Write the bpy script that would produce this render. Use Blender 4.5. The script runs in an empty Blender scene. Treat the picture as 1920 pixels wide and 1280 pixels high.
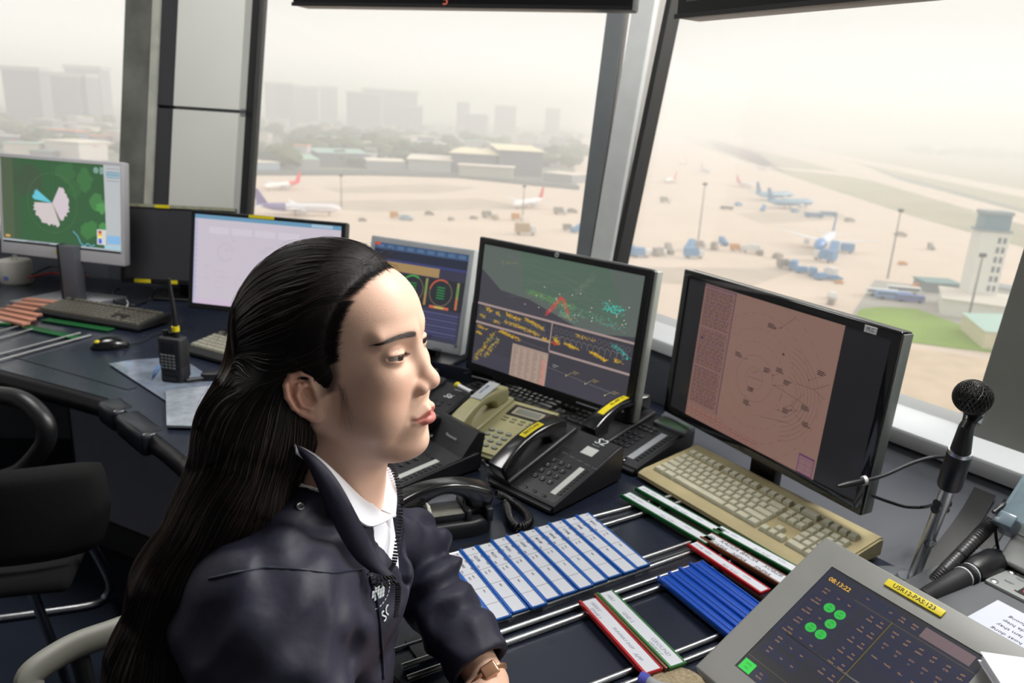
import bpy, bmesh, math, random
import numpy as np
from mathutils import Vector, Matrix, Euler
random.seed(7); rng = np.random.default_rng(7)
SC = bpy.context.scene; COL = SC.collection
R = math.radians
# ---------------------------------------------------------------- camera
FPX, PITCH, ROLL, CH = 1440.0, R(16.5), R(3.3), 1.52
_F = Vector((0, math.cos(PITCH), -math.sin(PITCH)))
_R0 = Vector((1, 0, 0)); _U0 = Vector((0, math.sin(PITCH), math.cos(PITCH)))
_R = math.cos(ROLL)*_R0 + math.sin(ROLL)*_U0
_U = -math.sin(ROLL)*_R0 + math.cos(ROLL)*_U0
cd = bpy.data.cameras.new('camera'); cam = bpy.data.objects.new('camera', cd); COL.objects.link(cam)
cam.matrix_world = Matrix(((_R.x, _U.x, -_F.x, 0), (_R.y, _U.y, -_F.y, 0), (_R.z, _U.z, -_F.z, CH), (0, 0, 0, 1)))
cd.sensor_width = 36; cd.lens = 36*FPX/1920; cd.clip_start = .02; cd.clip_end = 20000
cd.dof.use_dof = True; cd.dof.focus_distance = .95; cd.dof.aperture_fstop = 6.5
SC.camera = cam
# ---------------------------------------------------------------- sky, sun, added fill lamps, exposure
SC.view_settings.view_transform = 'Standard'; SC.view_settings.look = 'None'
SC.view_settings.gamma = 1; SC.view_settings.use_curve_mapping = False
SC.view_settings.exposure = 0.2
SC.cycles.use_denoising = True
SC.cycles.max_bounces = 6; SC.cycles.diffuse_bounces = 3; SC.cycles.glossy_bounces = 3
SC.cycles.transmission_bounces = 6; SC.cycles.transparent_max_bounces = 12; SC.cycles.volume_bounces = 1
SC.cycles.sample_clamp_indirect = 6; SC.cycles.caustics_reflective = False; SC.cycles.caustics_refractive = False
wd = bpy.data.worlds.new('sky'); SC.world = wd; wd.use_nodes = True
nt = wd.node_tree; nt.nodes.clear()
wo = nt.nodes.new('ShaderNodeOutputWorld'); bg = nt.nodes.new('ShaderNodeBackground')
tc = nt.nodes.new('ShaderNodeTexCoord'); sx = nt.nodes.new('ShaderNodeSeparateXYZ'); cr = nt.nodes.new('ShaderNodeValToRGB')
nt.links.new(tc.outputs['Generated'], sx.inputs[0]); nt.links.new(sx.outputs['Z'], cr.inputs[0])
cr.color_ramp.elements[0].position = 0.0; cr.color_ramp.elements[0].color = (1.38, 1.28, 1.29, 1)
cr.color_ramp.elements[1].position = .30; cr.color_ramp.elements[1].color = (.80, .78, .73, 1)
for _p, _c in ((.12, (.87, .835, .79, 1)), (1.0, (1.1, 1.06, 1.06, 1))): cr.color_ramp.elements.new(_p).color = _c
nt.links.new(cr.outputs[0], bg.inputs[0]); bg.inputs[1].default_value = 1.0
nt.links.new(bg.outputs[0], wo.inputs[0])
def lamp(kind, name, loc, energy, color, look=None, **kw):
    l = bpy.data.lights.new(name, kind); l.energy = energy; l.color = color
    for k, v in kw.items(): setattr(l, k, v)
    o = bpy.data.objects.new(name, l); COL.objects.link(o); o.location = loc
    if look is not None: o.rotation_euler = (Vector(look)-Vector(loc)).to_track_quat('-Z', 'Y').to_euler()
    return o
for nm, lc, lk, en, sz in (('fill_lamp', (1.05, 1.45, 2.9), (.0, 1.0, .9), 75, .8), ('fill_lamp', (-1.4, 1.9, 3.02), (-1.4, 1.9, 0), 34, .8)):
    lamp('AREA', nm, lc, en, (1, .98, .95), look=lk, size=sz)  # unseen area lamps added to brighten the face, console and left wing
SUN_DIR = Vector((.91, .24, .36)).normalized()
lamp('SUN', 'hazy_sun', (30, 20, 40), 2.8, (1, .92, .84), look=Vector((30, 20, 40))-SUN_DIR, angle=R(24))
# ---------------------------------------------------------------- helpers
def spot(px, py, z):
    """the point at height z that the photograph shows at (px, py)"""
    d = _F*FPX + _R*(px-960) - _U*(py-640)
    return Vector((0, 0, CH)) + d*((z-CH)/d.z)
def spoty(px, py, y):
    d = _F*FPX + _R*(px-960) - _U*(py-640)
    return Vector((0, 0, CH)) + d*(y/d.y)
def T(loc=(0, 0, 0), rz=0, rx=0, ry=0, s=None):
    m = Matrix.Translation(Vector(loc)) @ Euler((rx, ry, rz), 'XYZ').to_matrix().to_4x4()
    if s is not None: m = m @ Matrix.Diagonal((s[0], s[1], s[2], 1))
    return m
def srgb(r, g, b):
    f = lambda c: (c/255/12.92) if c/255 <= .04045 else ((c/255+.055)/1.055)**2.4
    return (f(r), f(g), f(b), 1)
MATS = {}
def mat(name, col, rough=.5, metal=0, noise=0, nscale=20, bump=0, bscale=200, bdist=.002, emit=0, spec=.5, trans=0, coat=0, sub=0, attr=None, sheen=0, alpha=1):
    if name in MATS: return MATS[name]
    m = bpy.data.materials.new(name); m.use_nodes = True; nt = m.node_tree; N = nt.nodes; L = nt.links
    b = N['Principled BSDF']
    b.inputs['Base Color'].default_value = col; b.inputs['Roughness'].default_value = rough; b.inputs['Metallic'].default_value = metal
    b.inputs['Specular IOR Level'].default_value = spec; b.inputs['Transmission Weight'].default_value = trans
    b.inputs['Coat Weight'].default_value = coat; b.inputs['Alpha'].default_value = alpha
    if sheen: b.inputs['Sheen Weight'].default_value = sheen; b.inputs['Sheen Roughness'].default_value = .5
    if sub:
        b.inputs['Subsurface Weight'].default_value = sub; b.inputs['Subsurface Radius'].default_value = (1, .35, .18); b.inputs['Subsurface Scale'].default_value = .006
    if emit: b.inputs['Emission Color'].default_value = col; b.inputs['Emission Strength'].default_value = emit
    src = None
    if attr:
        a = N.new('ShaderNodeAttribute'); a.attribute_name = attr; src = a.outputs['Color']
        L.new(src, b.inputs['Base Color'])
        if emit: L.new(src, b.inputs['Emission Color'])
    tcn = N.new('ShaderNodeTexCoord')
    if noise:
        n = N.new('ShaderNodeTexNoise'); n.inputs['Scale'].default_value = nscale; n.inputs['Detail'].default_value = 5
        L.new(tcn.outputs['Object'], n.inputs['Vector'])
        mr = N.new('ShaderNodeMapRange'); mr.inputs[1].default_value = .3; mr.inputs[2].default_value = .7
        mr.inputs[3].default_value = 1-noise; mr.inputs[4].default_value = 1+noise
        L.new(n.outputs[0], mr.inputs[0])
        mx = N.new('ShaderNodeMix'); mx.data_type = 'RGBA'; mx.blend_type = 'MULTIPLY'; mx.inputs[0].default_value = 1
        if src: L.new(src, mx.inputs[6])
        else: mx.inputs[6].default_value = col
        L.new(mr.outputs[0], mx.inputs[7]); L.new(mx.outputs[2], b.inputs['Base Color'])
        mr2 = N.new('ShaderNodeMapRange'); mr2.inputs[3].default_value = max(0, rough-.08); mr2.inputs[4].default_value = min(1, rough+.08)
        L.new(n.outputs[0], mr2.inputs[0]); L.new(mr2.outputs[0], b.inputs['Roughness'])
    if bump:
        n2 = N.new('ShaderNodeTexNoise'); n2.inputs['Scale'].default_value = bscale; n2.inputs['Detail'].default_value = 3
        L.new(tcn.outputs['Object'], n2.inputs['Vector'])
        bp = N.new('ShaderNodeBump'); bp.inputs['Strength'].default_value = bump; bp.inputs['Distance'].default_value = bdist
        L.new(n2.outputs[0], bp.inputs['Height']); L.new(bp.outputs[0], b.inputs['Normal'])
    MATS[name] = m; return m
def emat(name, col, strength=1.0, rough=.35, spec=.3):
    if name in MATS: return MATS[name]
    m = mat(name, (.02, .02, .02, 1), rough, spec=spec); b = m.node_tree.nodes['Principled BSDF']
    b.inputs['Emission Color'].default_value = col; b.inputs['Emission Strength'].default_value = strength
    return m
class MB:
    """collects shapes and links them as ONE mesh object"""
    def __init__(s): s.v = []; s.f = []; s.m = []; s.c = []; s.usec = False
    def add(s, vs, fs, mi=0, M=None, col=None):
        o = len(s.v)
        if M is not None: vs = [M @ Vector(v) for v in vs]
        s.v += [tuple(v) for v in vs]; s.f += [tuple(i+o for i in f) for f in fs]; s.m += [mi]*len(fs)
        s.c += [col]*len(fs)
        if col is not None: s.usec = True
        return s
    def box(s, a, b, mi=0, M=None, col=None):
        (x0, y0, z0), (x1, y1, z1) = a, b
        vs = [(x0, y0, z0), (x1, y0, z0), (x1, y1, z0), (x0, y1, z0), (x0, y0, z1), (x1, y0, z1), (x1, y1, z1), (x0, y1, z1)]
        return s.add(vs, [(0, 3, 2, 1), (4, 5, 6, 7), (0, 1, 5, 4), (1, 2, 6, 5), (2, 3, 7, 6), (3, 0, 4, 7)], mi, M, col)
    def rbox(s, a, b, r=.003, seg=2, mi=0, M=None, col=None, taper=None):
        bm = bmesh.new(); bmesh.ops.create_cube(bm, size=1)
        c = [(a[i]+b[i])/2 for i in range(3)]; d = [b[i]-a[i] for i in range(3)]
        for v in bm.verts:
            t = 1.0
            if taper is not None and v.co.z > 0: t = taper
            v.co = Vector((c[0]+v.co.x*d[0]*t, c[1]+v.co.y*d[1]*t, c[2]+v.co.z*d[2]))
        bmesh.ops.bevel(bm, geom=bm.edges[:], offset=min(r, min(abs(q) for q in d)*.49), segments=seg, affect='EDGES', profile=.5)
        s.bm(bm, mi, M, col); return s
    def bm(s, bm, mi=0, M=None, col=None):
        bm.verts.index_update()
        s.add([v.co.copy() for v in bm.verts], [[v.index for v in f.verts] for f in bm.faces], mi, M, col); bm.free(); return s
    def prism(s, poly, z0, z1, mi=0, M=None, bev=0, col=None, seg=2):
        bm = bmesh.new(); vs = [bm.verts.new((p[0], p[1], z0)) for p in poly]; f = bm.faces.new(vs)
        r = bmesh.ops.extrude_face_region(bm, geom=[f]); top = [g for g in r['geom'] if isinstance(g, bmesh.types.BMVert)]
        for v in top: v.co.z = z1
        bmesh.ops.recalc_face_normals(bm, faces=bm.faces[:])
        if bev:
            eds = [e for e in bm.edges if abs(e.verts[0].co.z-z1) < 1e-6 and abs(e.verts[1].co.z-z1) < 1e-6]
            bmesh.ops.bevel(bm, geom=eds, offset=bev, segments=seg, affect='EDGES', profile=.5)
        s.bm(bm, mi, M, col); return s
    def lathe(s, prof, n=24, mi=0, M=None, col=None):
        vs = []; fs = []
        for r, z in prof:
            for k in range(n): a = 2*math.pi*k/n; vs.append((r*math.cos(a), r*math.sin(a), z))
        for i in range(len(prof)-1):
            for k in range(n): k2 = (k+1) % n; fs.append((i*n+k, i*n+k2, (i+1)*n+k2, (i+1)*n+k))
        if prof[0][0] > 1e-6: fs.append(tuple(range(n-1, -1, -1)))
        if prof[-1][0] > 1e-6: fs.append(tuple((len(prof)-1)*n+k for k in range(n)))
        return s.add(vs, fs, mi, M, col)
    def cyl(s, p, q, r, n=16, mi=0, M=None, r2=None, col=None):
        return s.tube([p, q], [r, r2 if r2 is not None else r], n, mi, M, col=col)
    def tube(s, pts, r, n=10, mi=0, M=None, caps=True, flat=None, col=None):
        pts = [Vector(p) for p in pts]; k = len(pts)
        if not isinstance(r, (list, tuple)): r = [r]*k
        tg = []
        for i in range(k):
            t = (pts[min(i+1, k-1)]-pts[max(i-1, 0)]); tg.append(t.normalized() if t.length > 1e-9 else Vector((0, 0, 1)))
        up = Vector((0, 0, 1)) if abs(tg[0].z) < .9 else Vector((1, 0, 0))
        nrm = (up - tg[0]*up.dot(tg[0])).normalized(); vs = []; fs = []
        for i in range(k):
            nrm = (nrm - tg[i]*nrm.dot(tg[i])); nrm = nrm.normalized() if nrm.length > 1e-9 else tg[i].orthogonal().normalized()
            bn = tg[i].cross(nrm); fl = flat if flat else (1, 1)
            for j in range(n):
                a = 2*math.pi*j/n; vs.append(pts[i] + (nrm*math.cos(a)*fl[0] + bn*math.sin(a)*fl[1])*r[i])
        for i in range(k-1):
            for j in range(n): j2 = (j+1) % n; fs.append((i*n+j, i*n+j2, (i+1)*n+j2, (i+1)*n+j))
        if caps: fs.append(tuple(range(n-1, -1, -1))); fs.append(tuple((k-1)*n+j for j in range(n)))
        return s.add(vs, fs, mi, M, col)
    def ball(s, c, r, mi=0, M=None, u=16, v=10, col=None):
        if not isinstance(r, (tuple, list)): r = (r, r, r)
        prof = [(max(1e-7, math.sin(math.pi*i/v)), -math.cos(math.pi*i/v)) for i in range(v+1)]
        m = Matrix.Translation(Vector(c)) @ Matrix.Diagonal((r[0], r[1], r[2], 1))
        if M is not None: m = M @ m
        return s.lathe([(p[0], p[1]) for p in prof], u, mi, m, col)
    def text(s, txt, size, mi=0, M=None, extrude=.0003, align='LEFT', col=None, bold=False, shear=0, space=1):
        cu = bpy.data.curves.new('t', 'FONT'); cu.body = txt; cu.size = size; cu.extrude = extrude; cu.align_x = align; cu.align_y = 'CENTER'
        cu.resolution_u = 2; cu.shear = shear; cu.space_character = space
        if bold: cu.offset = size*.02
        o = bpy.data.objects.new('t', cu); COL.objects.link(o); bpy.context.view_layer.update()
        me = bpy.data.meshes.new_from_object(o.evaluated_get(bpy.context.evaluated_depsgraph_get()))
        s.add([v.co.copy() for v in me.vertices], [tuple(p.vertices) for p in me.polygons], mi, M, col)
        bpy.data.objects.remove(o); bpy.data.curves.remove(cu); bpy.data.meshes.remove(me); return s
    def build(s, name, mats, parent=None, ang=35, M=None, smooth=True):
        me = bpy.data.meshes.new(name); me.from_pydata(s.v, [], s.f)
        if not isinstance(mats, (list, tuple)): mats = [mats]
        for m in mats: me.materials.append(m)
        me.polygons.foreach_set('material_index', s.m)
        if s.usec:
            ca = me.color_attributes.new('Col', 'FLOAT_COLOR', 'CORNER'); buf = []
            for f, c in zip(s.f, s.c): buf += list(c if c is not None else (.5, .5, .5, 1))*len(f)
            ca.data.foreach_set('color', buf)
        me.validate(); me.update()
        if smooth:
            me.polygons.foreach_set('use_smooth', [True]*len(me.polygons)); me.set_sharp_from_angle(angle=R(ang))
        o = bpy.data.objects.new(name, me); COL.objects.link(o)
        if M is not None: o.matrix_world = M
        if parent is not None: o.parent = parent
        return o
def tag(o, label=None, cat=None, group=None, kind=None):
    if label: o['label'] = label
    if cat: o['category'] = cat
    if group: o['group'] = group
    if kind: o['kind'] = kind
    return o
def empty(name, loc=(0, 0, 0), rz=0, label=None, cat=None, group=None, M=None):
    o = bpy.data.objects.new(name, None); COL.objects.link(o); o.empty_display_size = .02
    if M is not None: o.matrix_world = M
    else: o.location = loc; o.rotation_euler = (0, 0, rz)
    return tag(o, label, cat, group)
def copy_tree(o, parent=None):
    c = o.copy(); COL.objects.link(c)
    if parent is not None: c.parent = parent
    for ch in [q for q in bpy.data.objects if q.parent == o]: copy_tree(ch, c)
    return c
def frame(pa, pb, z, rz_off=0):
    """matrix with origin at pa and x axis towards pb, flat at height z"""
    d = pb-pa; return T((pa.x, pa.y, z), math.atan2(d.y, d.x)+rz_off)
def bez(pts, n=12):
    """smooth polyline through points (Catmull-Rom)"""
    P = [Vector(p) for p in pts]; P = [2*P[0]-P[1]]+P+[2*P[-1]-P[-2]]; out = []
    for i in range(1, len(P)-2):
        for k in range(n):
            t = k/n; a, b, c, d = P[i-1:i+3]
            out.append(.5*((2*b)+(c-a)*t+(2*a-5*b+4*c-d)*t*t+(3*b-a-3*c+d)*t**3))
    out.append(P[-2]); return out
# ================================================================ room shell
DZ = .75                       # desk height
LZ = .94                       # ledge height
M_ledge = mat('ledge_paint', srgb(178, 181, 184), .45, noise=.05, nscale=6)
M_riser = mat('riser_grey', srgb(80, 83, 91), .55, noise=.06, nscale=8)
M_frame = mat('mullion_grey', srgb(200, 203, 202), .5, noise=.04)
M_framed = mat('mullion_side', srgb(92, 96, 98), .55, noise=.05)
M_gask = mat('black_gasket', srgb(14, 15, 17), .5)
M_wallp = mat('pale_panel', srgb(212, 214, 208), .55, noise=.03, nscale=3)
M_dark = mat('dark_panel', srgb(52, 53, 57), .6, noise=.05)
M_conc = mat('bare_steel_grey', srgb(104, 106, 100), .75, noise=.28, nscale=7, bump=.4, bscale=60)
M_conc2 = mat('pillar_lit_edge', srgb(176, 178, 168), .7, noise=.15, nscale=14)  # paler pillar colour that paints in the light on its right edge
M_ceil = mat('ceiling_paint', srgb(196, 196, 194), .8)
M_back = mat('back_wall_paint', srgb(150, 150, 152), .8)
M_floor = mat('floor_carpet', srgb(26, 36, 54), .95, noise=.25, nscale=160, bump=.5, bscale=500)
def struct(o): o['kind'] = 'structure'; return o
CB = Vector((.274, 2.464, 0)); KL = .15          # corner between the centre and the right facets; outward lean
def dirv(a): return Vector((math.cos(R(a)), math.sin(R(a)), 0))
dR, dC, dL = dirv(-54.6), dirv(157), dirv(186)
nR, nC, nL = dirv(35.4), dirv(67), dirv(96)
nB = (nR+nC).normalized()
CRB = CB + dR*2.55                                # right pillar corner
CLB = CB + dC*2.17                                # left pillar corner
def lean(p, n, z, k=KL): return Vector((p.x, p.y, 0)) + n*k*(z-LZ) + Vector((0, 0, z))
def slab(p0, p1, n, t0, t1, z0, z1, mi, mb, k=KL, seams=None):
    """leaning slab along the sill from p0 to p1, from depth t0 to t1 (outwards)"""
    vs = []
    for z in (z0, z1):
        for p, t in ((p0, t0), (p1, t0), (p1, t1), (p0, t1)): vs.append(lean(p+n*t, n, z, k))
    mb.add(vs, [(0, 1, 2, 3), (7, 6, 5, 4), (0, 4, 5, 1), (1, 5, 6, 2), (2, 6, 7, 3), (3, 7, 4, 0)], mi)
ZT = 3.1
# centre/right mullion: dark side, pale face, black gasket
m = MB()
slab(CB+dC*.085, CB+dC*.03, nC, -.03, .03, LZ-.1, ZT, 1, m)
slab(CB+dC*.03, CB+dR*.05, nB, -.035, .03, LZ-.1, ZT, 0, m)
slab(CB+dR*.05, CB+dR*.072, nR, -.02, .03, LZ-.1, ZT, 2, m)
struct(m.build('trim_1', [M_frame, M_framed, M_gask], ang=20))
# glass panes
gm = bpy.data.materials.new('window_glass'); gm.use_nodes = True; g_ = gm.node_tree; g_.nodes.clear()
go = g_.nodes.new('ShaderNodeOutputMaterial'); tr = g_.nodes.new('ShaderNodeBsdfTransparent'); gl = g_.nodes.new('ShaderNodeBsdfGlossy'); mxs = g_.nodes.new('ShaderNodeMixShader'); lw = g_.nodes.new('ShaderNodeFresnel')
lw.inputs[0].default_value = 1.25; gl.inputs['Roughness'].default_value = .02; tr.inputs[0].default_value = (.97, .985, .98, 1)
g_.links.new(lw.outputs[0], mxs.inputs[0]); g_.links.new(tr.outputs[0], mxs.inputs[1]); g_.links.new(gl.outputs[0], mxs.inputs[2]); g_.links.new(mxs.outputs[0], go.inputs[0])
def pane(name, p0, p1, n):
    m = MB(); slab(p0, p1, n, .01, .018, LZ-.02, ZT, 0, m); return struct(m.build(name, gm, smooth=False))
pane('window_1', CLB+dL*2.4, CLB-dL*.3, nL)
pane('window_2', CB+dC*1.48, CB+dC*.06, nC)
pane('window_3', CB+dR*.05, CRB, nR)
pane('window_4', CRB+dR*.1, CRB+dirv(-95)*3, dirv(-5))
# gasket at the left of window 2 and the pale panel, the dark recess and the bare pillar
m = MB()
slab(CB+dC*1.512, CB+dC*1.475, nC, -.012, .03, LZ-.1, ZT, 0, m)
struct(m.build('trim_2', M_gask))
m = MB()
slab(CB+dC*1.85, CB+dC*1.512, nC, -.05, .03, LZ-.1, 1.462, 0, m)
slab(CB+dC*1.85, CB+dC*1.512, nC, -.05, .03, 1.475, ZT, 0, m)
slab(CB+dC*1.85, CB+dC*1.512, nC, -.04, .02, 1.45, 1.48, 1, m)
struct(m.build('wall_panel', [M_wallp, M_framed], ang=20))
m = MB()
slab(CB+dC*1.945, CB+dC*1.85, nC, -.045, .03, LZ-.1, 1.462, 0, m); slab(CB+dC*1.945, CB+dC*1.85, nC, -.045, .03, 1.475, ZT, 0, m)
slab(CB+dC*1.945, CB+dC*1.85, nC, -.03, .02, 1.45, 1.48, 0, m)
struct(m.build('wall_centre', M_dark, ang=20))
m = MB()
slab(CB+dC*2.14, CB+dC*1.946, nC, -.05, .05, LZ-.1, ZT, 0, m); slab(CB+dC*1.982, CB+dC*1.944, nC, -.056, -.045, LZ-.1, ZT, 1, m)
pl = struct(m.build('wall_pillar', [M_conc, M_conc2], ang=20))
# right pillar
m = MB()
slab(CB+dR*1.19, CB+dR*1.62, nR, -.02, .10, LZ-.02, ZT, 0, m)
struct(m.build('trim_3', mat('right_pillar_grey', srgb(96, 97, 92), .6, noise=.04), ang=20))
# ledge below the windows and the riser down to the desk
def ledge(name, p0, p1, n, w=.125):
    m = MB(); a, b = p0-n*w, p1-n*w
    bm_pts = [(p0+n*.1), (p1+n*.1), b, a]
    m.prism([(p.x, p.y) for p in bm_pts], LZ-.035, LZ, 0, bev=.008)
    return struct(m.build(name, M_ledge))
ledge('trim_4', CB, CB+dR*2.7, nR); ledge('trim_5', CB+dC*2.3, CB, nC); ledge('trim_6', CLB+dL*2.5, CLB+dC*.0, nL)
m = MB()
def wallseg(m, p0, p1, n, t0, t1, z0, z1, mi=0):
    a, b, c, d = p0+n*t0, p1+n*t0, p1+n*t1, p0+n*t1
    m.prism([(q.x, q.y) for q in (a, b, c, d)], z0, z1, mi)
wallseg(m, CB-dR*.05, CB+dR*2.7, nR, -.105, -.06, 0, LZ-.03)
pf = [(-.100, .905), (-.118, .90), (-.135, .865), (-.175, .825), (-.235, .785), (-.315, .7505), (-.1, .7505)]
vs_ = [tuple(q+nR*t+Vector((0, 0, z))) for q in (CB+dR*.55, CB+dR*2.7) for t, z in pf]; n_p = len(pf)
m.add(vs_, [tuple(range(n_p)), tuple(range(2*n_p-1, n_p-1, -1))]+[(i, n_p+i, n_p+(i+1) % n_p, (i+1) % n_p) for i in range(n_p)])
def rsp(s_, t, dz=0):
    zz_ = np.interp(t, [-.315, -.235, -.175, -.135, -.118], [.7505, .785, .825, .865, .90]); return CB+dR*s_+nR*t+Vector((-.003, -.002, zz_+.003+dz))
for s0, s1, ta, tb in ((1.272, 1.312, -.128, -.300), (1.325, 1.352, -.128, -.262)):
    L0 = [rsp(s0, ta+(tb-ta)*k/6) for k in range(7)]; L1 = [rsp(s1, ta+(tb-ta)*k/6) for k in range(7)]
    m.add(L0+L1, [(k, k+1, k+8, k+7) for k in range(6)], 1)
struct(m.build('wall_right', [M_riser, M_gask], ang=50))
m = MB(); wallseg(m, CB+dC*2.3, CB, nC, -.105, -.06, 0, LZ-.03); struct(m.build('wall_window_side', M_riser))
m = MB(); wallseg(m, CLB+dL*2.5, CLB, nL, -.105, -.06, 0, LZ-.03); struct(m.build('wall_left', M_riser))
# floor, ceiling, unseen rear walls added to darken the cab from behind
m = MB(); m.box((-4.6, -3.2, -.05), (3.2, 4.2, 0)); struct(m.build('floor', M_floor))
cp = [CB+dR*3+nR*.45, CB+nB*.5, CB+dC*2.2+nC*.45, CLB+dL*2.6+nL*.45]
m = MB(); m.prism([(2.6, -3.2)]+[(v.x, v.y) for v in cp]+[(-4.6, -3.2)], 3.1, 3.18); struct(m.build('ceiling', M_ceil))
m = MB(); m.box((-4.6, -3.2, 0), (3.2, -3.1, 3.1)); struct(m.build('wall_back_blocker', M_back))
m = MB(); m.box((-4.6, -3.2, 0), (-4.5, 2.6, 3.1)); struct(m.build('wall_left_blocker', M_back))
# riser vents at the right
# ================================================================ console
KX, KY = dirv(-57), dirv(33)
M_desk = mat('console_laminate', srgb(30, 36, 50), .28, noise=.12, nscale=5, spec=.5)
M_desk2 = mat('console_inset', srgb(24, 29, 40), .35, noise=.1, nscale=6)
M_edge = mat('console_padded_edge', srgb(17, 18, 22), .3, bump=.15, bscale=300)
M_clip = mat('console_corner_block', srgb(30, 33, 40), .3)
M_under = mat('console_kick_panel', srgb(140, 143, 158), .6, noise=.04)
M_seam = mat('seam_black', srgb(12, 12, 14), .7)
M_chrome = mat('rail_steel', srgb(190, 192, 194), .30, metal=1)
M_blk = mat('black_plastic', srgb(21, 22, 25), .38, bump=.12, bscale=900)
M_blk2 = mat('black_plastic_matt', srgb(30, 31, 35), .55, bump=.2, bscale=900)
M_blkg = mat('black_gloss', srgb(14, 15, 18), .13, coat=.4)
M_white = mat('white_plastic', srgb(218, 220, 222), .45)
M_paper = mat('paper_white', srgb(205, 208, 216), .8)
M_ink = mat('ink_black', srgb(24, 25, 30), .8)
M_yel = mat('yellow_label', srgb(214, 196, 24), .5)
M_screw = mat('bright_steel', srgb(190, 190, 192), .3, metal=1)
def P2(v): return (v.x, v.y)
edge = [spot(-60, 676, DZ), spot(200, 745, DZ), spot(262, 788, DZ), spot(365, 868, DZ), Vector((-.30, 1.07, DZ)), Vector((.0, .76, DZ)), Vector((.33, .25, DZ)), Vector((.75, -.4, DZ))]
back = [CB+dR*2.9-nR*.09, CB-nB*.10, CB+dC*2.2-nC*.10, CLB+dL*1.6-nL*.10, CLB+dL*1.6-nL*1.4]
desk = empty('control_console', (0, 0, 0), label='dark navy control console worktop curving along the tower windows with padded black edge', cat='console')
m = MB(); m.prism([P2(v) for v in edge]+[P2(v) for v in back], DZ-.035, DZ, 0); m.build('worktop', M_desk, desk)
m = MB(); m.tube(bez([v+Vector((0, 0, -.030)) for v in edge], 8), .030, 12, 0, flat=(1, .8)); m.build('padded_edge', M_edge, desk)
# corner block clamped over the padded edge
m = MB()
for q0, q1 in (((206, 748), (236, 768)), ((240, 772), (292, 812))):
    a, b = spot(*q0, DZ), spot(*q1, DZ); m.rbox((0, -.034, -.056), ((b-a).length, .026, .003), .012, 3, 0, frame(a, b, DZ))
m.build('corner_block', M_clip, desk)
# inset line parallel to the left front edge
m = MB()
def strip3d(m, a, b, w, z0, z1, mi=0):
    d = (b-a); L = d.length; m.box((0, -w/2, z0), (L, w/2, z1), mi, frame(a, b, 0))
ia, ib, ic = spot(-60, 645, DZ), spot(240, 731, DZ), spot(310, 770, DZ)
strip3d(m, ia, ib, .003, DZ, DZ+.0012); strip3d(m, ib, ib+(spot(256, 726, DZ)-ib), .003, DZ, DZ+.0012)
m.build('edge_groove', M_seam, desk)
# kick panels under the left wing
def inset(v, d): return v + d
kp = [edge[0]+Vector((.08, .32, 0)), edge[1]+Vector((.06, .30, 0)), edge[3]+Vector((.22, .20, 0)), edge[4]+Vector((.25, .15, 0)), edge[6]+Vector((.3, .15, 0)), edge[7]+Vector((.3, .15, 0))]
m = MB()
for a, b in zip(kp[:-1], kp[1:]):
    dd = (b-a).normalized(); m.box((0, 0, .0), ((b-a).length, .02, DZ-.04), 0, frame(a, b, 0))
    m.box((-.0025, -.003, .10), (.0025, .0, DZ-.04), 1, frame(a, b, 0)); m.box((0, -.012, 0), ((b-a).length, 0, .10), 2, frame(a, b, 0))
m.build('kick_panel', [M_under, M_seam, M_dark], desk)
# strip bays: sunken look by dark insets between slim bars
def spx(px, py, z=DZ): return spot(px, py, z)
m = MB()
def bar(m, q0, q1, ext0, ext1, w, h, mi=0, z=DZ):
    a, b = spx(*q0), spx(*q1); d = (b-a).normalized(); a = a-d*ext0; b = b+d*ext1
    strip3d(m, a, b, w, z, z+h, mi)
bar(m, (905, 1178), (1275, 1050), .12, .28, .052, .004)
bar(m, (1120, 975), (1190, 957), .36, .30, .050, .0025)
m.build('bay_divider', mat('bay_bar', srgb(28, 31, 40), .3), desk)
m = MB(); bar(m, (890, 1170), (1275, 1040), .15, .25, .0022, .006)
m.build('bay_lip', mat('bay_lip_metal', srgb(150, 156, 165), .35, metal=.7), desk)
m = MB()
for q0, q1, e0, e1 in (((1119, 967), (1187, 949), .36, .22), ((1127, 986), (1190, 967), .36, .22), ((1195, 1050), (1275, 1023), .40, .25), ((1203, 1068), (1290, 1037), .40, .25),
                       ((913, 1194), (1245, 1079), .14, .3), ((925, 1213), (1245, 1098), .14, .3), ((1125, 1278), (1350, 1190), .22, .3), ((1140, 1296), (1360, 1208), .22, .3)):
    a, b = spot(*q0, DZ+.006), spot(*q1, DZ+.006); d = (b-a).normalized(); m.tube([a-d*e0, a, b, b+d*e1], .0042, 20)
rl = m.build('strip_rail', M_chrome, desk)
m = MB()
for q0, q1 in (((-30, 628), (45, 609)), ((-30, 642), (60, 617)), ((-30, 672), (150, 624)), ((-30, 683), (170, 628))):
    m.cyl(spot(*q0, DZ+.006), spot(*q1, DZ+.006), .0045, 10)
m.build('strip_rail', M_chrome, desk)
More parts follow.
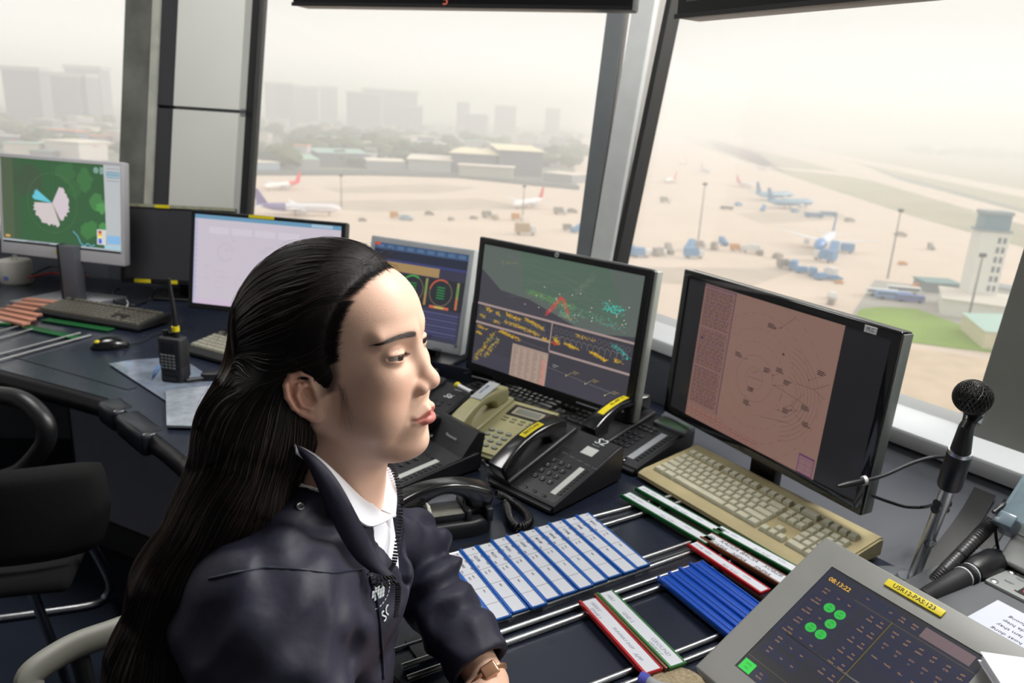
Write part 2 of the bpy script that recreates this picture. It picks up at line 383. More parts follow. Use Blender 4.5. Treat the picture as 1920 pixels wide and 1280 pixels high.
# ---------------------------------------------------------------- flight strip holders
HC = {'blue': srgb(26, 92, 176), 'deepblue': srgb(24, 78, 176), 'red': srgb(176, 22, 30), 'green': srgb(18, 92, 44), 'brown': srgb(112, 66, 44), 'flesh': srgb(206, 150, 128), 'limegreen': srgb(50, 120, 62)}
def strip_holder(M, L, w, colour, paper=True, txt=None, label='', group='', cat='strip holder', h=.008, hand=None, lift=0, dy=0, name='strip_holder'):
    hm = mat('holder_'+colour, HC[colour], .35, coat=.15)
    e = empty(name, M=M, label=label, cat=cat, group=group)
    m = MB(); m.rbox((0, 0, 0), (L, w, h*.55), .0012, 2); m.rbox((0, 0, 0), (L, .0045, h), .001, 2); m.rbox((0, w-.003, 0), (L, w, h*.8), .001, 2)
    m.rbox((L-.003, 0, 0), (L, w, h*.75), .001, 1)
    if not paper:
        m.rbox((.004, w*.45, 0), (L-.004, w*.5, h*.75), .0008, 1)
    m.build('tray', hm, e)
    if paper:
        m = MB(); zt = h*.55+.0012; m.box((.002, .005, h*.5), (L-.003, w-.0035, zt))
        if txt:
            for fx in (.12, .36, .58, .80): m.box((L*fx, .005, zt), (L*fx+.0005, w-.0035, zt+.0002), 1)
            m.text(txt[0], .0075, 1, T((L*.15, w*.52, zt+.0001)), .0001, bold=True); m.text('A/', .006, 1, T((L*.03, w*.72, zt+.0001)), .0001)
            for k, (fx, fy) in enumerate(((.16, .86), (.28, .84), (.29, .26), (.18, .2), (.39, .62), (.40, .38), (.61, .6), (.82, .6))[:7]):
                m.text(txt[1+k % (len(txt)-1)], .0042, 1, T((L*fx, w*fy, zt+.0001)), .0001)
        if hand:
            for (fx, fy, s, sz, mi) in hand: m.text(s, sz, mi, T((L*fx, w*fy, zt+.0001)), .0001, shear=.25)
        m.build('paper_strip', [M_paper, M_ink, mat('ink_faint', srgb(140, 146, 160), .8)], e)
    return e
TL, TR, BL, BR = spot(800, 1046, .768), spot(1103, 957, .768), spot(892, 1166, .768), spot(1220, 1058, .768)
NS = 11
rowd = (TR-TL); rowL = rowd.length; rd = rowd.normalized(); ld = ((BL-TL)+(BR-TR)).normalized(); sL = ((BL-TL).length+(BR-TR).length)/2
ang = math.atan2(ld.y, ld.x)
codes = [('F5380', '1240', 'DAN'), ('LOD01', '0815', 'BMT'), ('L2130', '0822', 'SGN'), ('RL211', '0830', 'PNH'), ('B1231', '0805', 'TSH'), ('LDX5', '0840', 'CRA'), ('BD128', '0745', 'DLI'), ('XAN2', '0833', 'HAN'), ('CT208', '0850', 'VCL'), ('R440', '0855', 'PQC'), ('B7311', '0900', 'HUI')]
pos_words = ['nearest her sleeve, first of the white strips', 'second of the white strips counted from her sleeve', 'third of the white strips counted from her sleeve', 'fourth of the white strips counted from her sleeve', 'fifth of the white strips counted from her sleeve', 'middle one of the eleven white strips', 'fifth of the white strips counted from the rail end', 'fourth of the white strips counted from the rail end', 'third of the white strips counted from the rail end', 'second of the white strips counted from the rail end', 'last of the white strips, beside the bare rails']
for i in range(NS):
    o = TL + rd*(rowL*i/NS) + (BL-TL-ld*sL)*0
    jit = [0, .002, 0, .004, -.001, 0, .001, 0, -.001, .001, 0][i]
    M = T((o.x+ld.x*jit, o.y+ld.y*jit, .760), ang + (R(.5) if i % 3 == 0 else 0))
    M = M @ Matrix.Rotation(R(2.0), 4, 'X')
    strip_holder(M, sL, rowL/NS*.97, 'blue', True, codes[i], label='blue holder with printed paper strip, '+pos_words[i], group='blue flight strip holders in a row')
def pair_dir(q0, q1, z=.765):
    a, b = spot(*q0, z), spot(*q1, z); return a, b, (b-a).length
# holders that lie with their length along the strips direction, placed by their near-left corner
def place(q0, q1, w, colour, z=.762, **kw):
    a, b, L = pair_dir(q0, q1, z+.008)
    d = (b-a).normalized(); n = Vector((-d.y, d.x, 0))
    return strip_holder(T((a.x, a.y, z), math.atan2(d.y, d.x)), L, w, colour, **kw)
fa = [(.04, .55, '07-42  SGN', .008, 2), (.45, .4, '0812  FL350', .007, 2), (.7, .6, 'VVTS', .007, 2)]
place((1163, 926), (1322, 1018), .031, 'green', hand=fa, label='green strip holder left of its twin, in front of the beige keyboard', group='green strip holders with handwritten strips')
place((1190, 913), (1345, 1000), .028, 'green', hand=fa, label='green strip holder right of its twin, touching the beige keyboard', group='green strip holders with handwritten strips')
place((1288, 1018), (1425, 1110), .028, 'red', hand=fa, label='red strip holder beside the empty blue holders', group='strip holders above the touch panel')
hd = [(.03, .6, '07:', .010, 1), (.16, .72, 'KADZA', .0125, 1), (.12, .28, 'CAPSA', .0115, 1), (.42, .74, 'BACSA', .0125, 1), (.38, .28, 'NIPSA', .012, 1), (.70, .74, 'XOBZB', .012, 1), (.66, .28, 'ENPIA', .0125, 1)]
place((1312, 1005), (1462, 1094), .036, 'brown', hand=hd, label='brown strip holder with bold handwritten codes on white paper', group='strip holders above the touch panel')
place((1336, 990), (1500, 1080), .030, 'green', hand=fa, label='green strip holder along the front edge of the beige keyboard', group='strip holders above the touch panel')
for k in range(4):
    f = k/4
    a = spot(1232+80*f, 1080-34*f, .772); b = spot(1362+62*f, 1186-58*f, .772)
    d = (b-a).normalized()
    strip_holder(T((a.x, a.y, .762), math.atan2(d.y, d.x)), .205, .0305, 'deepblue', paper=False, h=.011,
        label='empty deep blue strip holder, '+['leftmost of the four blue ones', 'second from the left of the four blue ones', 'third from the left of the four blue ones', 'rightmost of four blue ones, beside the red holder'][k], group='empty blue strip holders')
hr = [(.05, .55, 'FERRY', .009, 2), (.12, .3, 'SPARE 2', .008, 2), (.42, .5, 'RUNWAY INSP', .008, 2), (.76, .4, 'APP', .010, 2)]
hg = [(.05, .5, 'HELI', .009, 2), (.3, .4, 'GND 2', .009, 2), (.66, .55, 'GROUND', .010, 2), (.68, .25, 'VEHICLE', .009, 2)]
place((1085, 1125), (1208, 1262), .034, 'red', hand=hr, label='red strip holder with faint handwriting across the lower rails', group='red and green holders on the lower rails')
place((1113, 1112), (1248, 1252), .0045, 'brown', paper=False, label='thin brown strip holder edge between red and green holders', group='red and green holders on the lower rails')
place((1118, 1110), (1255, 1250), .032, 'limegreen', hand=hg, label='green strip holder with faint handwriting across the lower rails', group='red and green holders on the lower rails')
# far left holders
for k in range(6):
    a = spot(-30+14*k, 590-6.0*k, .768); b = spot(42+12*k, 607-8.2*k, .768)
    d = (b-a).normalized()
    strip_holder(T((a.x, a.y, .758), math.atan2(d.y, d.x)), (b-a).length, .028, 'flesh', paper=False, h=.012, label='pinkish strip holder by the far left keyboard, '+['nearest the camera', 'second nearest', 'third nearest', 'fourth nearest', 'fifth nearest', 'nearest the windows'][k], group='pinkish strip holders at the far left')
for k, (q0, q1, w) in enumerate((((40, 612), (140, 634), .034), ((75, 598), (200, 618), .034))):
    place(q0, q1, w, 'green', paper=False, label='empty green strip holder under the left black keyboard, '+['nearer one', 'further one'][k], group='green holders under the left keyboard', h=.006, z=.752)
place((-40, 603), (22, 606), .035, 'limegreen', hand=fa, label='pale green strip holder at the left picture edge', z=.752)
# ---------------------------------------------------------------- keyboards
def keyrows(style):
    U = []
    if style == 'terminal':
        U += [(x, 0, 1) for x in range(5)] + [(5.35+x, 0, 1) for x in range(5)] + [(10.75+x, 0, 1) for x in range(4)] + [(15.1, 0, 1), (16.1, 0, 2), (18.5, 0, 1), (19.5, 0, 1), (20.5, 0, 1), (21.5, 0, 1)]
    else:
        U += [(0, 0, 1)] + [(2+x, 0, 1) for x in range(4)] + [(6.5+x, 0, 1) for x in range(4)] + [(11+x, 0, 1) for x in range(4)] + [(15.25+x, 0, 1) for x in range(3)] + [(18.5+x, 0, 1) for x in range(4)]
    U += [(x, 1.5, 1) for x in range(13)] + [(13, 1.5, 2)] + [(15.25+x, 1.5, 1) for x in range(3)] + [(18.5+x, 1.5, 1) for x in range(4)]
    U += [(0, 2.5, 1.5)] + [(1.5+x, 2.5, 1) for x in range(12)] + [(13.5, 2.5, 1.5)] + [(15.25+x, 2.5, 1) for x in range(3)] + [(18.5+x, 2.5, 1) for x in range(4)]
    U += [(0, 3.5, 1.75)] + [(1.75+x, 3.5, 1) for x in range(11)] + [(12.75, 3.5, 2.25)] + [(18.5+x, 3.5, 1) for x in range(4)]
    U += [(0, 4.5, 2.25)] + [(2.25+x, 4.5, 1) for x in range(10)] + [(12.25, 4.5, 2.75)] + [(16.25, 4.5, 1)] + [(18.5+x, 4.5, 1) for x in range(4)]
    U += [(0, 5.5, 1.5), (1.5, 5.5, 1.6), (3.1, 5.5, 7.4), (10.5, 5.5, 1.6), (12.1, 5.5, 1.6)] + [(13.7, 5.5, 1.3)] + [(15.25+x, 5.5, 1) for x in range(3)] + [(18.5, 5.5, 2), (20.5, 5.5, 1), (21.5, 5.5, 1)]
    return U
KEYME = {}
def keyboard(M, style, mb_, mk, W, D, hf, hb, label, group=None, parts=True, legend=True, lettered=None):
    e = empty('keyboard', M=M, label=label, cat='keyboard', group=group)
    sl = math.atan2(hb-hf, D)
    m = MB(); bm = bmesh.new()
    prof = [(0, 0), (0, hf*.55), (.006, hf*.8), (D*.08, hf), (D*.93, hb), (D*.985, hb-.002), (D, hb-.008), (D, .002), (D-.004, 0)]
    r0 = [bm.verts.new((0, p[0], p[1])) for p in prof]; r1 = [bm.verts.new((W, p[0], p[1])) for p in prof]; n = len(prof)
    bm.faces.new(r0); bm.faces.new(r1[::-1])
    for i in range(n): bm.faces.new((r0[i], r1[i], r1[(i+1) % n], r0[(i+1) % n]))
    bmesh.ops.recalc_face_normals(bm, faces=bm.faces[:])
    eds = [e2 for e2 in bm.edges if abs(e2.verts[0].co.x-e2.verts[1].co.x) < 1e-6]
    bmesh.ops.bevel(bm, geom=eds, offset=.0035, segments=2, affect='EDGES'); m.bm(bm)
    m.build('case', mb_, e)
    u = min(.01905, (W-.03)/22.5); x0 = (W-22.5*u)/2; ytop = D*.93-.026 if style == 'terminal' else D*.93-.008
    allm = MB()
    for (x, row, w) in keyrows(style):
        kw = w*u-.0012; kd = u-.0012; y = ytop-(row+1)*u; kx = x0+x*u; z = hf+(hb-hf)*((y+u/2)-D*.08)/(D*.85)-.001
        key = (round(w, 2), mk.name)
        if key not in KEYME or not parts:
            k = MB(); hk = .0085
            def ring(zz, ix, iy0, iy1): return [(ix, iy0, zz), (kw-ix, iy0, zz), (kw-ix, kd-iy1, zz), (ix, kd-iy1, zz)]
            rs = [ring(0, 0, 0, 0), ring(.002, .0002, .0002, .0001), ring(hk*.9, .0022, .0028, .0014), ring(hk, .0032, .0038, .0022), ring(hk-.0006, .0055, .0055, .004)]
            vs = [p for rg in rs for p in rg]; fs = []
            for i in range(4):
                for j in range(4): fs.append((i*4+j, i*4+(j+1) % 4, (i+1)*4+(j+1) % 4, (i+1)*4+j))
            fs.append((16, 17, 18, 19)); k.add(vs, fs)
            if parts:
                o = k.build('key', mk, e, ang=25); KEYME[key] = o.data
                o.location = (kx, y, z); o.rotation_euler = (sl, 0, 0); continue
            allm.add(k.v, k.f, 0, T((kx, y, z), rx=sl)); continue
        o = bpy.data.objects.new('key', KEYME[key]); COL.objects.link(o); o.parent = e; o.location = (kx, y, z); o.rotation_euler = (sl, 0, 0)
    if not parts:
        ko = allm.build('keys', mk, e, ang=25); ko['kind'] = 'stuff'
    return e
M_beige = mat('aged_beige_plastic', srgb(166, 154, 116), .55, noise=.10, nscale=14, bump=.15, bscale=900)
M_beigek = mat('aged_key_plastic', srgb(186, 184, 162), .45, noise=.10, nscale=30)
a = spot(1194, 890, .772); b = spot(1523, 1100, .772); d = (b-a).normalized()
kbM = T((.431-.2365*math.cos(R(-55.6)), 1.379-.2365*math.sin(R(-55.6)), .757), R(-55.6))
keyboard(kbM, 'terminal', M_beige, M_beigek, .473, .19, .016, .040, 'yellowed beige keyboard in front of the pink radar monitor')
M_kbk = mat('keyboard_black', srgb(26, 27, 30), .45, bump=.1, bscale=900); M_keyb = mat('keycap_black', srgb(34, 35, 38), .4)
a = spot(868, 722, .765); b = spot(1118, 815, .765); d = (b-a).normalized()
keyboard(T((a.x, a.y, .752), math.atan2(d.y, d.x)), 'pc', M_kbk, M_keyb, .45, .155, .012, .024, 'black keyboard behind the beige phone, below the ground radar monitor', parts=False)
a = spot(62, 583, .765); b = spot(290, 622, .765); d = (b-a).normalized()
M_keyl = mat('keycap_worn', srgb(88, 86, 76), .35)
keyboard(T((a.x, a.y, .757), math.atan2(d.y, d.x)), 'pc', M_kbk, M_keyl, .46, .155, .014, .028, 'worn dark keyboard on the left wing with two glinting keys', parts=False)
a = spot(338, 655, .765); b = spot(500, 745, .765)
M_keyc = mat('keycap_cream', srgb(150, 148, 134), .4)
keyboard(T((a.x, a.y, .757), R(-28)), 'pc', M_kbk, M_keyc, .46, .17, .016, .034, 'black keyboard with cream keys half hidden behind her hair', parts=False)
# ================================================================ monitors
SCRM = mat('screen_pixels', (.02, .02, .02, 1), .22, attr='Col', emit=1.0, spec=.4)
_b = SCRM.node_tree.nodes['Principled BSDF']
for l in list(SCRM.node_tree.links):
    if l.to_socket == _b.inputs['Base Color']: SCRM.node_tree.links.remove(l)
class Canvas:
    """drawing on a flat screen: x to the right, z up, in metres; later marks lie a hair further out"""
    def __init__(s, w, h, dim=1.0): s.m = MB(); s.w = w; s.h = h; s.l = 0; s.dim = dim
    def y(s): return -.0004-.00006*s.l
    def c(s, col): return (col[0]*s.dim, col[1]*s.dim, col[2]*s.dim, 1)
    def up(s): s.l += 1; return s
    def poly(s, pts, col): s.m.add([(p[0]*s.w, s.y(), p[1]*s.h) for p in pts], [tuple(range(len(pts)))], 0, None, s.c(col))
    def rect(s, a, b, c, d, col): s.poly([(a, b), (c, b), (c, d), (a, d)], col)
    def line(s, p, q, t, col):
        dx, dy = (q[0]-p[0])*s.w, (q[1]-p[1])*s.h; L = math.hypot(dx, dy) or 1e-6; nx, ny = -dy/L*t/2/s.w, dx/L*t/2/s.h
        s.poly([(p[0]+nx, p[1]+ny), (q[0]+nx, q[1]+ny), (q[0]-nx, q[1]-ny), (p[0]-nx, p[1]-ny)], col)
    def frame(s, a, b, c, d, t, col):
        for p, q in (((a, b), (c, b)), ((c, b), (c, d)), ((c, d), (a, d)), ((a, d), (a, b))): s.line(p, q, t, col)
    def arc(s, c, r, a0, a1, t, col, n=40, dash=False, ry=None):
        r1 = r; r2 = (ry if ry else r*s.w/s.h)
        for k in range(n):
            if dash and k % 2: continue
            x0, x1 = R(a0+(a1-a0)*k/n), R(a0+(a1-a0)*(k+1)/n)
            s.line((c[0]+r1*math.cos(x0), c[1]+r2*math.sin(x0)), (c[0]+r1*math.cos(x1), c[1]+r2*math.sin(x1)), t, col)
    def disc(s, c, r, col, n=24):
        s.poly([(c[0]+r*math.cos(2*math.pi*k/n), c[1]+r*s.w/s.h*math.sin(2*math.pi*k/n)) for k in range(n)], col)
    def text(s, p, txt, size, col, rot=0, bold=False, align='LEFT'):
        M = T((p[0]*s.w, s.y(), p[1]*s.h), rx=math.pi/2) @ Matrix.Rotation(rot, 4, 'Z')
        s.m.text(txt, size, 0, M, 0, align, s.c(col), bold)
    def fuzz(s, p, q, n, t, col, jit=.01, ln=.01):
        for _ in range(n):
            f = random.random(); x = p[0]+(q[0]-p[0])*f+random.uniform(-jit, jit); y = p[1]+(q[1]-p[1])*f+random.uniform(-jit, jit)
            a = random.uniform(0, 6.28); s.line((x, y), (x+ln*math.cos(a), y+ln*math.sin(a)), t, col if not isinstance(col, list) else random.choice(col))
def S(r, g, b): return srgb(r, g, b)
def monitor(label, pos, yaw, tilt, w, h, bez, depth, mframe, mback, draw, dim=1.0, rb=.006, group=None, extra=None, stand=None, name='monitor', recess=.004):
    e = empty(name, label=label, cat='monitor', group=group, M=T((pos[0], pos[1], DZ), R(yaw)))
    Mt = T((0, 0, pos[2]-DZ), rx=-R(tilt))
    bl, br, bb, bt = bez
    m = MB(); x0, x1 = -w/2, w/2
    # one-piece bezel ring around a recessed screen bed
    bm = bmesh.new(); oc = [(x0, 0), (x1, 0), (x1, h), (x0, h)]; ic = [(x0+bl, bb), (x1-br, bb), (x1-br, h-bt), (x0+bl, h-bt)]
    of = [bm.verts.new((p[0], 0, p[1])) for p in oc]; jf = [bm.verts.new((p[0], 0, p[1])) for p in ic]; ob = [bm.verts.new((p[0], .016, p[1])) for p in oc]; jb = [bm.verts.new((p[0], .010, p[1])) for p in ic]
    for i in range(4):
        j = (i+1) % 4; bm.faces.new((of[i], of[j], jf[j], jf[i])); bm.faces.new((of[j], of[i], ob[i], ob[j])); bm.faces.new((jf[i], jf[j], jb[j], jb[i]))
    bmesh.ops.recalc_face_normals(bm, faces=bm.faces[:])
    fe = [e_ for e_ in bm.edges if all(v in of for v in e_.verts) or (e_.verts[0] in of and e_.verts[1] in ob) or (e_.verts[1] in of and e_.verts[0] in ob)]
    bmesh.ops.bevel(bm, geom=fe, offset=.0035, segments=3, affect='EDGES', profile=.5)
    m.bm(bm, 0, Mt)
    m.build('bezel', mframe, e, ang=30)
    m = MB(); m.rbox((x0+.001, .012, .001), (x1-.001, .036, h-.001), .006, 3, 0, Mt)
    m.rbox((x0*.62, .034, h*.18), (x1*.62, .034+depth, h*.85), .012, 3, 0, Mt); m.build('housing', mback, e)
    cv = Canvas(w-bl-br, h-bb-bt, dim); cv.rect(0, 0, 1, 1, (0, 0, 0)) if draw is None else draw(cv)
    if draw is None: mm = mat('screen_off', srgb(60, 60, 64), .22, spec=.6)
    else: mm = SCRM
    cv.m.build('screen', mm, e, smooth=False, M=None).matrix_local = Mt @ T((x0+bl, recess, bb))
    if extra: extra(e, Mt, w, h)
    if stand: stand(e, Mt, pos[2]-DZ, w, h)
    return e
def std_stand(bw, bd, mmat, neck=.05, y0=-.02, basez=.012):
    def f(e, Mt, z0, w, h):
        m = MB(); m.rbox((-bw/2, y0, 0), (bw/2, y0+bd, basez), .006, 3, 0); m.build('stand_base', mmat, e)
        m = MB(); m.rbox((-neck/2-.01, y0+bd*.45, .008), (neck/2+.01, y0+bd*.45+.03, z0+h*.5), .006, 3, 0); m.build('stand_neck', mmat, e)
    return f
def label_on(e, Mt, x, z, w, h, mi, y=-.0006, txt=None, size=.008, nm='label', back=None, thick=.0006):
    m = MB(); m.rbox((x, y-thick, z), (x+w, y, z+h), .0003, 1, 0, Mt)
    if txt: m.text(txt, size, 1, Mt @ T((x+w/2, y-thick-.0001, z+h/2), rx=math.pi/2), .00005, 'CENTER')
    m.build(nm, [mi, M_ink], e)
# ---------------- pink radar monitor
def draw_radar(c):
    c.rect(0, 0, 1, 1, S(30, 30, 34)); c.up()
    P = S(150, 117, 106); D = S(54, 34, 36); L0, L1, X1 = .105, .285, .815
    c.rect(L0, 0.0, X1, 1, P); c.up()
    c.rect(L0, .1, L1, .985, S(142, 108, 100)); c.rect(L0, .978, L1+.005, .99, S(92, 72, 104)); c.rect(L1-.002, .1, L1+.004, .985, S(92, 68, 90)); c.up()
    for k in range(62):
        v = .965-k*.0137; x = L0+.012
        if k in (20, 41): continue
        while x < L1-.02:
            l = random.uniform(.006, .028); c.line((x, v), (min(x+l, L1-.012), v), .0014, S(74, 50, 56) if k % 7 else S(70, 46, 96)); x += l+random.uniform(.003, .008)
        if k % 2 == 0: c.line((L0+.006, v-.0065), (L1-.01, v-.0065), .0004, S(92, 64, 66))
    c.poly([(L0+.022, .60), (L0+.036, .60), (L0+.029, .625)], S(50, 40, 80))
    C0 = (.455, .47)
    for r in (.045, .095, .15, .205, .265, .325): c.arc(C0, r, 0, 360, .0005, S(104, 74, 70), 72, dash=(r > .14))
    for k in range(7): c.arc((.60-.004*k, .45), .075+.020*k, -75, 78, .0006, S(104, 76, 70), 30)
    for a in range(0, 8):
        pass
    for p, q in (((.54, .86), (.60, .955)), ((.60, .40), (.60, .45)), ((.56, .48), (.72, .44)), ((.66, .55), (.74, .555)), ((.74, .555), (.80, .62)), ((.74, .555), (.795, .52)), ((.52, .24), (.66, .28)), ((.62, .36), (.655, .40)), ((.655, .40), (.70, .50)), ((.42, .47), (.5, .475)), ((.44, .50), (.47, .53)), ((.42, .33), (.45, .30)), ((.655, .40), (.69, .37))):
        c.line(p, q, .0006, D)
    tg = [((.475, .865), (.54, .86)), ((.335, .60), (.40, .58)), ((.495, .57), (.50, .545)), ((.555, .60), (.545, .54)), ((.60, .54), (.56, .48)), ((.74, .68), (.71, .60)), ((.42, .30), (.44, .27)), ((.62, .36), (.60, .335)), ((.70, .43), (.66, .37)), ((.72, .33), (.66, .37)), ((.43, .40), (.45, .39))]
    for (tx, ty), (mx, my) in tg:
        for k in range(3): c.line((tx, ty-k*.011), (tx+random.uniform(.025, .045), ty-k*.011), .0017, S(38, 24, 28))
        c.disc((mx, my), .0028, S(40, 30, 34)); c.line((tx+.02, ty-.03), (mx, my), .0004, D)
    for a in range(0, 180, 45): c.line((.575-.007*math.cos(R(a)), .70-.011*math.sin(R(a))), (.575+.007*math.cos(R(a)), .70+.011*math.sin(R(a))), .0009, S(40, 30, 34))
    for k in range(14):
        x = L0+.004+k*.0305; c.frame(x, .012, x+.027, .058, .0006, S(150, 44, 60)); c.line((x+.006, .035), (x+.02, .035), .0014, S(112, 74, 76))
        if k < 7: c.frame(x, .062, x+.027, .088, .0006, S(150, 44, 60))
    c.up(); c.rect(.735, .0, .805, .125, S(146, 110, 112)); c.up(); c.frame(.735, .004, .805, .125, .0016, S(92, 52, 104)); c.line((.735, .118), (.805, .118), .002, S(92, 52, 104))
    c.frame(.742, .03, .798, .10, .0007, S(110, 72, 110)); c.line((.742, .065), (.798, .065), .0007, S(110, 72, 110)); c.line((.77, .03), (.77, .10), .0007, S(110, 72, 110))
def ex6(e, Mt, w, h):
    label_on(e, Mt, w/2-.073, h-.018, .026, .013, M_white, txt='PLC', size=.0095, nm='label_sticker')
    m = MB(); m.text('SONY', .008, 0, Mt @ T((-.02, -.0008, .008), rx=math.pi/2), .0001, 'CENTER'); m.lathe([(.003, 0), (.003, .001)], 12, 0, Mt @ T((w/2-.018, -.0004, .012), rx=math.pi/2)); m.build('badge', mat('badge_grey', srgb(70, 74, 80), .4), e)
    m = MB(); m.rbox((w/2-.001, .004, .004), (w/2+.0022, .03, h-.004), .001, 2, 0, Mt); m.build('side_trim', mat('trim_silver', srgb(150, 155, 150), .35, metal=.4), e)
monitor('wide black monitor with a pink radar picture and PLC sticker', (.52, 1.522, .843), -59.9, 2.2, .561, .353, (.018, .018, .020, .018), .04, M_blkg, M_blk, draw_radar, dim=.60, extra=ex6, stand=std_stand(.24, .11, M_blk, y0=.0), rb=.004)
# ---------------- ground radar monitor
def draw_ground(c):
    c.rect(0, 0, 1, 1, S(62, 60, 68)); c.up()
    c.poly([(0, 1), (1, 1), (1, .56), (.72, .50), (.35, .64), (.15, .66), (0, .80)], S(84, 92, 88)); c.up()
    c.poly([(.25, 1), (.8, 1), (.95, .62), (.6, .60), (.3, .70)], S(76, 94, 82)); c.up()
    for k in range(26): c.line((.05+random.random()*.9, .62+random.random()*.35), (.05+random.random()*.9, .62+random.random()*.35), .0004, S(96, 104, 96))
    c.fuzz((.33, .70), (.62, .66), 260, .0008, [S(70, 140, 84), S(130, 140, 60), S(60, 120, 90)], .022, .012)
    c.fuzz((.5, .66), (.93, .60), 230, .0008, [S(60, 170, 150), S(80, 130, 110), S(120, 100, 80)], .03, .012)
    c.fuzz((.80, .73), (.90, .72), 90, .0009, [S(60, 190, 175)], .03, .012)
    c.fuzz((.47, .56), (.55, .72), 150, .0011, [S(200, 60, 60), S(170, 70, 60)], .010, .010); c.fuzz((.55, .72), (.60, .60), 90, .0009, [S(190, 70, 60)], .01, .010)
    c.fuzz((.55, .60), (.65, .57), 90, .0009, [S(150, 130, 60), S(70, 170, 150)], .02, .01)
    c.fuzz((.62, .75), (.74, .96), 60, .0006, [S(110, 116, 100)], .012, .02)
    c.fuzz((.12, .88), (.25, .90), 30, .0006, [S(120, 120, 80)], .01, .014)
    for _ in range(26): c.disc((random.uniform(.3, .95), random.uniform(.58, .78)), .0028, S(210, 210, 200), 8)
    TAN = S(150, 132, 128)
    c.up(); c.rect(0, .13, 1, .52, S(56, 54, 62)); c.rect(0, 0, 1, .13, S(60, 58, 68)); c.up()
    c.rect(0, .505, 1, .522, TAN); c.rect(0, .345, .515, .362, TAN); c.rect(.515, .275, 1, .292, TAN); c.rect(.510, .29, .516, .51, TAN); c.up()
    for k in range(34): c.line((.02+k*.0135, .49-random.random()*.02), (.03+k*.0135, .39), .0006, S(86, 110, 90))
    for k in range(2): c.line((.03, .45-.05*k), (.5, .44-.05*k), .0008, S(74, 74, 130))
    Y = [S(206, 170, 40), S(190, 150, 30), S(170, 130, 40)]
    for p, q, n in (((.06, .49), (.10, .47), 40), ((.14, .48), (.155, .455), 26), ((.21, .48), (.30, .46), 90), ((.34, .48), (.46, .44), 120), ((.03, .425), (.06, .40), 26), ((.20, .42), (.44, .385), 170), ((.12, .40), (.17, .385), 26), ((.46, .365), (.51, .36), 40)):
        c.fuzz(p, q, n, .0011, Y, .012, .009)
    for k in range(14): c.arc((.54+.033*k, .46), .012, 0, 360, .0005, S(120, 120, 120), 12)
    for k in range(13): c.arc((.55+.034*k, .405), .012, 0, 180, .0006, S(150, 150, 140), 8); c.line((.538+.034*k, .405), (.538+.034*k, .37), .0006, S(150, 150, 140))
    for p, q, n in (((.54, .395), (.57, .36), 50), ((.61, .375), (.68, .36), 70), ((.76, .37), (.86, .335), 110), ((.90, .36), (.94, .35), 24), ((.66, .46), (.78, .46), 30)):
        c.fuzz(p, q, n, .0011, Y, .010, .010)
    c.fuzz((.88, .46), (.98, .40), 70, .0008, [S(60, 170, 160)], .02, .01)
    c.fuzz((.53, .36), (.56, .345), 20, .0012, [S(190, 50, 40)], .004, .012)
    c.fuzz((.02, .32), (.08, .31), 40, .0009, Y, .01, .01); c.fuzz((.02, .27), (.05, .26), 30, .001, Y, .008, .01)
    c.fuzz((.02, .03), (.14, .30), 130, .0010, Y+[S(90, 120, 80)], .012, .012); c.fuzz((.09, .08), (.17, .26), 80, .001, Y+[S(60, 150, 150)], .012, .012)
    c.fuzz((.18, .33), (.32, .30), 110, .0010, Y, .01, .012); c.line((.32, .30), (.49, .285), .0006, S(110, 110, 110))
    c.up(); c.rect(.275, .0, .515, .262, S(156, 136, 124)); c.up()
    for r in range(17):
        for k in range(5):
            x = .283+k*.045; c.line((x, .235-r*.0138), (x+random.uniform(.018, .034), .235-r*.0138), .0013, S(104, 90, 86))
    c.rect(.478, .0, .505, .20, S(176, 128, 116)); c.line((.275, .25), (.515, .25), .001, S(110, 96, 92))
    c.line((.52, .155), (.93, .11), .0008, S(104, 104, 110))
    for k in range(20): c.line((.53+.02*k, .155-.0023*k), (.535+.02*k, .163-.0023*k), .0006, S(130, 130, 130))
    for x, y, t in ((.55, .19, 0), (.68, .185, 1), (.80, .17, 1), (.92, .13, 1)):
        c.line((x, y), (x+.035, y-.004), .001, S(170, 150, 90) if t else S(170, 170, 170)); c.line((x, y-.014), (x+.02, y-.018), .001, S(170, 150, 90) if t else S(170, 170, 170))
        if t: c.line((x-.005, y-.01), (x-.04, y-.05), .0006, S(170, 170, 120)); c.disc((x-.04, y-.05), .003, S(220, 210, 110), 8)
def ex5(e, Mt, w, h):
    m = MB(); m.lathe([(.0065, 0), (.0065, .0012)], 20, 0, Mt @ T((-.005, -.0004, h-.009), rx=math.pi/2)); m.text('hp', .009, 1, Mt @ T((-.005, -.0018, h-.0085), rx=math.pi/2), .0001, 'CENTER', shear=.25)
    m.build('badge', [mat('badge_light', srgb(190, 194, 198), .35), M_ink], e)
    m = MB(); m.rbox((w/2-.001, .006, .002), (w/2+.010, .034, h-.002), .003, 3, 0, Mt); m.build('side_trim', mat('trim_silver', srgb(150, 155, 150), .35, metal=.4), e)
    m = MB()
    m.rbox((w/2-.16, -.0012, .008), (w/2-.06, .0002, .012), .0005, 1, 0, Mt)
    m.build('button_row', mat('button_grey', srgb(110, 114, 118), .4), e)
    label_on(e, Mt, w/2-.075, .004, .03, .007, M_blk2, nm='port_cover')
monitor('dark framed monitor with a green and yellow ground radar picture', (.083, 1.928, .808), -39.6, 5.7, .555, .381, (.019, .019, .023, .018), .05, M_blk, mat('housing_silver', srgb(140, 144, 142), .4), draw_ground, extra=ex5, stand=std_stand(.26, .18, M_blk, y0=.03))
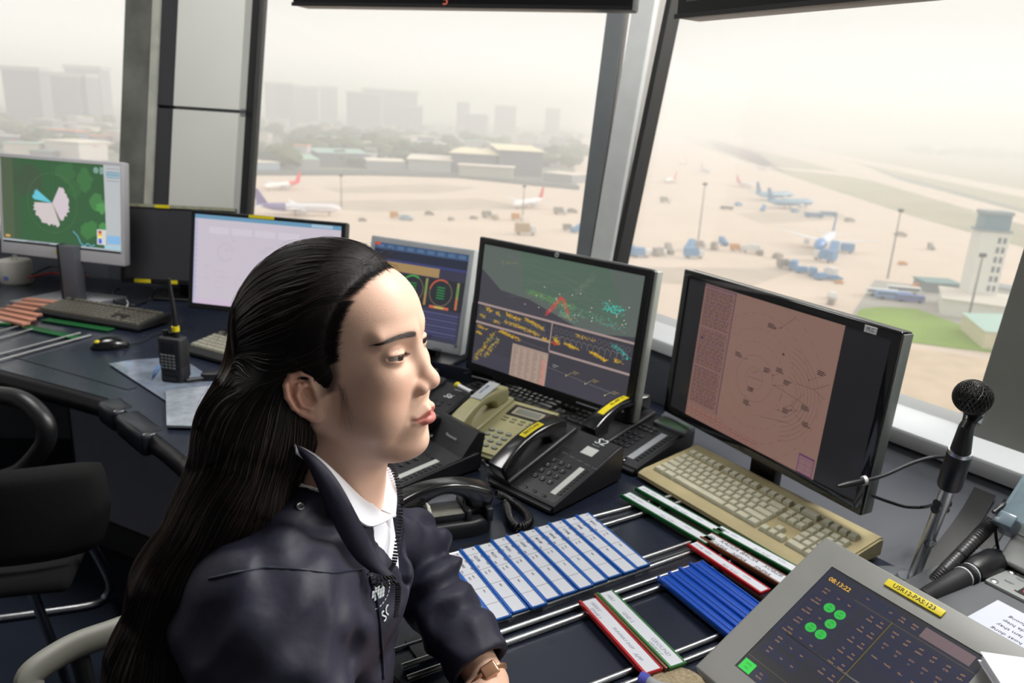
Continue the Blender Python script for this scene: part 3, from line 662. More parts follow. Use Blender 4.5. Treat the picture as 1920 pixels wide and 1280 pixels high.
# ---------------- silver monitor with gauges
def draw_gauges(c):
    c.rect(0, 0, 1, 1, S(52, 52, 70)); c.up()
    c.rect(0, .93, 1, 1, S(58, 80, 112)); c.rect(0, .83, 1, .925, S(38, 42, 58)); c.rect(0, .80, 1, .828, S(54, 60, 104)); c.up()
    for k in range(9): c.rect(.03+k*.108, .945, .10+k*.108, .985, S(78, 102, 132))
    c.rect(.08, .70, .72, .80, S(150, 124, 84)); c.rect(0, .97, .06, 1, S(190, 70, 50)); c.rect(0, .36, 1, .69, S(40, 42, 48)); c.up()
    c.text((.1, .75), 'ILS 25R  07L', .012, S(110, 90, 60))
    for x, g in ((.14, 1), (.46, 1), (.76, 0)):
        c.arc((x, .54), .115, 0, 360, .0035, S(96, 86, 72), 30); c.arc((x, .54), .115, 60, 170, .0045, S(56, 170, 76) if g else S(196, 88, 56), 16)
        for k in range(5): c.line((x-.04, .60-k*.03), (x+.04, .60-k*.03), .0030, S(40, 128, 66))
    for x in (.30, .605, .93):
        c.rect(x-.012, .38, x+.012, .68, S(130, 130, 80)); c.rect(x-.01, .38, x+.01, .50, S(196, 66, 50)); c.rect(x-.008, .53, x+.008, .62, S(60, 140, 60))
    for x in (.14, .46, .76): c.rect(x-.10, .362, x+.10, .39, S(186, 92, 66)); c.rect(x-.05, .365, x+.05, .387, S(170, 170, 90))
    for k in range(8): c.rect(.03, .30-k*.035, .97, .318-k*.035, S(60, 62, 98) if k % 2 else S(74, 76, 112)); c.line((.06, .309-k*.035), (.6, .309-k*.035), .0012, S(150, 150, 140))
def ex4(e, Mt, w, h):
    m = MB(); m.lathe([(.005, 0), (.005, .0015)], 16, 0, Mt @ T((w/2-.02, -.0003, .028), rx=math.pi/2))
    m.rbox((-.02, -.001, .004), (.02, 0, .010), .0005, 1, 0, Mt); m.rbox((.09, -.001, .004), (.12, 0, .010), .0005, 1, 0, Mt); m.build('button_row', mat('button_grey', srgb(110, 114, 118), .4), e)
M_silver = mat('silver_plastic', srgb(176, 181, 184), .4, noise=.04, metal=.15)
monitor('silver framed square monitor with round green and red gauges', (-.318, 2.246, .824), -25.5, 11.9, .369, .316, (.016, .016, .028, .018), .05, M_silver, M_silver, draw_gauges, extra=ex4, stand=std_stand(.22, .18, M_blk, y0=.03))
# ---------------- light lilac monitor
def draw_light(c):
    c.rect(0, 0, 1, 1, S(205, 196, 208)); c.up(); c.rect(0, .955, 1, 1, S(110, 156, 186)); c.rect(0, .0, .02, .955, S(190, 188, 214)); c.rect(0, 0, 1, .05, S(210, 190, 214)); c.up()
    c.rect(.80, .962, .94, .995, S(170, 196, 214))
    for k in range(4): c.rect(.10+k*.16, .80, .24+k*.16, .875, S(214, 206, 216))
    for k in range(13): c.line((.01, .90-k*.06), (.016, .90-k*.06), .004, S(150, 156, 196))
    c.arc((.22, .60), .055, 20, 330, .0010, S(178, 166, 180), 24); c.line((.22, .60), (.24, .66), .001, S(170, 158, 172))
    for _ in range(16):
        x, y = random.uniform(.06, .9), random.uniform(.12, .75); c.line((x, y), (x+random.uniform(.02, .08), y), .001, S(180, 170, 184))
    for x, y in ((.15, .32), (.15, .2), (.3, .24)): c.frame(x, y, x+.06, y+.07, .0008, S(188, 178, 190))
def ex3(e, Mt, w, h):
    label_on(e, Mt, -.06, h-.0105, .085, .010, M_yel, nm='yellow_label')
monitor('black framed monitor with a pale lilac page behind her head', (-.781, 2.306, .873), -10.5, 9.1, .516, .309, (.014, .014, .018, .012), .05, M_blk, M_blk, draw_light, dim=.80, extra=ex3, stand=std_stand(.24, .2, mat('stand_pale', srgb(168, 172, 176), .35, metal=.2), y0=.0))
# ---------------- dark monitor, switched off
def ex2(e, Mt, w, h):
    m = MB(); m.rbox((-w/2+.002, -.001, h-.012), (w/2-.002, .0002, h-.001), .0005, 1, 0, Mt); m.build('top_strip', mat('scuffed_strip', srgb(150, 150, 128), .6, noise=.2, nscale=60), e)
    label_on(e, Mt, -w/2+.006, h-.011, .03, .011, M_yel, y=-.0012, nm='yellow_label'); label_on(e, Mt, -w/2+.13, h-.013, .055, .012, M_yel, y=-.0012, nm='yellow_label')
    label_on(e, Mt, -w/2+.052, .002, .062, .014, M_yel, nm='yellow_label'); label_on(e, Mt, -w/2+.185, .002, .03, .014, M_yel, nm='yellow_label')
monitor('switched off dark monitor with yellow labels on its frame', (-1.29, 2.86, .822), 3, 10.3, .43, .30, (.014, .014, .018, .014), .02, M_blk, M_blk, None, extra=ex2, stand=std_stand(.22, .18, M_blk, y0=.02))
# ---------------- white monitor with weather radar
def draw_weather(c):
    c.rect(0, 0, 1, 1, S(50, 88, 56)); c.up()
    c.rect(0, 0, .10, 1, S(74, 88, 66)); c.rect(.10, 0, .16, 1, S(58, 84, 58))
    def blob(cx, cy, r, col, n=18):
        c.poly([(cx+r*random.uniform(.6, 1.1)*math.cos(2*math.pi*k/n), cy+1.6*r*random.uniform(.6, 1.1)*math.sin(2*math.pi*k/n)) for k in range(n)], col)
    for cx, cy, r, col in ((.55, .88, .09, S(56, 98, 60)), (.70, .80, .09, S(60, 106, 62)), (.80, .55, .07, S(66, 118, 68)), (.84, .50, .05, S(78, 140, 78)), (.74, .22, .08, S(62, 114, 64)), (.86, .25, .05, S(72, 134, 74)), (.25, .75, .14, S(60, 80, 58)), (.62, .68, .07, S(54, 96, 58))): blob(cx, cy, r, col); c.up()
    C0 = (.43, .50)
    c.arc(C0, .21, 0, 360, .0006, S(100, 130, 96), 60); c.line((.44, .04), (.44, .96), .0005, S(86, 116, 84))
    def fan(a0, a1, r, col):
        pts = [C0]; n = 24
        for k in range(n+1):
            a = R(a0+(a1-a0)*k/n); q = r*random.uniform(.90, 1.06); pts.append((C0[0]+q*math.cos(a), C0[1]+q*c.w/c.h*math.sin(a)))
        for k in range(1, len(pts)-1): c.poly([pts[0], pts[k], pts[k+1]], col)
    c.up(); fan(-60, 62, .145, S(196, 184, 190)); fan(182, 292, .165, S(194, 184, 184)); fan(146, 174, .165, S(96, 182, 198)); c.up()
    c.line(C0, (.49, .28), .002, S(150, 140, 110)); c.line(C0, (.50, .27), .001, S(80, 80, 60))
    c.poly([(.88, 0), (1, 0), (1, 1), (.86, 1)], S(172, 176, 178)); c.rect(.88, .86, 1, .92, S(120, 160, 180)); c.rect(.88, .08, .99, .18, S(110, 168, 214)); c.rect(.86, 0, 1, .06, S(150, 190, 206)); c.up()
    for k in range(5): c.line((.885, .96-k*.035), (.985, .96-k*.035), .002, S(120, 124, 130))
    c.disc((.80, .93), .022, S(116, 150, 140)); c.rect(.83, .89, .86, .97, S(120, 150, 140))
    c.rect(.80, .06, .875, .24, S(196, 198, 196)); c.up()
    for k, col in enumerate((S(60, 80, 200), S(70, 110, 210), S(230, 220, 90), S(232, 150, 50), S(170, 60, 40))): c.rect(.812, .075+k*.03, .838, .105+k*.03, col)
    pts = [(.60, .19), (.64, .13), (.66, .06), (.69, .02), (.72, .06), (.75, .03), (.78, .05)]
    for p, q in zip(pts[:-1], pts[1:]): c.line(p, q, .003, S(104, 170, 196))
    c.rect(0.02, .04, .06, .07, S(196, 150, 80)); c.rect(0, 0, 1, .02, S(160, 168, 176)); c.rect(.2, 0, .4, .015, S(60, 62, 66))
M_whitem = mat('white_monitor_plastic', srgb(196, 196, 200), .35)
def ex1(e, Mt, w, h):
    label_on(e, Mt, -w/2+.245, .022, .022, .012, M_yel, nm='yellow_label')
    m = MB(); m.rbox((-w/2+.014, -.0012, .046), (w/2-.012, .0, .052), .0004, 1, 0, Mt); m.build('lower_trim', M_blk, e)
def st1(e, Mt, z0, w, h):
    m = MB(); m.prism([(-.14, -.115), (.10, -.115), (.17, .12), (-.10, .12)], 0, .010, 0, None, bev=.004); m.build('stand_base', mat('stand_aluminium', srgb(150, 153, 158), .3, metal=.5), e)
    m = MB(); m.rbox((.02, -.03, .01), (.085, .012, z0+.06), .004, 2, 0); m.build('stand_neck', mat('neck_grey', srgb(96, 98, 106), .35), e)
    m = MB(); m.rbox((.0, -.02, .01), (.021, .03, z0+.06), .004, 2, 0); m.build('neck_spine', M_blk, e)
monitor('white framed monitor with a green weather radar map at the far left', (-1.693, 2.801, .907), -12.4, 6.2, .539, .372, (.012, .012, .052, .014), .05, M_whitem, M_whitem, draw_weather, extra=ex1, stand=st1)
# ---------------- hanging information displays at the top of the windows
def hang(label, p, yaw, w, txt=None):
    e = empty('ceiling_display', label=label, cat='display', M=T(p, R(yaw)), group='displays hanging above the windows')
    m = MB(); m.rbox((-w/2, 0, 0), (w/2, .07, .36), .006, 2); m.build('housing', M_blk, e)
    m = MB(); m.box((-w/2+.03, -.002, .03), (w/2-.03, 0, .34)); m.build('screen', mat('screen_off', srgb(60, 60, 64), .22, spec=.6), e)
    m = MB(); m.cyl((-w*.3, .035, .36), (-w*.3, .035, 3.1-p[2]), .012); m.cyl((w*.3, .035, .36), (w*.3, .035, 3.1-p[2]), .012); m.build('hanger', M_frame, e)
    m = MB(); m.box((-w/2, -.004, -.001), (w/2, .004, .008)); m.build('lower_lip', M_gask, e)
    if txt: m = MB(); m.text(txt, .035, 0, T((-.02, -.004, .016), rx=math.pi/2), .0004); m.build('digits', emat('orange_digit', S(196, 96, 72), .8), e)
a, b = spoty(548, 7, 2.25), spoty(1186, 22, 1.95)
d = b-a; hang('long black display hanging above the middle window with an orange 5 on its rim', ((a.x+b.x)/2, (a.y+b.y)/2, (a.z+b.z)/2), math.degrees(math.atan2(d.y, d.x)), Vector((d.x, d.y)).length, '5')
a, b = spoty(1268, 17, 1.75), spoty(1960, -5, 1.15)
d = b-a; hang('black display hanging above the right hand window', ((a.x+b.x)/2, (a.y+b.y)/2, (a.z+b.z)/2), math.degrees(math.atan2(d.y, d.x)), Vector((d.x, d.y)).length)
# ---------------- grey touch panel in the foreground
def draw_touch(c):
    c.rect(0, 0, 1, 1, S(36, 38, 46)); c.up()
    NB = S(30, 34, 66); OR = S(206, 158, 84)
    c.rect(0, .36, .49, .975, S(36, 40, 62)); c.rect(.52, .2, 1, .90, S(34, 38, 58)); c.up()
    c.rect(.02, .875, .25, .955, S(34, 38, 56)); c.up(); c.text((.04, .912), '08:13:22', .0098, S(246, 186, 66), bold=True)
    def btn(x, y, w, h, l1, l2='', col=NB, tc=OR):
        c.rect(x, y, x+w, y+h, col); c.l += 1
        if l1: c.text((x+w/2, y+h*(.70 if l2 else .5)), l1, .0034, tc, align='CENTER')
        if l2: c.text((x+w/2, y+h*.32), l2, .0034, tc, align='CENTER')
        c.l -= 1
    left = [('120.25', 'STBY'), ('121.55', 'DELIVERY'), ('118.25', 'DELSTBY'), ('125.90', 'R/SPKT'), ('120.85', 'TWR STBY'), ('GND', 'LINE'), ('VAIR', 'OK')]
    for r in range(7):
        y = .775-r*.097
        btn(.035, y, .095, .080, *left[r])
        for k, t in ((0, 'TX'), (1, 'RX')):
            if r in (1, 3): continue
            btn(.142+k*.078, y+.004, .066, .070, t)
        if r < 6: btn(.300, y+.004, .058, .070, '', col=S(34, 37, 54)); btn(.368, y, .060, .080, 'TX', 'MAIN'); btn(.436, y, .058, .080, 'RX', 'MAIN')
    G = S(44, 200, 76)
    for gx, gy in ((.173, .724), (.250, .722), (.247, .630), (.173, .532), (.247, .530)):
        c.up(); c.disc((gx, gy), .034, G); c.up(); c.text((gx, gy+.012), 'TX', .0036, S(20, 80, 40), align='CENTER'); c.text((gx, gy-.012), 'ON', .0036, S(20, 80, 40), align='CENTER'); c.l -= 2
    c.up(); c.rect(.015, .012, .100, .095, S(44, 230, 76)); c.up(); c.text((.058, .068), 'ATIS', .0042, S(20, 90, 40), align='CENTER'); c.text((.058, .038), 'ON', .0042, S(20, 90, 40), align='CENTER'); c.l -= 2
    btn(.112, .012, .085, .08, 'ALL', 'MUTE')
    c.line((.0, .125), (.505, .125), .0005, S(120, 104, 60)); c.line((.505, .0), (.505, .875), .0008, S(130, 112, 54)); c.line((.25, .872), (1, .872), .0005, S(120, 104, 66))
    rows = [['MAIN', 'APP', 'APP', 'APP', 'APP', 'APP'], ['GCU', 'GCU', 'GCU', 'GCU', 'GCU', 'GCU'], ['TWR1', 'TWR2', 'TEL1', 'TEL2', 'TEL3', 'TEL4']]
    r2 = [['TEL', 'DEP', 'ARRIV', 'SUP', 'CTR', 'SUP1'], ['21', '22', '11', '12', '13', '14'], ['', '', '', '', '', '']]
    for r in range(3):
        for k in range(6): btn(.525+k*.079, .765-r*.100, .070, .082, rows[r][k], r2[r][k])
    for k, t in ((0, ('CA', '')), (1, ('', '')), (2, ('CP', '')), (3, ('VOL', 'CTRL')), (4, ('FREQ', 'VOL'))): btn(.275+k*.076, .895, .066, .066, *t)
    c.rect(.66, .893, .95, .972, S(122, 102, 108))
    for k in range(3): btn(.525+k*.09, .10, .08, .08, ['DIA', 'CB', 'INT'][k])
def ext(e, Mt, w, h):
    m = MB(); m.rbox((.110, -.0022-.0006, h-.0225), (.190, -.0006, h-.0105), .003, 3, 0, Mt @ T((-w/2, 0, 0)))
    m.text('USR12-PAS:123', .0092, 1, Mt @ T((-w/2+.150, -.003, h-.0165), rx=math.pi/2), .0001, 'CENTER'); m.build('yellow_label', [M_yel, M_ink], e)
tp = monitor('grey framed touch panel lying inclined in the foreground, clock reading 08:13:22', (.3545, .7606, .8096), -57.6, 60.5, .298, .279, (.040, .040, .037, .038), .03, mat('touch_frame_grey', srgb(124, 125, 122), .5, noise=.03), mat('touch_back_grey', srgb(96, 98, 98), .5), draw_touch, dim=.70, extra=ext, name='touch_panel',
  stand=lambda e, Mt, z0, w, h: MB().rbox((-.1, .10, 0), (.1, .2, .12), .01, 2).build('stand_base', M_blk, e), recess=.0015)
# ================================================================ telephones
def place_btn(e, me, mm, loc, sl, nm='button'):
    o = bpy.data.objects.new(nm, me); COL.objects.link(o); o.parent = e; o.location = loc; o.rotation_euler = (sl, 0, 0); return o
def btn_mesh(w, d, h, mm, rnd=False, txtr=None):
    m = MB()
    if rnd: m.lathe([(w*.5, 0), (w*.5, h*.7), (w*.42, h), (0, h)], 16, 0, T(s=(1, d/w, 1)))
    else: m.rbox((-w/2, -d/2, 0), (w/2, d/2, h), min(w, d)*.25, 2)
    o = m.build('b', mm); me = o.data; bpy.data.objects.remove(o); return me
def handset(parent, M, L, mm, w=.046, arch=.020, nm='handset'):
    """solid handset seen from the side: arched back, ear and mouth pieces reaching down to z = 0"""
    top = [(L*t, .036+arch*(1-(2*t-1)**2)) for t in [i/18 for i in range(19)]]
    bot = [(L*t, .017+arch*.9*max(0, 1-((t-.5)/.25)**2)) for t in [.27+.46*i/12 for i in range(13)]]
    pr = [(.004, .0)]+[(-.002, .02)]+top+[(L+.002, .02), (L-.004, .0), (L*.755, .0)]+bot[::-1]+[(L*.245, .0)]
    bm = bmesh.new(); f0 = [bm.verts.new((-w/2, y, z)) for y, z in pr]; f1 = [bm.verts.new((w/2, y, z)) for y, z in pr]; n = len(pr)
    bm.faces.new(f0); bm.faces.new(f1[::-1])
    for i in range(n): bm.faces.new((f0[i], f1[i], f1[(i+1) % n], f0[(i+1) % n]))
    for v in bm.verts: v.co.x *= .86+.22*abs(2*v.co.y/L-1)**2
    bmesh.ops.recalc_face_normals(bm, faces=bm.faces[:])
    side = [e for e in bm.edges if all(len(f.verts) > 6 or True for f in e.link_faces) and any(len(f.verts) > 6 for f in e.link_faces)]
    bmesh.ops.bevel(bm, geom=side, offset=.0085, segments=4, affect='EDGES', profile=.5, clamp_overlap=True)
    m = MB(); m.bm(bm); return m.build(nm, mm, parent, ang=50), m
HTOP = lambda t, arch=.020: .036+arch*(1-(2*t-1)**2)
def wedge(W, D, prof, r=.006):
    """profile is a list of (y, z) of the top line from front to back"""
    bm = bmesh.new(); pr = [(0, 0)]+prof+[(prof[-1][0], 0)]
    a = [bm.verts.new((0, p[0], p[1])) for p in pr]; b = [bm.verts.new((W, p[0], p[1])) for p in pr]; n = len(pr)
    bm.faces.new(a); bm.faces.new(b[::-1])
    for i in range(n): bm.faces.new((a[i], b[i], b[(i+1) % n], a[(i+1) % n]))
    bmesh.ops.recalc_face_normals(bm, faces=bm.faces[:])
    bmesh.ops.bevel(bm, geom=[e for e in bm.edges if e.calc_length() > r*2.2], offset=r, segments=3, affect='EDGES'); return bm
def telephone(label, right_front, ydeg, W, D, h0, h1, body, keyc, keys, hs_off=.035, hs_len=.21, hs_mat=None, hs_lab=None, extra=None, hs=True, group='desk telephones', hs_lift=.0, brand=None):
    xd = dirv(ydeg-90); o = Vector((right_front[0], right_front[1], 0)) - xd*W
    e = empty('telephone', M=T((o.x, o.y, DZ+.001), R(ydeg-90)), label=label, cat='telephone', group=group)
    sl = math.atan2(h1-h0, D*.96-.012)
    m = MB(); m.bm(wedge(W, D, [(0, h0*.8), (.012, h0), (D*.96, h1), (D, h1-.006)])); m.build('body', body, e, ang=30)
    def z(y): return h0+(h1-h0)*(y-.012)/(D*.96-.012)
    Q = lambda x, y, dz=0: T((x, y, z(y)+dz), rx=sl)
    for (x, y, me) in keys: place_btn(e, me, None, (x, y, z(y)-.0005), sl)
    if hs:
        m = MB(); m.rbox((hs_off-.030, .004, 0), (hs_off+.030, D*.98, .012), .006, 3, 0, T((0, 0, z(0)-.002), rx=sl)); m.build('cradle', body, e)
        ho, _ = handset(e, None, hs_len, hs_mat or body); ho.matrix_local = T((hs_off, .0, z(0)+hs_lift+.008), rx=sl)
        if hs_lab:
            m = MB(); n = 10; y0, y1 = hs_lab[0]*hs_len, hs_lab[1]*hs_len; pts = []
            for i in range(n+1):
                t = (y0+(y1-y0)*i/n)/hs_len; pts.append((y0+(y1-y0)*i/n, HTOP(t)+.0010))
            for (ya, za), (yb, zb) in zip(pts[:-1], pts[1:]): m.add([(-.009, ya, za), (.009, ya, za), (.009, yb, zb), (-.009, yb, zb), (-.009, ya, za-.001), (.009, ya, za-.001), (.009, yb, zb-.001), (-.009, yb, zb-.001)], [(0, 1, 2, 3), (7, 6, 5, 4), (0, 4, 5, 1), (1, 5, 6, 2), (2, 6, 7, 3), (3, 7, 4, 0)])
            if hs_lab[2]:
                ym, zm = pts[n//2]; a = math.atan2(pts[-1][1]-pts[0][1], pts[-1][0]-pts[0][0])
                m.text(hs_lab[2], .011, 1, T((0, ym, zm+.0012), rx=0) @ Matrix.Rotation(a, 4, 'X') @ Matrix.Rotation(R(90), 4, 'Z'), .0002, 'CENTER')
            m.build('yellow_label', [M_yel, M_ink], ho)
    if brand:
        m = MB(); m.text('Panasonic', brand[2], 0, Q(brand[0], brand[1], .0004), .0002, 'CENTER'); m.build('brand_name', mat('brand_grey', srgb(170, 174, 178), .4), e)
    if extra: extra(e, Q, z, sl)
    return e
B_sq = btn_mesh(.0125, .0105, .004, mat('phone_key', srgb(40, 41, 46), .35)); B_dk = btn_mesh(.010, .006, .003, mat('phone_key_dark', srgb(26, 27, 30), .3)); B_rd = btn_mesh(.014, .010, .005, mat('phone_key_grey', srgb(70, 72, 72), .25), True)
B_be = btn_mesh(.017, .012, .005, mat('phone_key_clear', srgb(140, 144, 136), .18, coat=.4), True); B_bs = btn_mesh(.014, .006, .003, mat('phone_key_olive', srgb(128, 126, 100), .35))
M_phone = mat('phone_charcoal', srgb(32, 33, 37), .42, bump=.15, bscale=900); M_pgl = mat('handset_black', srgb(17, 18, 21), .22, coat=.2)
M_lab = mat('paper_label', srgb(188, 192, 188), .6); M_mark = mat('white_marker', srgb(214, 218, 220), .6)
digits = '123456789*0#'
def dig(e, Q, pts, mm, size=.006):
    m = MB()
    for (x, y), ch in zip(pts, digits): m.text(ch, size, 0, Q(x, y, .0042), .0001, 'CENTER')
    m.build('key_digits', mm, e)
# --- S2 phone
kp = [(.088+.0205*c, .118-.0200*r) for r in range(4) for c in range(3)]
def ex_s2(e, Q, z, sl):
    dig(e, Q, kp, M_mark)
    m = MB(); m.rbox((.150, .035, -.0002), (.164, .135, .0012), .0006, 1, 0, Q(0, 0)); m.build('index_card', M_lab, e)
    m = MB(); m.rbox((.118, .176, -.0002), (.150, .204, .0010), .0006, 1, 0, Q(0, 0)); m.build('index_card', M_lab, e)
    m = MB(); m.text('S2', .030, 0, Q(.135, .222, .0006), .0003, 'CENTER', shear=.2); m.build('handwriting', M_mark, e)
    m = MB()
    for k in range(9): m.box((.072, .135+.0045*k, -.001), (.098, .137+.0045*k, .0006), 0, Q(0, 0))
    m.build('speaker_grille', mat('grille_dark', srgb(14, 14, 16), .6), e)
    m = MB()
    for k in range(5): m.box((.085+.022*k, .155-.002*k, 0), (.099+.022*k, .157-.002*k, .0005), 0, Q(0, 0))
    m.build('key_legend', mat('legend_dim', srgb(90, 94, 100), .6), e)
keys = [(x, y, B_sq) for x, y in kp]+[(.170, .042+.0105*k, B_dk) for k in range(9)]+[(.095+.026*k, .020, B_dk) for k in range(3)]
telephone('charcoal desk phone with S2 written in white on its top and a yellow handset label', (.099, 1.377), 48, .185, .245, .022, .085, M_phone, None, keys, hs_off=.034, hs_mat=M_pgl, hs_lab=(.42, .72, 'SECT2 MA'), extra=ex_s2, brand=(.133, .2065, .005))
# --- left phone, raised hood
kp3 = [(.070+.021*c, .095-.0195*r) for r in range(4) for c in range(3)]
def ex_pl(e, Q, z, sl):
    dig(e, Q, kp3, M_mark)
    m = MB(); m.rbox((.142, .01, -.0002), (.157, .128, .0012), .0006, 1, 0, Q(0, 0)); m.build('index_card', M_lab, e)
    m = MB(); m.prism([(.160, 0), (.225, 0), (.235, .055), (.215, .062)], 0, .175, 0, T((.178, 0, .028), 0) @ Matrix(((0, 0, -1, 0), (1, 0, 0, 0), (0, 1, 0, 0), (0, 0, 0, 1))), bev=.004)
    m.build('display_hood', M_phone, e)
    m = MB(); m.text('Panasonic', .010, 0, T((.118, .186, .066), rx=R(48)), .0002, 'CENTER'); m.build('brand_name', mat('brand_grey', srgb(170, 174, 178), .4), e)
keys = [(x, y, B_rd) for x, y in kp3]+[(.167, .020+.0125*k, B_dk) for k in range(9)]+[(.075+.02*k, .125, B_dk) for k in range(4)]
xr = spot(905, 862, .775)-dirv(42)*.225
telephone('charcoal desk phone with a raised hood, below her chin', (xr.x, xr.y), 42, .185, .225, .022, .045, M_phone, None, keys, hs_off=.030, hs_mat=M_pgl, extra=ex_pl)
# --- S6 phone
def ex_s6(e, Q, z, sl):
    m = MB(); m.text('S6', .026, 0, Q(.115, .165, .0006), .0003, 'CENTER', shear=.3); m.build('handwriting', M_mark, e)
kp6 = [(.080+.020*c, .118-.0200*r) for r in range(4) for c in range(3)]
a6 = spot(900, 733, .815)-dirv(56)*.235
telephone('charcoal desk phone with S6 written in white, behind the tip of her nose', (a6.x, a6.y), 56, .165, .235, .022, .070, M_phone, None, [(x, y, B_sq) for x, y in kp6]+[(.10+.022*k, .135, B_dk) for k in range(3)], hs_off=.034, hs_mat=M_pgl, extra=ex_s6, brand=(.12, .20, .006))
m = MB(); pa, pb = spot(858, 722, .836), spot(884, 735, .836); m.cyl(pa, pb, .0055, 12); m.cyl(pb, pb+(pb-pa).normalized()*.004, .0050, 12, 1)
e = empty('marker_pen', (0, 0, 0), label='short white marker with a yellow wrapped end, on the S6 phone', cat='pen'); m.build('barrel', [M_white, M_blk], e)
m = MB(); m.ball(pa, (.010, .008, .009), 0, None, 8, 6); m.build('yellow_wrap', M_yel, e, ang=10)
# --- beige phone
M_olive = mat('beige_phone_plastic', srgb(158, 154, 116), .4, noise=.06, nscale=20); M_lcd = mat('lcd_grey', srgb(96, 100, 88), .2, spec=.7); M_lcdg = mat('lcd_green', srgb(104, 136, 108), .2, spec=.6)
kb_ = [(.088+.024*c, .088-.020*r) for r in range(4) for c in range(3)]
def ex_be(e, Q, z, sl):
    m = MB(); m.rbox((.078, .165, -.001), (.182, .214, .003), .003, 2, 0, Q(0, 0)); m.build('display_surround', mat('display_dark', srgb(36, 38, 40), .3), e)
    m = MB(); m.rbox((.090, .171, .002), (.172, .203, .0040), .001, 1, 0, Q(0, 0)); m.rbox((.097, .176, .003), (.165, .198, .0046), .001, 1, 1, Q(0, 0)); m.build('display', [mat('bezel_bronze', srgb(150, 144, 124), .35), M_lcd], e)
    m = MB(); m.text('Panasonic', .008, 0, Q(.142, .2085, .0036), .0002, 'CENTER'); m.build('brand_name', mat('brand_grey', srgb(170, 174, 178), .4), e)
    m = MB(); m.rbox((.018, .105, .0635), (.050, .190, .0665), .001, 1, 0, T((0, 0, z(0)), rx=sl)); m.build('clear_index_window', mat('clear_window', srgb(176, 180, 182), .1, coat=.6), e)
    m = MB(); m.text('HOTLINE', .010, 0, T((0, 0, z(0)), rx=sl) @ T((.030, .15, .0668), rz=R(90)), .0002, 'CENTER'); m.build('index_text', mat('ink_blue', srgb(40, 60, 130), .6), e)
keys = [(x, y, B_be) for x, y in kb_]+[(.165, .03+.014*k, B_bs) for k in range(5)]+[(.088+.024*k, .150-.012*r, B_bs) for k in range(4) for r in range(2)]
telephone('beige desk phone with a grey display between the black phones', (.006, 1.580), 58, .192, .235, .022, .068, M_olive, None, keys, hs_off=.034, hs_len=.215, hs_mat=M_olive, extra=ex_be)
# --- phone with green display
kg = [(.062+.019*c, .120-.0185*r) for c in range(3) for r in range(4)]
def ex_g(e, Q, z, sl):
    m = MB(); m.rbox((.085, .188, -.004), (.180, .232, .008), .003, 2, 0, Q(0, 0)); m.rbox((.095, .194, .004), (.172, .225, .0088), .001, 1, 1, Q(0, 0)); m.build('display', [mat('display_rim', srgb(96, 100, 106), .35), M_lcdg], e)
    m = MB(); m.rbox((.128, .03, -.0002), (.146, .165, .0016), .0006, 1, 0, Q(0, 0)); m.build('index_card', mat('index_grey', srgb(150, 154, 160), .25, coat=.4), e)
    m = MB(); m.lathe([(.011, 0), (.011, .003), (.009, .0042), (.004, .0030), (0, .003)], 20, 0, Q(.125, .016)); m.build('round_button', M_pgl, e)
keys = [(x, y, B_sq) for x, y in kg]+[(.155, .035+.0125*k, B_dk) for k in range(11)]+[(.075+.016*k, .150+.014*r, B_rd) for k in range(3) for r in range(2)]
telephone('dark desk phone with a green display beside the beige keyboard', (.292, 1.574), 45, .175, .24, .022, .062, M_phone, None, keys, hs_off=.034, hs_len=.215, hs_mat=M_pgl, hs_lab=(.22, .78, '  AL APP 12'), extra=ex_g, hs_lift=.014)
# --- black cradle handset in front
ca, cb = spot(748, 968, .79), spot(912, 946, .79)
cax = math.atan2((cb-ca).y, (cb-ca).x); cl = (cb-ca).length
ce = empty('cradle_telephone', M=T((ca.x, ca.y, DZ+.001), cax), label='glossy black handset resting on a low black cradle beside the blue strips', cat='telephone', group='desk telephones')
m = MB(); hw = .040
out = [(-.012, -.018), (.0, -.034), (.04, -.043), (cl-.04, -.043), (cl-.005, -.034), (cl+.006, -.015), (cl+.006, .02), (cl-.005, .036), (.04, .042), (0, .036), (-.012, .02)]
m.prism(out, 0, .030, bev=.008, seg=3)
m.rbox((cl*.30, -.030, .026), (cl*.72, .026, .044), .003, 2)
for x0 in (-.008, cl-.052): m.rbox((x0, -.036, .02), (x0+.012, .036, .052), .005, 3)
m.rbox((cl-.012, -.036, .02), (cl+.003, .036, .050), .005, 3)
m.build('cradle', M_phone, ce)
m = MB(); m.box((cl*.32, -.030, .0442), (cl*.68, .004, .0452)); m.build('grey_name_strip', mat('dull_plate', srgb(150, 150, 140), .5, noise=.15, nscale=60), ce)
ho, _ = handset(ce, None, cl+.012, M_pgl, w=.048, arch=.024, nm='handset'); ho.matrix_local = T((-.006, .004, .040), rz=-math.pi/2)
m = MB(); m.cyl((cl*.70, -.02, .045), (cl*.74, .0, .072), .0025, 8); m.build('hook', M_phone, ce)
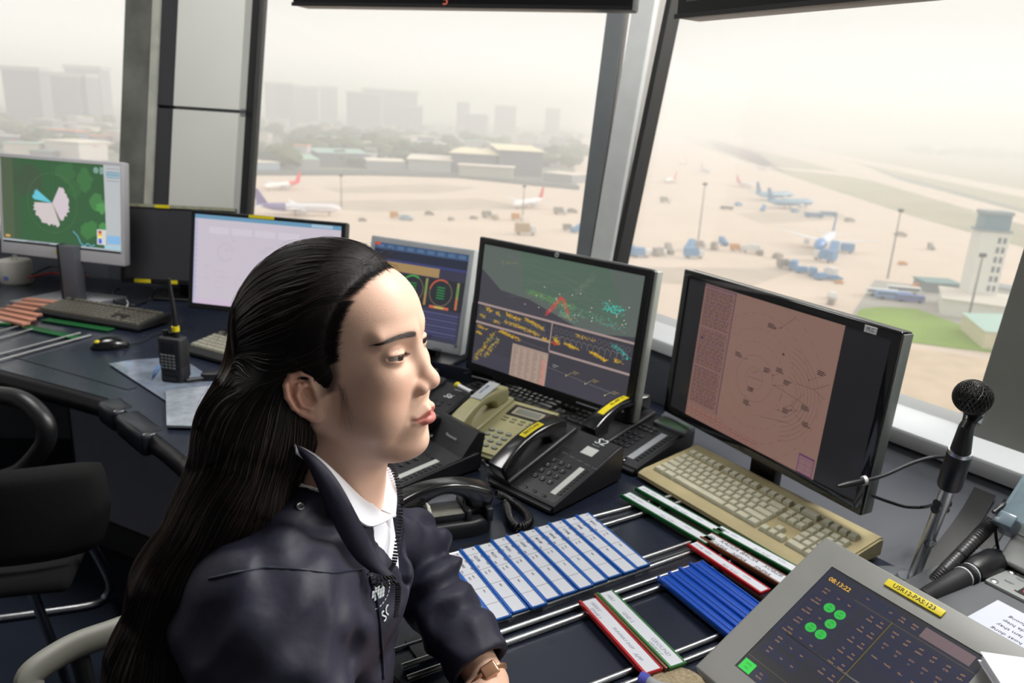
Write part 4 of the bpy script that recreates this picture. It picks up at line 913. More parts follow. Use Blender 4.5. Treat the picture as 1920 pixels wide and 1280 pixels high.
# crumpled tissue tucked in the cradle
def crumple(name, pts, r, mm, label, cat):
    m = MB(); bm = bmesh.new(); bmesh.ops.create_icosphere(bm, subdivisions=4, radius=1)
    P = [Vector(p) for p in pts]
    for v in bm.verts:
        d = v.co.normalized(); t = (d.x+1)/2*(len(P)-1); i = min(int(t), len(P)-2); c = P[i].lerp(P[i+1], t-i)
        n = math.sin(d.x*9+d.y*5)*.22+math.sin(d.y*17+d.z*11)*.14+math.sin(d.z*23+d.x*19)*.10
        k = math.sqrt(max(.0, 1-d.x*d.x))*.8+.2
        v.co = c+Vector((d.x*.3, d.y, d.z*.55))*r*(1+n)*k
    m.bm(bm); o = m.build(name, mm, ang=28); tag(o, label, cat); return o
tz = DZ+.062
t0, t1, t2, t3 = spot(765, 990, tz-.012), spot(792, 978, tz-.006), spot(806, 970, tz), spot(797, 942, tz+.016)
crumple('paper_tissue', [t0, t1, t2, t3], .015, mat('tissue_white', srgb(206, 206, 196), .9), 'crumpled white tissue tucked into the black cradle phone', 'tissue')
# coiled cords
def coil(name, pts, r, turns, wire, mm, parent=None, label=None, cat=None):
    P = bez(pts, 24); L = [0]
    for a, b in zip(P[:-1], P[1:]): L.append(L[-1]+(b-a).length)
    tot = L[-1]; out = []; n = turns*10; j = 0; up = Vector((0, 0, 1))
    for i in range(n+1):
        s = tot*i/n
        while j < len(L)-2 and L[j+1] < s: j += 1
        f = (s-L[j])/max(L[j+1]-L[j], 1e-9); c = P[j].lerp(P[j+1], f); t = (P[j+1]-P[j]).normalized()
        sd = t.cross(up).normalized(); u2 = sd.cross(t); a = 2*math.pi*i/10
        out.append(c+(sd*math.cos(a)+u2*math.sin(a))*r)
    m = MB(); m.tube(out, wire, 6); o = m.build(name, mm, parent, ang=60)
    if label: tag(o, label, cat)
    return o
zc = DZ+.012
cpts = [spot(930, 925, zc+.02), spot(955, 937, zc), spot(982, 957, zc), spot(992, 978, zc), spot(972, 988, zc), spot(957, 975, zc), spot(950, 950, zc+.002), spot(942, 938, zc+.01)]
coil('telephone_cord', cpts, .0075, 52, .0019, M_blk, parent=None)
bpy.data.objects['telephone_cord'].parent = ce; bpy.data.objects['telephone_cord'].matrix_parent_inverse = ce.matrix_world.inverted()
cpts = [spot(905, 862, DZ+.03), spot(912, 872, DZ+.014), spot(935, 880, DZ+.01), spot(925, 895, DZ+.01)]
m = MB(); m.tube(bez(cpts, 8), .003, 8); tag(m.build('grey_cable', mat('cable_grey', srgb(110, 110, 104), .5)), 'short grey cable end between the left charcoal phone and the beige phone', 'cable')
# ================================================================ small things on the left wing
e = empty('paper_roll', M=T(tuple(spot(32, 528, DZ)[:2])+(DZ,)), label='white paper roll standing on the left wing with a loose thread', cat='roll')
m = MB(); m.lathe([(.012, .0), (.058, .0), (.060, .004), (.060, .086), (.057, .091), (.020, .092), (.018, .088), (.012, .086)], 40); m.build('paper', mat('roll_paper', srgb(206, 204, 196), .8, noise=.03), e, ang=40)
m = MB(); m.tube(bez([(-.01, 0, .09), (.0, .0, .108), (.012, 0, .104), (.008, 0, .094), (.016, 0, .092)], 6), .003, 6); m.build('thread', mat('thread_white', srgb(200, 196, 186), .8), e)
m = MB(); m.box((-.012, -.0612, .018), (.006, -.0592, .034)); m.build('blue_mark', mat('blue_mark', srgb(110, 128, 190), .6), e)
# mouse
a, b = spot(172, 655, DZ), spot(240, 650, DZ); mp = (a+b)/2
e = empty('mouse', M=T((mp.x, mp.y, DZ), math.atan2((b-a).y, (b-a).x)), label='black computer mouse with a yellow sticker on the left wing', cat='mouse')
m = MB(); m.ball((0, 0, .004), (.056, .031, .034), 0, None, 24, 16)
for i, v in enumerate(m.v): m.v[i] = (v[0], v[1], max(v[2], .0))
m.build('shell', M_pgl, e, ang=60)
m = MB(); m.ball((-.030, -.008, .0245), (.012, .010, .007)); m.build('yellow_sticker', M_yel, e)
m = MB(); m.ball((.038, 0, .022), (.007, .0035, .008)); m.build('scroll_wheel', M_blk2, e)
m = MB(); m.tube(bez([(.05, 0, .006), (.09, .03, .004), (.13, .10, .004), (.20, .16, .004)], 8), .0018, 6); m.build('cable', M_blk, e)
# walkie talkie
rp = spot(325, 718, DZ)
e = empty('walkie_talkie', M=T((rp.x, rp.y, DZ+.003), R(-12)), label='black walkie talkie standing upright with a yellow band on its antenna', cat='radio')
m = MB(); m.rbox((-.033, -.008, 0), (.033, .030, .052), .006, 3); m.rbox((-.035, -.010, .045), (.035, .030, .130), .007, 3); m.rbox((-.030, .028, .01), (.030, .040, .11), .004, 2); m.build('body', M_blk2, e)
m = MB(); m.cyl((.012, .010, .128), (.012, .010, .150), .009, 16); m.tube([(.012, .010, .15), (.010, .010, .20), (.002, .010, .285)], [.0075, .0062, .0048], 14); m.cyl((.002, .010, .285), (.0016, .010, .292), .0052, 14); m.build('antenna', M_blk, e)
m = MB(); m.cyl((.012, .010, .146), (.0115, .010, .160), .0105, 18); m.build('yellow_band', M_yel, e)
for x, r_, h_ in ((-.020, .008, .146), (-.004, .006, .141)):
    m = MB(); m.cyl((x, .010, .128), (x, .010, h_), r_, 16); m.build('knob', M_blk, e)
m = MB(); m.box((-.022, -.0108, .090), (.016, -.0098, .116)); m.build('display', mat('radio_lcd', srgb(44, 46, 50), .2), e)
rb_ = btn_mesh(.009, .006, .0025, mat('radio_key', srgb(118, 120, 122), .45))
for r in range(5):
    for c in range(4):
        o = bpy.data.objects.new('button', rb_); COL.objects.link(o); o.parent = e; o.location = (-.0215+.0118*c, -.0098, .080-.0088*r); o.rotation_euler = (R(90), 0, 0)
m = MB(); m.box((-.02, -.0105, .006), (.02, -.0095, .02)); m.build('lower_plate', M_blk, e)
# plastic folder and bag
def sheet(name, quad, z, mm, label, cat, th=.002, lift=None, extra=None):
    P = [spot(q[0], q[1], z) for q in quad]; m = MB(); n = 12; vs = []
    for k in (0, 1):
        for i in range(n+1):
            for j in range(n+1):
                u, v = i/n, j/n; p = P[0]*(1-u)*(1-v)+P[1]*u*(1-v)+P[2]*u*v+P[3]*(1-u)*v
                h = (.0025*math.sin(u*7+v*3)*math.sin(v*6)+.0025) if lift is None else lift(u, v)
                vs.append((p.x, p.y, z+h+(th if k else 0)))
    fs = []; N = (n+1)**2
    for i in range(n):
        for j in range(n):
            a = i*(n+1)+j; fs.append((a, a+1, a+n+2, a+n+1)); fs.append((N+a, N+a+n+1, N+a+n+2, N+a+1))
    bd = [i*(n+1) for i in range(n+1)]+[n*(n+1)+j for j in range(1, n+1)]+[i*(n+1)+n for i in range(n-1, -1, -1)]+[j for j in range(n-1, 0, -1)]
    for a, b in zip(bd, bd[1:]+bd[:1]): fs.append((a, b, N+b, N+a))
    m.add(vs, fs); o = m.build(name, mm, ang=50); tag(o, label, cat); return o
M_clear = mat('clear_plastic_sleeve', srgb(120, 130, 146), .12, coat=.5, noise=.2, nscale=30)
sheet('plastic_sleeve', [(204, 684), (318, 758), (430, 730), (330, 668)], DZ+.001, M_clear, 'clear plastic document sleeve under the walkie talkie', 'sleeve')
sheet('plastic_folder', [(313, 803), (430, 806), (440, 722), (311, 738)], DZ+.004, mat('frosted_folder', srgb(142, 150, 158), .18, coat=.4, noise=.18, nscale=40, bump=.8, bscale=60), 'frosted plastic folder at the desk edge beside her hair', 'folder', th=.006)
a, b = spot(284, 708, DZ+.012), spot(300, 683, DZ+.012)
crumple('blue_wrapper', [a, (a+b)/2, b], .012, mat('wrapper_blue', srgb(96, 140, 196), .3, coat=.4), 'crumpled light blue wrapper left of the walkie talkie', 'wrapper')
m = MB(); a, b = spot(350, 713, DZ+.012), spot(385, 708, DZ+.012); m.cyl(a, b, .0055, 10); c, d = spot(378, 706, DZ+.012), spot(412, 706, DZ+.012); m.rbox((0, -.016, -.008), ((d-c).length, .016, .014), .005, 3, 0, frame(c, d, DZ+.012))
tag(m.build('earpiece_clip', M_blk), 'small black clip device right of the walkie talkie', 'device')
# cables on the left wing
m = MB(); m.tube(bez([spot(55, 520, DZ+.05), spot(100, 512, DZ+.03), spot(130, 522, DZ+.02), spot(165, 518, DZ+.03)], 8), .004, 8); tag(m.build('red_cable', mat('cable_red', srgb(186, 46, 44), .4)), 'red cable behind the paper roll under the weather monitor', 'cable')
m = MB(); m.tube(bez([spot(60, 515, DZ+.05), spot(95, 500, DZ+.05), spot(130, 505, DZ+.04), spot(160, 512, DZ+.03)], 8), .004, 8); tag(m.build('black_cable', M_blk), 'black cable arching over the red one under the weather monitor', 'cable')
m = MB(); m.tube(bez([spot(290, 540, DZ+.06), spot(282, 560, DZ+.01), spot(250, 572, DZ+.004), spot(216, 565, DZ+.004), spot(212, 548, DZ+.01), spot(225, 540, DZ+.02)], 10), .0032, 8); tag(m.build('black_cable', M_blk), 'looped black cable between the keyboard and the switched off monitor', 'cable')
m = MB(); m.tube(bez([spot(238, 572, DZ+.01), spot(232, 585, DZ+.01), spot(240, 570, DZ+.02), spot(236, 560, DZ+.01)], 6), .0016, 6); tag(m.build('wire_tie', M_white), 'thin white tie on the looped black cable', 'tie')
# black organiser behind the S6 phone
a = spot(800, 700, .80); b = spot(852, 690, .80)
e = empty('desk_tray', M=T((-.30, 2.04, DZ), R(-25)), label='dark open plastic tray under the gauge monitor', cat='tray')
m = MB(); m.rbox((0, 0, 0), (.26, .006, .05), .002, 2); m.rbox((0, .15, 0), (.26, .156, .05), .002, 2); m.rbox((0, 0, 0), (.006, .156, .05), .002, 2); m.rbox((.254, 0, 0), (.26, .156, .05), .002, 2); m.rbox((0, 0, 0), (.26, .156, .006), .002, 2); m.build('tray', mat('tray_navy', srgb(26, 30, 42), .4), e)
# pens and cable on the black keyboard
for q0, q1, mm, lb in (((885, 706), (925, 716), M_blk, 'black pen lying on the black keyboard, left one'), ((925, 708), (968, 722), mat('pen_grey', srgb(120, 118, 106), .35), 'grey pen lying on the black keyboard, right one')):
    a, b = spot(*q0, .795), spot(*q1, .795); e = empty('pen', label=lb, cat='pen'); m = MB(); m.cyl(a, b, .0045, 12); m.build('barrel', mm, e)
    d = (b-a).normalized(); m = MB(); m.cyl(b, b+d*.012, .0045, 12, r2=.001); m.build('tip', M_screw, e)
m = MB(); m.tube(bez([spot(870, 700, .79), spot(900, 698, .80), spot(930, 705, .80), spot(960, 712, .80), spot(1000, 735, .80)], 8), .0028, 8); tag(m.build('black_cable', M_blk), 'black cable running over the black keyboard below the ground radar monitor', 'cable')
# ================================================================ right side: microphone and radio equipment
cen = spoty(1824, 744, 1.0); dd = cen-Vector((0, 0, CH)); fw = dd.dot(_F); MC = Vector((0, 0, CH))+dd*(1.12/fw)
base = spot(1712, 1084, DZ+.03)
e = empty('microphone', label='black ball microphone on a chrome stand in front of the right window', cat='microphone')
top = MC-Vector((0, 0, 0)); ax = (base-MC).normalized()
neck0 = spot(1826, 790, MC.z-.045); neck1 = MC + (base-MC)*.30
def along(px, py, f): 
    """point on the pole between the ball and the foot"""
    return MC.lerp(base, f)
mv = mat('mic_mesh', srgb(38, 38, 38), .35, metal=.7)
nt_ = mv.node_tree; tcn = nt_.nodes.new('ShaderNodeTexCoord'); mp_ = nt_.nodes.new('ShaderNodeMapping'); mp_.inputs['Rotation'].default_value = (0, 0, R(45))
ck = nt_.nodes.new('ShaderNodeTexVoronoi'); ck.inputs['Scale'].default_value = 520; bp_ = nt_.nodes.new('ShaderNodeBump'); bp_.inputs['Strength'].default_value = 1; bp_.inputs['Distance'].default_value = .002
nt_.links.new(tcn.outputs['Object'], mp_.inputs[0]); nt_.links.new(mp_.outputs[0], ck.inputs['Vector']); nt_.links.new(ck.outputs['Distance'], bp_.inputs['Height']); nt_.links.new(bp_.outputs[0], nt_.nodes['Principled BSDF'].inputs['Normal'])
m = MB(); m.ball(MC, (.0262, .0262, .0250), 0, None, 28, 18); m.build('grille', mv, e, ang=80)
m = MB()
n = 26
for sgn in (1, -1):                         # woven wire over the ball
    for k in range(n):
        ph = 2*math.pi*k/n; pts = []
        for i in range(15):
            t = i/14; th = math.pi*(.06+.88*t); a = ph+sgn*t*1.5; pts.append(MC+Vector((math.sin(th)*math.cos(a)*.0266, math.sin(th)*math.sin(a)*.0266, math.cos(th)*.0254)))
        m.tube(pts, .00050, 4, caps=False)
m.build('wire_mesh', mat('mesh_wire', srgb(84, 84, 82), .35, metal=.8), e, ang=80)
cl0 = spot(1812, 905, DZ+.155)
A = spot(1828, 772, MC.z-.034); B = spot(1812, 800, MC.z-.055); Cc = spot(1800, 848, MC.z-.10); D_ = spot(1779, 912, MC.z-.165)
m = MB(); m.tube([MC+(A-MC)*.6, A, B.lerp(A, .3)], [.018, .0145, .010], 18); m.build('collar', mat('collar_black', srgb(40, 40, 42), .3, metal=.4), e)
m = MB(); m.tube([A.lerp(B, .3), B, Cc], [.0085, .0105, .0150], 16); m.build('adapter', M_blk, e)
m = MB(); m.cyl(A+Vector((.006, 0, 0)), A.lerp(B, .7)+Vector((.008, 0, 0)), .009, 14); m.build('swivel', M_screw, e)
m = MB(); m.tube([Cc, Cc.lerp(D_, .08), D_.lerp(Cc, .1), D_], [.0165, .0180, .0180, .0165], 18); m.build('clutch', M_blk, e)
m = MB(); m.cyl(Cc+(Cc-D_).normalized()*.004, Cc-(Cc-D_).normalized()*.002, .0172, 18); m.build('clutch_ring', M_chrome, e)
m = MB(); m.tube([D_, base], .0105, 18); m.build('pole', M_chrome, e)
for f in (.16, .22):
    q = D_.lerp(base, f); m = MB(); m.cyl(q-Vector((.012, .004, 0)), q+Vector((.012, .004, -.002)), .007, 12); m.build('cable_clip', M_blk, e)
fb = Vector((base.x-.01, base.y, DZ)); m = MB(); m.lathe([(.075, 0), (.075, .006), (.060, .016), (.022, .024), (.016, .034), (0, .034)], 36, 0, T(tuple(fb))); m.build('foot', mat('foot_grey', srgb(120, 124, 128), .35, metal=.5), e)
q = D_.lerp(base, .56); m = MB(); tdir = (base-D_).normalized()
side = Vector((1, 0, 0)).cross(tdir).normalized()
for k in range(14):
    a = 2*math.pi*k/14; p = q+Vector((math.sin(a)*.0092, -.0108*math.cos(math.sin(a)*.8), 0))-tdir*math.cos(a)*.010; m.ball(p, .0012, 0, None, 6, 4)
m.build('round_stamp', M_ink, e)
# cable with jack
m = MB(); zj = .98
j0 = spot(1570, 912, .92); j1 = spot(1612, 903, .925); j2 = spot(1626, 900, .926); 
e = empty('jack_cable', label='black cable with a slim black plug reaching from the microphone stand to the radar monitor', cat='cable')
m.tube([j0, j0.lerp(j1, .4), j1, j2], [.0040, .0062, .0064, .0050], 14); m.build('plug', M_blk, e)
m = MB(); m.cyl(spot(1618, 901, .926), spot(1624, 900, .927), .0085, 16); m.build('plug_ring', M_white, e)
m = MB(); m.tube(bez([j2, spot(1660, 890, .935), spot(1710, 868, .95), spot(1750, 857, .96), spot(1786, 858, .955), Cc.lerp(D_, .3)+Vector((-.004, .004, 0))], 10), .0033, 10); m.build('wire', M_blk2, e)
m = MB(); m.tube(bez([spot(1632, 928, .89), spot(1665, 940, .87), spot(1700, 950, .86), spot(1735, 950, .865), D_.lerp(base, .18)+Vector((0, .008, 0))], 10), .0030, 10); tag(m.build('black_cable', M_blk), 'black cable from behind the radar monitor to the chrome microphone pole', 'cable')
# vent slots and right-hand riser block
m = MB(); rb0 = spot(1700, 1085, DZ)
# equipment cabinet with LED panel, and the radio unit above it
c0 = spot(1857, 1090, .85)
e = empty('equipment_cabinet', M=T(tuple(c0), R(-57)), label='low grey equipment cabinet at the right picture edge, a paper note on it', cat='cabinet')
m = MB(); m.rbox((-.075, -.19, -.0995), (.40, .10, -.004), .006, 3); m.build('housing', mat('cabinet_grey', srgb(92, 95, 98), .5, noise=.05), e)
m = MB(); m.rbox((-.006, -.006, -.004), (.30, .066, .002), .0015, 2)
for q in ((.004, .003), (.004, .058)): m.lathe([(.006, 0), (.006, .001), (.0035, .0025), (0, .0025)], 16, 1, T((q[0], q[1], .002))); m.lathe([(.002, 0), (.002, .0005)], 10, 2, T((q[0]+.030, q[1]+.004, .002)))
m.box((.036, .004, .0018), (.14, .040, .0026), 2); m.build('led_panel', [mat('panel_light_grey', srgb(146, 149, 148), .4), M_screw, M_gask], e)
m = MB(); m.text('888', .034, 0, T((.040, .022, .0027)), .0006, bold=True); m.text('MAIN', .0055, 1, T((.016, .046, .0021)), .0002); m.text('RESET', .0055, 1, T((.010, .022, .0021)), .0002); m.build('red_digits', [emat('led_red', S(255, 30, 40), 1.6), M_ink], e)
n0 = spot(1871, 1124, .8475)
e2 = empty('paper_note', M=T((n0.x, n0.y, .8462), R(-57)), label='white paper note with upside down print on the grey cabinet', cat='paper')
m = MB(); m.box((0, -.125, 0), (.17, .0, .0010)); m.build('sheet', mat('note_paper', srgb(196, 200, 214), .8), e2)
m = MB()
for k, s_ in enumerate(('chuc, duong', 'thuc da hiep', 'ca cap lam thay', 'hanh hoat dong')): m.text(s_, .0105, 0, T((.030+.0*k, -.030-.017*k, .0011)) @ Matrix.Rotation(math.pi, 4, 'Z'), .0001, 'RIGHT')
m.build('print', M_ink, e2)
r0_ = spot(1869, 1046, .865)
e = empty('radio_unit', M=T(tuple(r0_), R(-57)) @ Matrix.Rotation(R(48), 4, 'X'), label='pale grey radio unit with a black button under a clear cover, at the right edge', cat='radio')
m = MB(); m.rbox((0, 0, -.06), (.30, .20, 0), .005, 3); m.rbox((.002, .052, -.0), (.298, .055, .0012), .0005, 1); m.build('case', mat('radio_case', srgb(152, 156, 154), .45), e)
m = MB(); m.rbox((.022, .070, 0), (.040, .088, .006), .003, 2); m.build('power_button', M_blk, e)
m = MB(); m.text('POWER', .0055, 0, T((.030, .064, .0003)), .0002, 'CENTER'); m.arc if False else None; m.lathe([(.004, 0), (.004, .0004)], 14, 0, T((.032, .098, 0))); m.build('print', mat('print_grey', srgb(70, 74, 76), .6), e)
M_acry = mat('acrylic_cover', srgb(150, 172, 182), .08, alpha=.38, coat=.5)
m = MB(); m.rbox((-.022, .062, -.03), (-.016, .32, .030), .001, 1); m.rbox((-.022, .062, .027), (.3, .32, .031), .001, 1); m.rbox((-.022, .062, -.03), (.0, .066, .03), .001, 1); m.build('clear_cover', M_acry, e)
m = MB(); m.rbox((-.026, .046, -.02), (.006, .070, .034), .004, 2); m.build('cover_hinge', mat('hinge_blue_grey', srgb(108, 124, 134), .3, coat=.3), e)
# corrugated tube
P = bez([spot(1862, 978, .91), spot(1840, 1000, .89), spot(1800, 1040, .865), spot(1765, 1075, .85), spot(1735, 1105, .83)], 14)
rr = []; 
m = MB(); fine = bez(P, 2); n = len(fine)
rr = [(.0115-.004*i/n)+(.0018 if i % 3 == 0 else 0) for i in range(n)]
m.tube(fine, rr, 14); tag(m.build('corrugated_cable', mat('tube_dark', srgb(48, 48, 50), .4), ang=80), 'dark ribbed flexible tube rising to the radio unit', 'tube')
m = MB(); m.tube(bez([spot(1862, 960, .935), spot(1885, 945, .945), spot(1925, 938, .95)], 8), .0035, 8); tag(m.build('black_cable', M_blkg), 'black cable arching over the radio unit to the picture edge', 'cable')
m = MB(); m.tube(bez([spot(1866, 985, .91), spot(1868, 1010, .88), spot(1874, 1040, .85)], 6), .0026, 8); tag(m.build('black_cable', M_blk), 'thin black cable hanging beside the ribbed tube', 'cable')
# hand microphone lying on the cabinet
a, b = spot(1730, 1120, .845), spot(1872, 1048, .855); d = (b-a).normalized()
e = empty('hand_microphone', label='black hand microphone with a barcode label lying behind the touch panel', cat='microphone')
m = MB(); m.tube([a, a+d*.02, a.lerp(b, .55), a.lerp(b, .62)], [.012, .0135, .0165, .017], 18); m.build('handle', M_blk2, e)
m = MB(); m.tube([a.lerp(b, .62), a.lerp(b, .68), a.lerp(b, .93), b], [.018, .0215, .0225, .018], 20); m.build('head', M_blk, e)
m = MB(); m.tube([a.lerp(b, .50), a.lerp(b, .60)], [.0172, .0180], 20); m.build('barcode_label', mat('label_pale', srgb(196, 200, 202), .5), e)
m = MB()
for k in range(9): q = a.lerp(b, .515+.0085*k); m.tube([q, q+d*(.0008 if k % 2 else .0004)], .0184, 20)
m.build('barcode_lines', M_ink, e)
m = MB(); m.rbox((-.02, -.02, -.07), (.02, .02, -.012), .006, 2, 0, T(tuple(a.lerp(b, .45)), math.atan2(d.y, d.x))); m.build('holder', M_blk2, e)
# riser louvres right of the pole
m = MB()
for q in ((1745, 905), (1790, 930)):
    p = spot(q[0], q[1], .86)
# white notebook in the bottom right corner
p0 = spot(1838, 1238, .93)
e = empty('notebook', M=T(tuple(p0), R(-8)), label='white notebook corner at the bottom right of the picture', cat='notebook')
m = MB(); m.rbox((0, -.14, 0), (.2, .0, .010), .002, 2); m.build('pages', M_paper, e)
m = MB(); m.rbox((-.002, -.142, .010), (.2, .002, .0115), .0005, 1); m.rbox((-.002, -.142, -.0015), (.2, .002, 0), .0005, 1); m.build('cover', mat('cover_clear', srgb(214, 216, 222), .2, coat=.3), e)
# water bottle lying, cap towards the picture, and a cork coaster
a, b = spot(1200, 1272, .775), spot(1240, 1292, .775); d = (b-a).normalized()
e = empty('water_bottle', label='plastic bottle neck with a blue ring at the bottom edge of the picture', cat='bottle')
m = MB(); m.cyl(a, a+d*.012, .011, 20); m.build('cap', mat('cap_blue', srgb(70, 78, 170), .3, coat=.4), e)
m = MB(); m.tube([a+d*.012, a+d*.03, a+d*.06, a+d*.09, a+d*.2], [.0095, .0095, .020, .024, .024], 20); m.build('bottle', mat('clear_bottle', srgb(190, 198, 206), .08, alpha=.5, coat=.5), e)
q = spot(1275, 1290, DZ+.008); m = MB(); m.lathe([(.040, 0), (.042, .002), (.042, .010), (.040, .012), (0, .012)], 36, 0, T((q.x, q.y, DZ))); tag(m.build('coaster', mat('cork_tan', srgb(150, 136, 108), .8, noise=.3, nscale=200)), 'round tan coaster at the bottom edge below the touch panel', 'coaster')
# ================================================================ chairs
M_seat = mat('chair_fabric', srgb(15, 15, 17), .9, bump=.3, bscale=500); M_ch = mat('chair_chrome', srgb(190, 192, 196), .32, metal=1)
rt = spoty(190, 900, 1.45); cz = spoty(100, 962, 1.45).z
ch = empty('office_chair', M=T((rt.x-.195, 1.45-.06, 0), R(17)), label='black padded chair with a bent chrome tube frame in the lower left', cat='chair')
m = MB(); nu, nv = 28, 14; vs = []
for sd in (-1, 1):
    for i in range(nu+1):
        for j in range(nv+1):
            u, v = i/nu*2-1, j/nv*2-1; x = u*.205*(1-.16*max(0, -v)**1.5-.03*max(0, v)**6); z = v*.122*(1-.10*abs(u)**6)
            y = .035*u*u+.02*(1-v); ed = max(0, 1-abs(u)**8)*max(0, 1-abs(v)**8); vs.append((x, y+sd*.020*ed**.5, z))
N = (nu+1)*(nv+1); fs = []
for i in range(nu):
    for j in range(nv): a = i*(nv+1)+j; fs += [(a, a+nv+1, a+nv+2, a+1), (N+a, N+a+1, N+a+nv+2, N+a+nv+1)]
m.add(vs, fs); m.build('backrest', M_seat, ch, ang=80).location = (0, 0, cz)
m = MB(); m.rbox((-.17, .0, .47), (.12, .32, .51), .018, 4); m.build('seat', M_seat, ch)
Mi = ch.matrix_world.inverted()
fr = [spot(-60, 1056, .50), spot(0, 1057, .50), spot(28, 1062, .49), spot(52, 1090, .44), spot(108, 1232, .16), spot(126, 1285, .03)]
m = MB(); m.tube([Mi @ v for v in bez(fr, 8)], .0115, 12); m.build('front_tube', M_ch, ch)
fr = [spot(150, 985, .52), spot(168, 1015, .42), spot(200, 1075, .18), spot(206, 1100, .06), spot(196, 1120, .015), spot(172, 1133, .012), spot(90, 1146, .012), spot(-60, 1166, .012)]
m = MB(); m.tube([Mi @ v for v in bez(fr, 8)], .0115, 12); m.build('rear_tube', M_ch, ch)
# curved black arm loop of a further chair
q0 = spot(-60, 735, .62)
ch2 = empty('office_chair', label='chair at the left picture edge of which only a curved black arm shows', cat='chair')
lp = [(-60, 742, .66), (0, 741, .66), (45, 752, .65), (80, 785, .62), (88, 815, .58), (75, 845, .54), (35, 885, .50), (-30, 905, .47)]
m = MB(); m.tube(bez([spoty(x, y, 1.72-.0006*x) for x, y, z in lp], 8), .022, 14); m.build('armrest', M_blk, ch2)
ap = spoty(-60, 905, 1.75)
m = MB(); m.rbox((ap.x-.75, 1.60, ap.z-.08), (ap.x-.25, 2.05, ap.z), .03, 3); m.build('seat', M_seat, ch2)
m = MB(); m.cyl((ap.x-.5, 1.82, ap.z-.08), (ap.x-.5, 1.82, .06), .03, 16); m.build('column', M_ch, ch2)
for k in range(5):
    a = R(72*k); m = MB(); m.tube([(ap.x-.5, 1.82, .09), (ap.x-.5+.28*math.cos(a), 1.82+.28*math.sin(a), .05)], [.025, .016], 10); m.ball((ap.x-.5+.28*math.cos(a), 1.82+.28*math.sin(a), .03), .03); m.build('leg', M_blk, ch2)
# the pale arm of the chair she sits on
ch3 = empty('office_chair', label='chair under the seated woman, its pale padded arm at the bottom left', cat='chair')
a0, a1, a2 = spot(60, 1262, .66), spot(130, 1216, .665), spot(205, 1188, .66)
m = MB(); m.tube(bez([a0+Vector((0, -.01, -.02)), a0, a1, a2, a2+(a2-a1)], 8), [.012]+[.028]*31+[.02] if False else .027, 16, flat=(.6, 1)); m.build('armrest', mat('arm_pad_pale', srgb(122, 122, 114), .5), ch3)
sc_ = Vector((-.45, .45, 0))
m = MB(); m.rbox((sc_.x-.25, sc_.y-.25, .42), (sc_.x+.25, sc_.y+.22, .50), .04, 4); m.build('seat', M_seat, ch3)
m = MB(); m.cyl((sc_.x, sc_.y, .42), (sc_.x, sc_.y, .08), .03, 16); m.build('column', M_ch, ch3)
m = MB(); m.tube([a1+Vector((0, .02, -.01)), Vector((a1.x+.03, a1.y+.0, .50)), Vector((sc_.x-.2, sc_.y+.0, .45))], .015, 12); m.build('arm_post', M_blk, ch3)
for k in range(5):
    a = R(72*k+20); m = MB(); m.tube([(sc_.x, sc_.y, .09), (sc_.x+.28*math.cos(a), sc_.y+.28*math.sin(a), .05)], [.025, .016], 10); m.ball((sc_.x+.28*math.cos(a), sc_.y+.28*math.sin(a), .03), .03); m.build('leg', M_blk, ch3)
# ================================================================ airport outside, 62 m below
GZ = -62.0
def G(px, py, dz=0): p = spot(px, py, GZ); p.z = GZ+dz; return p
M_conc_ap = mat('apron_concrete', srgb(216, 198, 182), .9, noise=.05, nscale=.03)
M_conc_dk = mat('apron_worn', srgb(192, 178, 163), .9, noise=.08, nscale=.05)
M_grassf = mat('airfield_grass', srgb(158, 154, 124), .95, noise=.14, nscale=.02)
M_grassg = mat('bright_lawn', srgb(128, 158, 56), .95, noise=.12, nscale=.1)
M_land = mat('city_ground', srgb(124, 128, 116), .95, noise=.2, nscale=.01)
M_asph = mat('asphalt_grey', srgb(168, 164, 156), .9, noise=.06, nscale=.2)
M_sandy = mat('sandy_ground', srgb(204, 184, 160), .95, noise=.1, nscale=.15)
def area(name, pts, mm, dz, th=.04):
    m = MB(); m.prism([P2(G(*q)) for q in pts], GZ+dz-th, GZ+dz); return struct(m.build(name, mm, smooth=False))
m = MB(); m.box((-9000, -400, GZ-1), (12000, 16000, GZ-.02)); struct(m.build('ground', M_land, smooth=False))
area('apron', [(-300, 330), (300, 330), (480, 326), (700, 326), (860, 332), (1000, 346), (1082, 354), (1075, 300), (1090, 262), (1160, 243), (1300, 236), (1500, 262), (1940, 440), (2300, 600), (2600, 1500), (900, 1500), (-600, 900)], M_conc_ap, .02)
area('airfield_grass', [(1290, 244), (1420, 256), (1940, 398), (1940, 312), (1500, 262), (1330, 240)], M_grassf, .10)
area('airfield_grass', [(1330, 262), (1500, 300), (1700, 352), (1940, 430), (1940, 470), (1720, 408), (1560, 356), (1430, 312), (1340, 278)], M_grassf, .10)
area('airfield_grass', [(1240, 247), (1290, 249), (1420, 286), (1470, 322), (1400, 304), (1300, 270)], M_grassf, .10)
area('taxiway', [(1335, 248), (1360, 250), (1940, 360), (1940, 375)], M_conc_ap, .14)
area('runway', [(1270, 242), (1300, 244), (1500, 288), (1940, 405), (1940, 428), (1500, 300), (1380, 266)], M_conc_ap, .14)
area('taxiway', [(1420, 312), (1580, 322), (1720, 352), (1580, 330)], M_conc_ap, .16)
for q in (((600, 352), (800, 345), (900, 352), (820, 362), (640, 362)), ((1380, 400), (1560, 395), (1600, 410), (1430, 420)), ((500, 380), (900, 372), (1000, 390), (700, 398)), ((1500, 335), (1600, 337), (1590, 345)), ((1200, 500), (1500, 505), (1400, 540), (1230, 530))):
    area('apron_patch', q, M_conc_dk, .06)
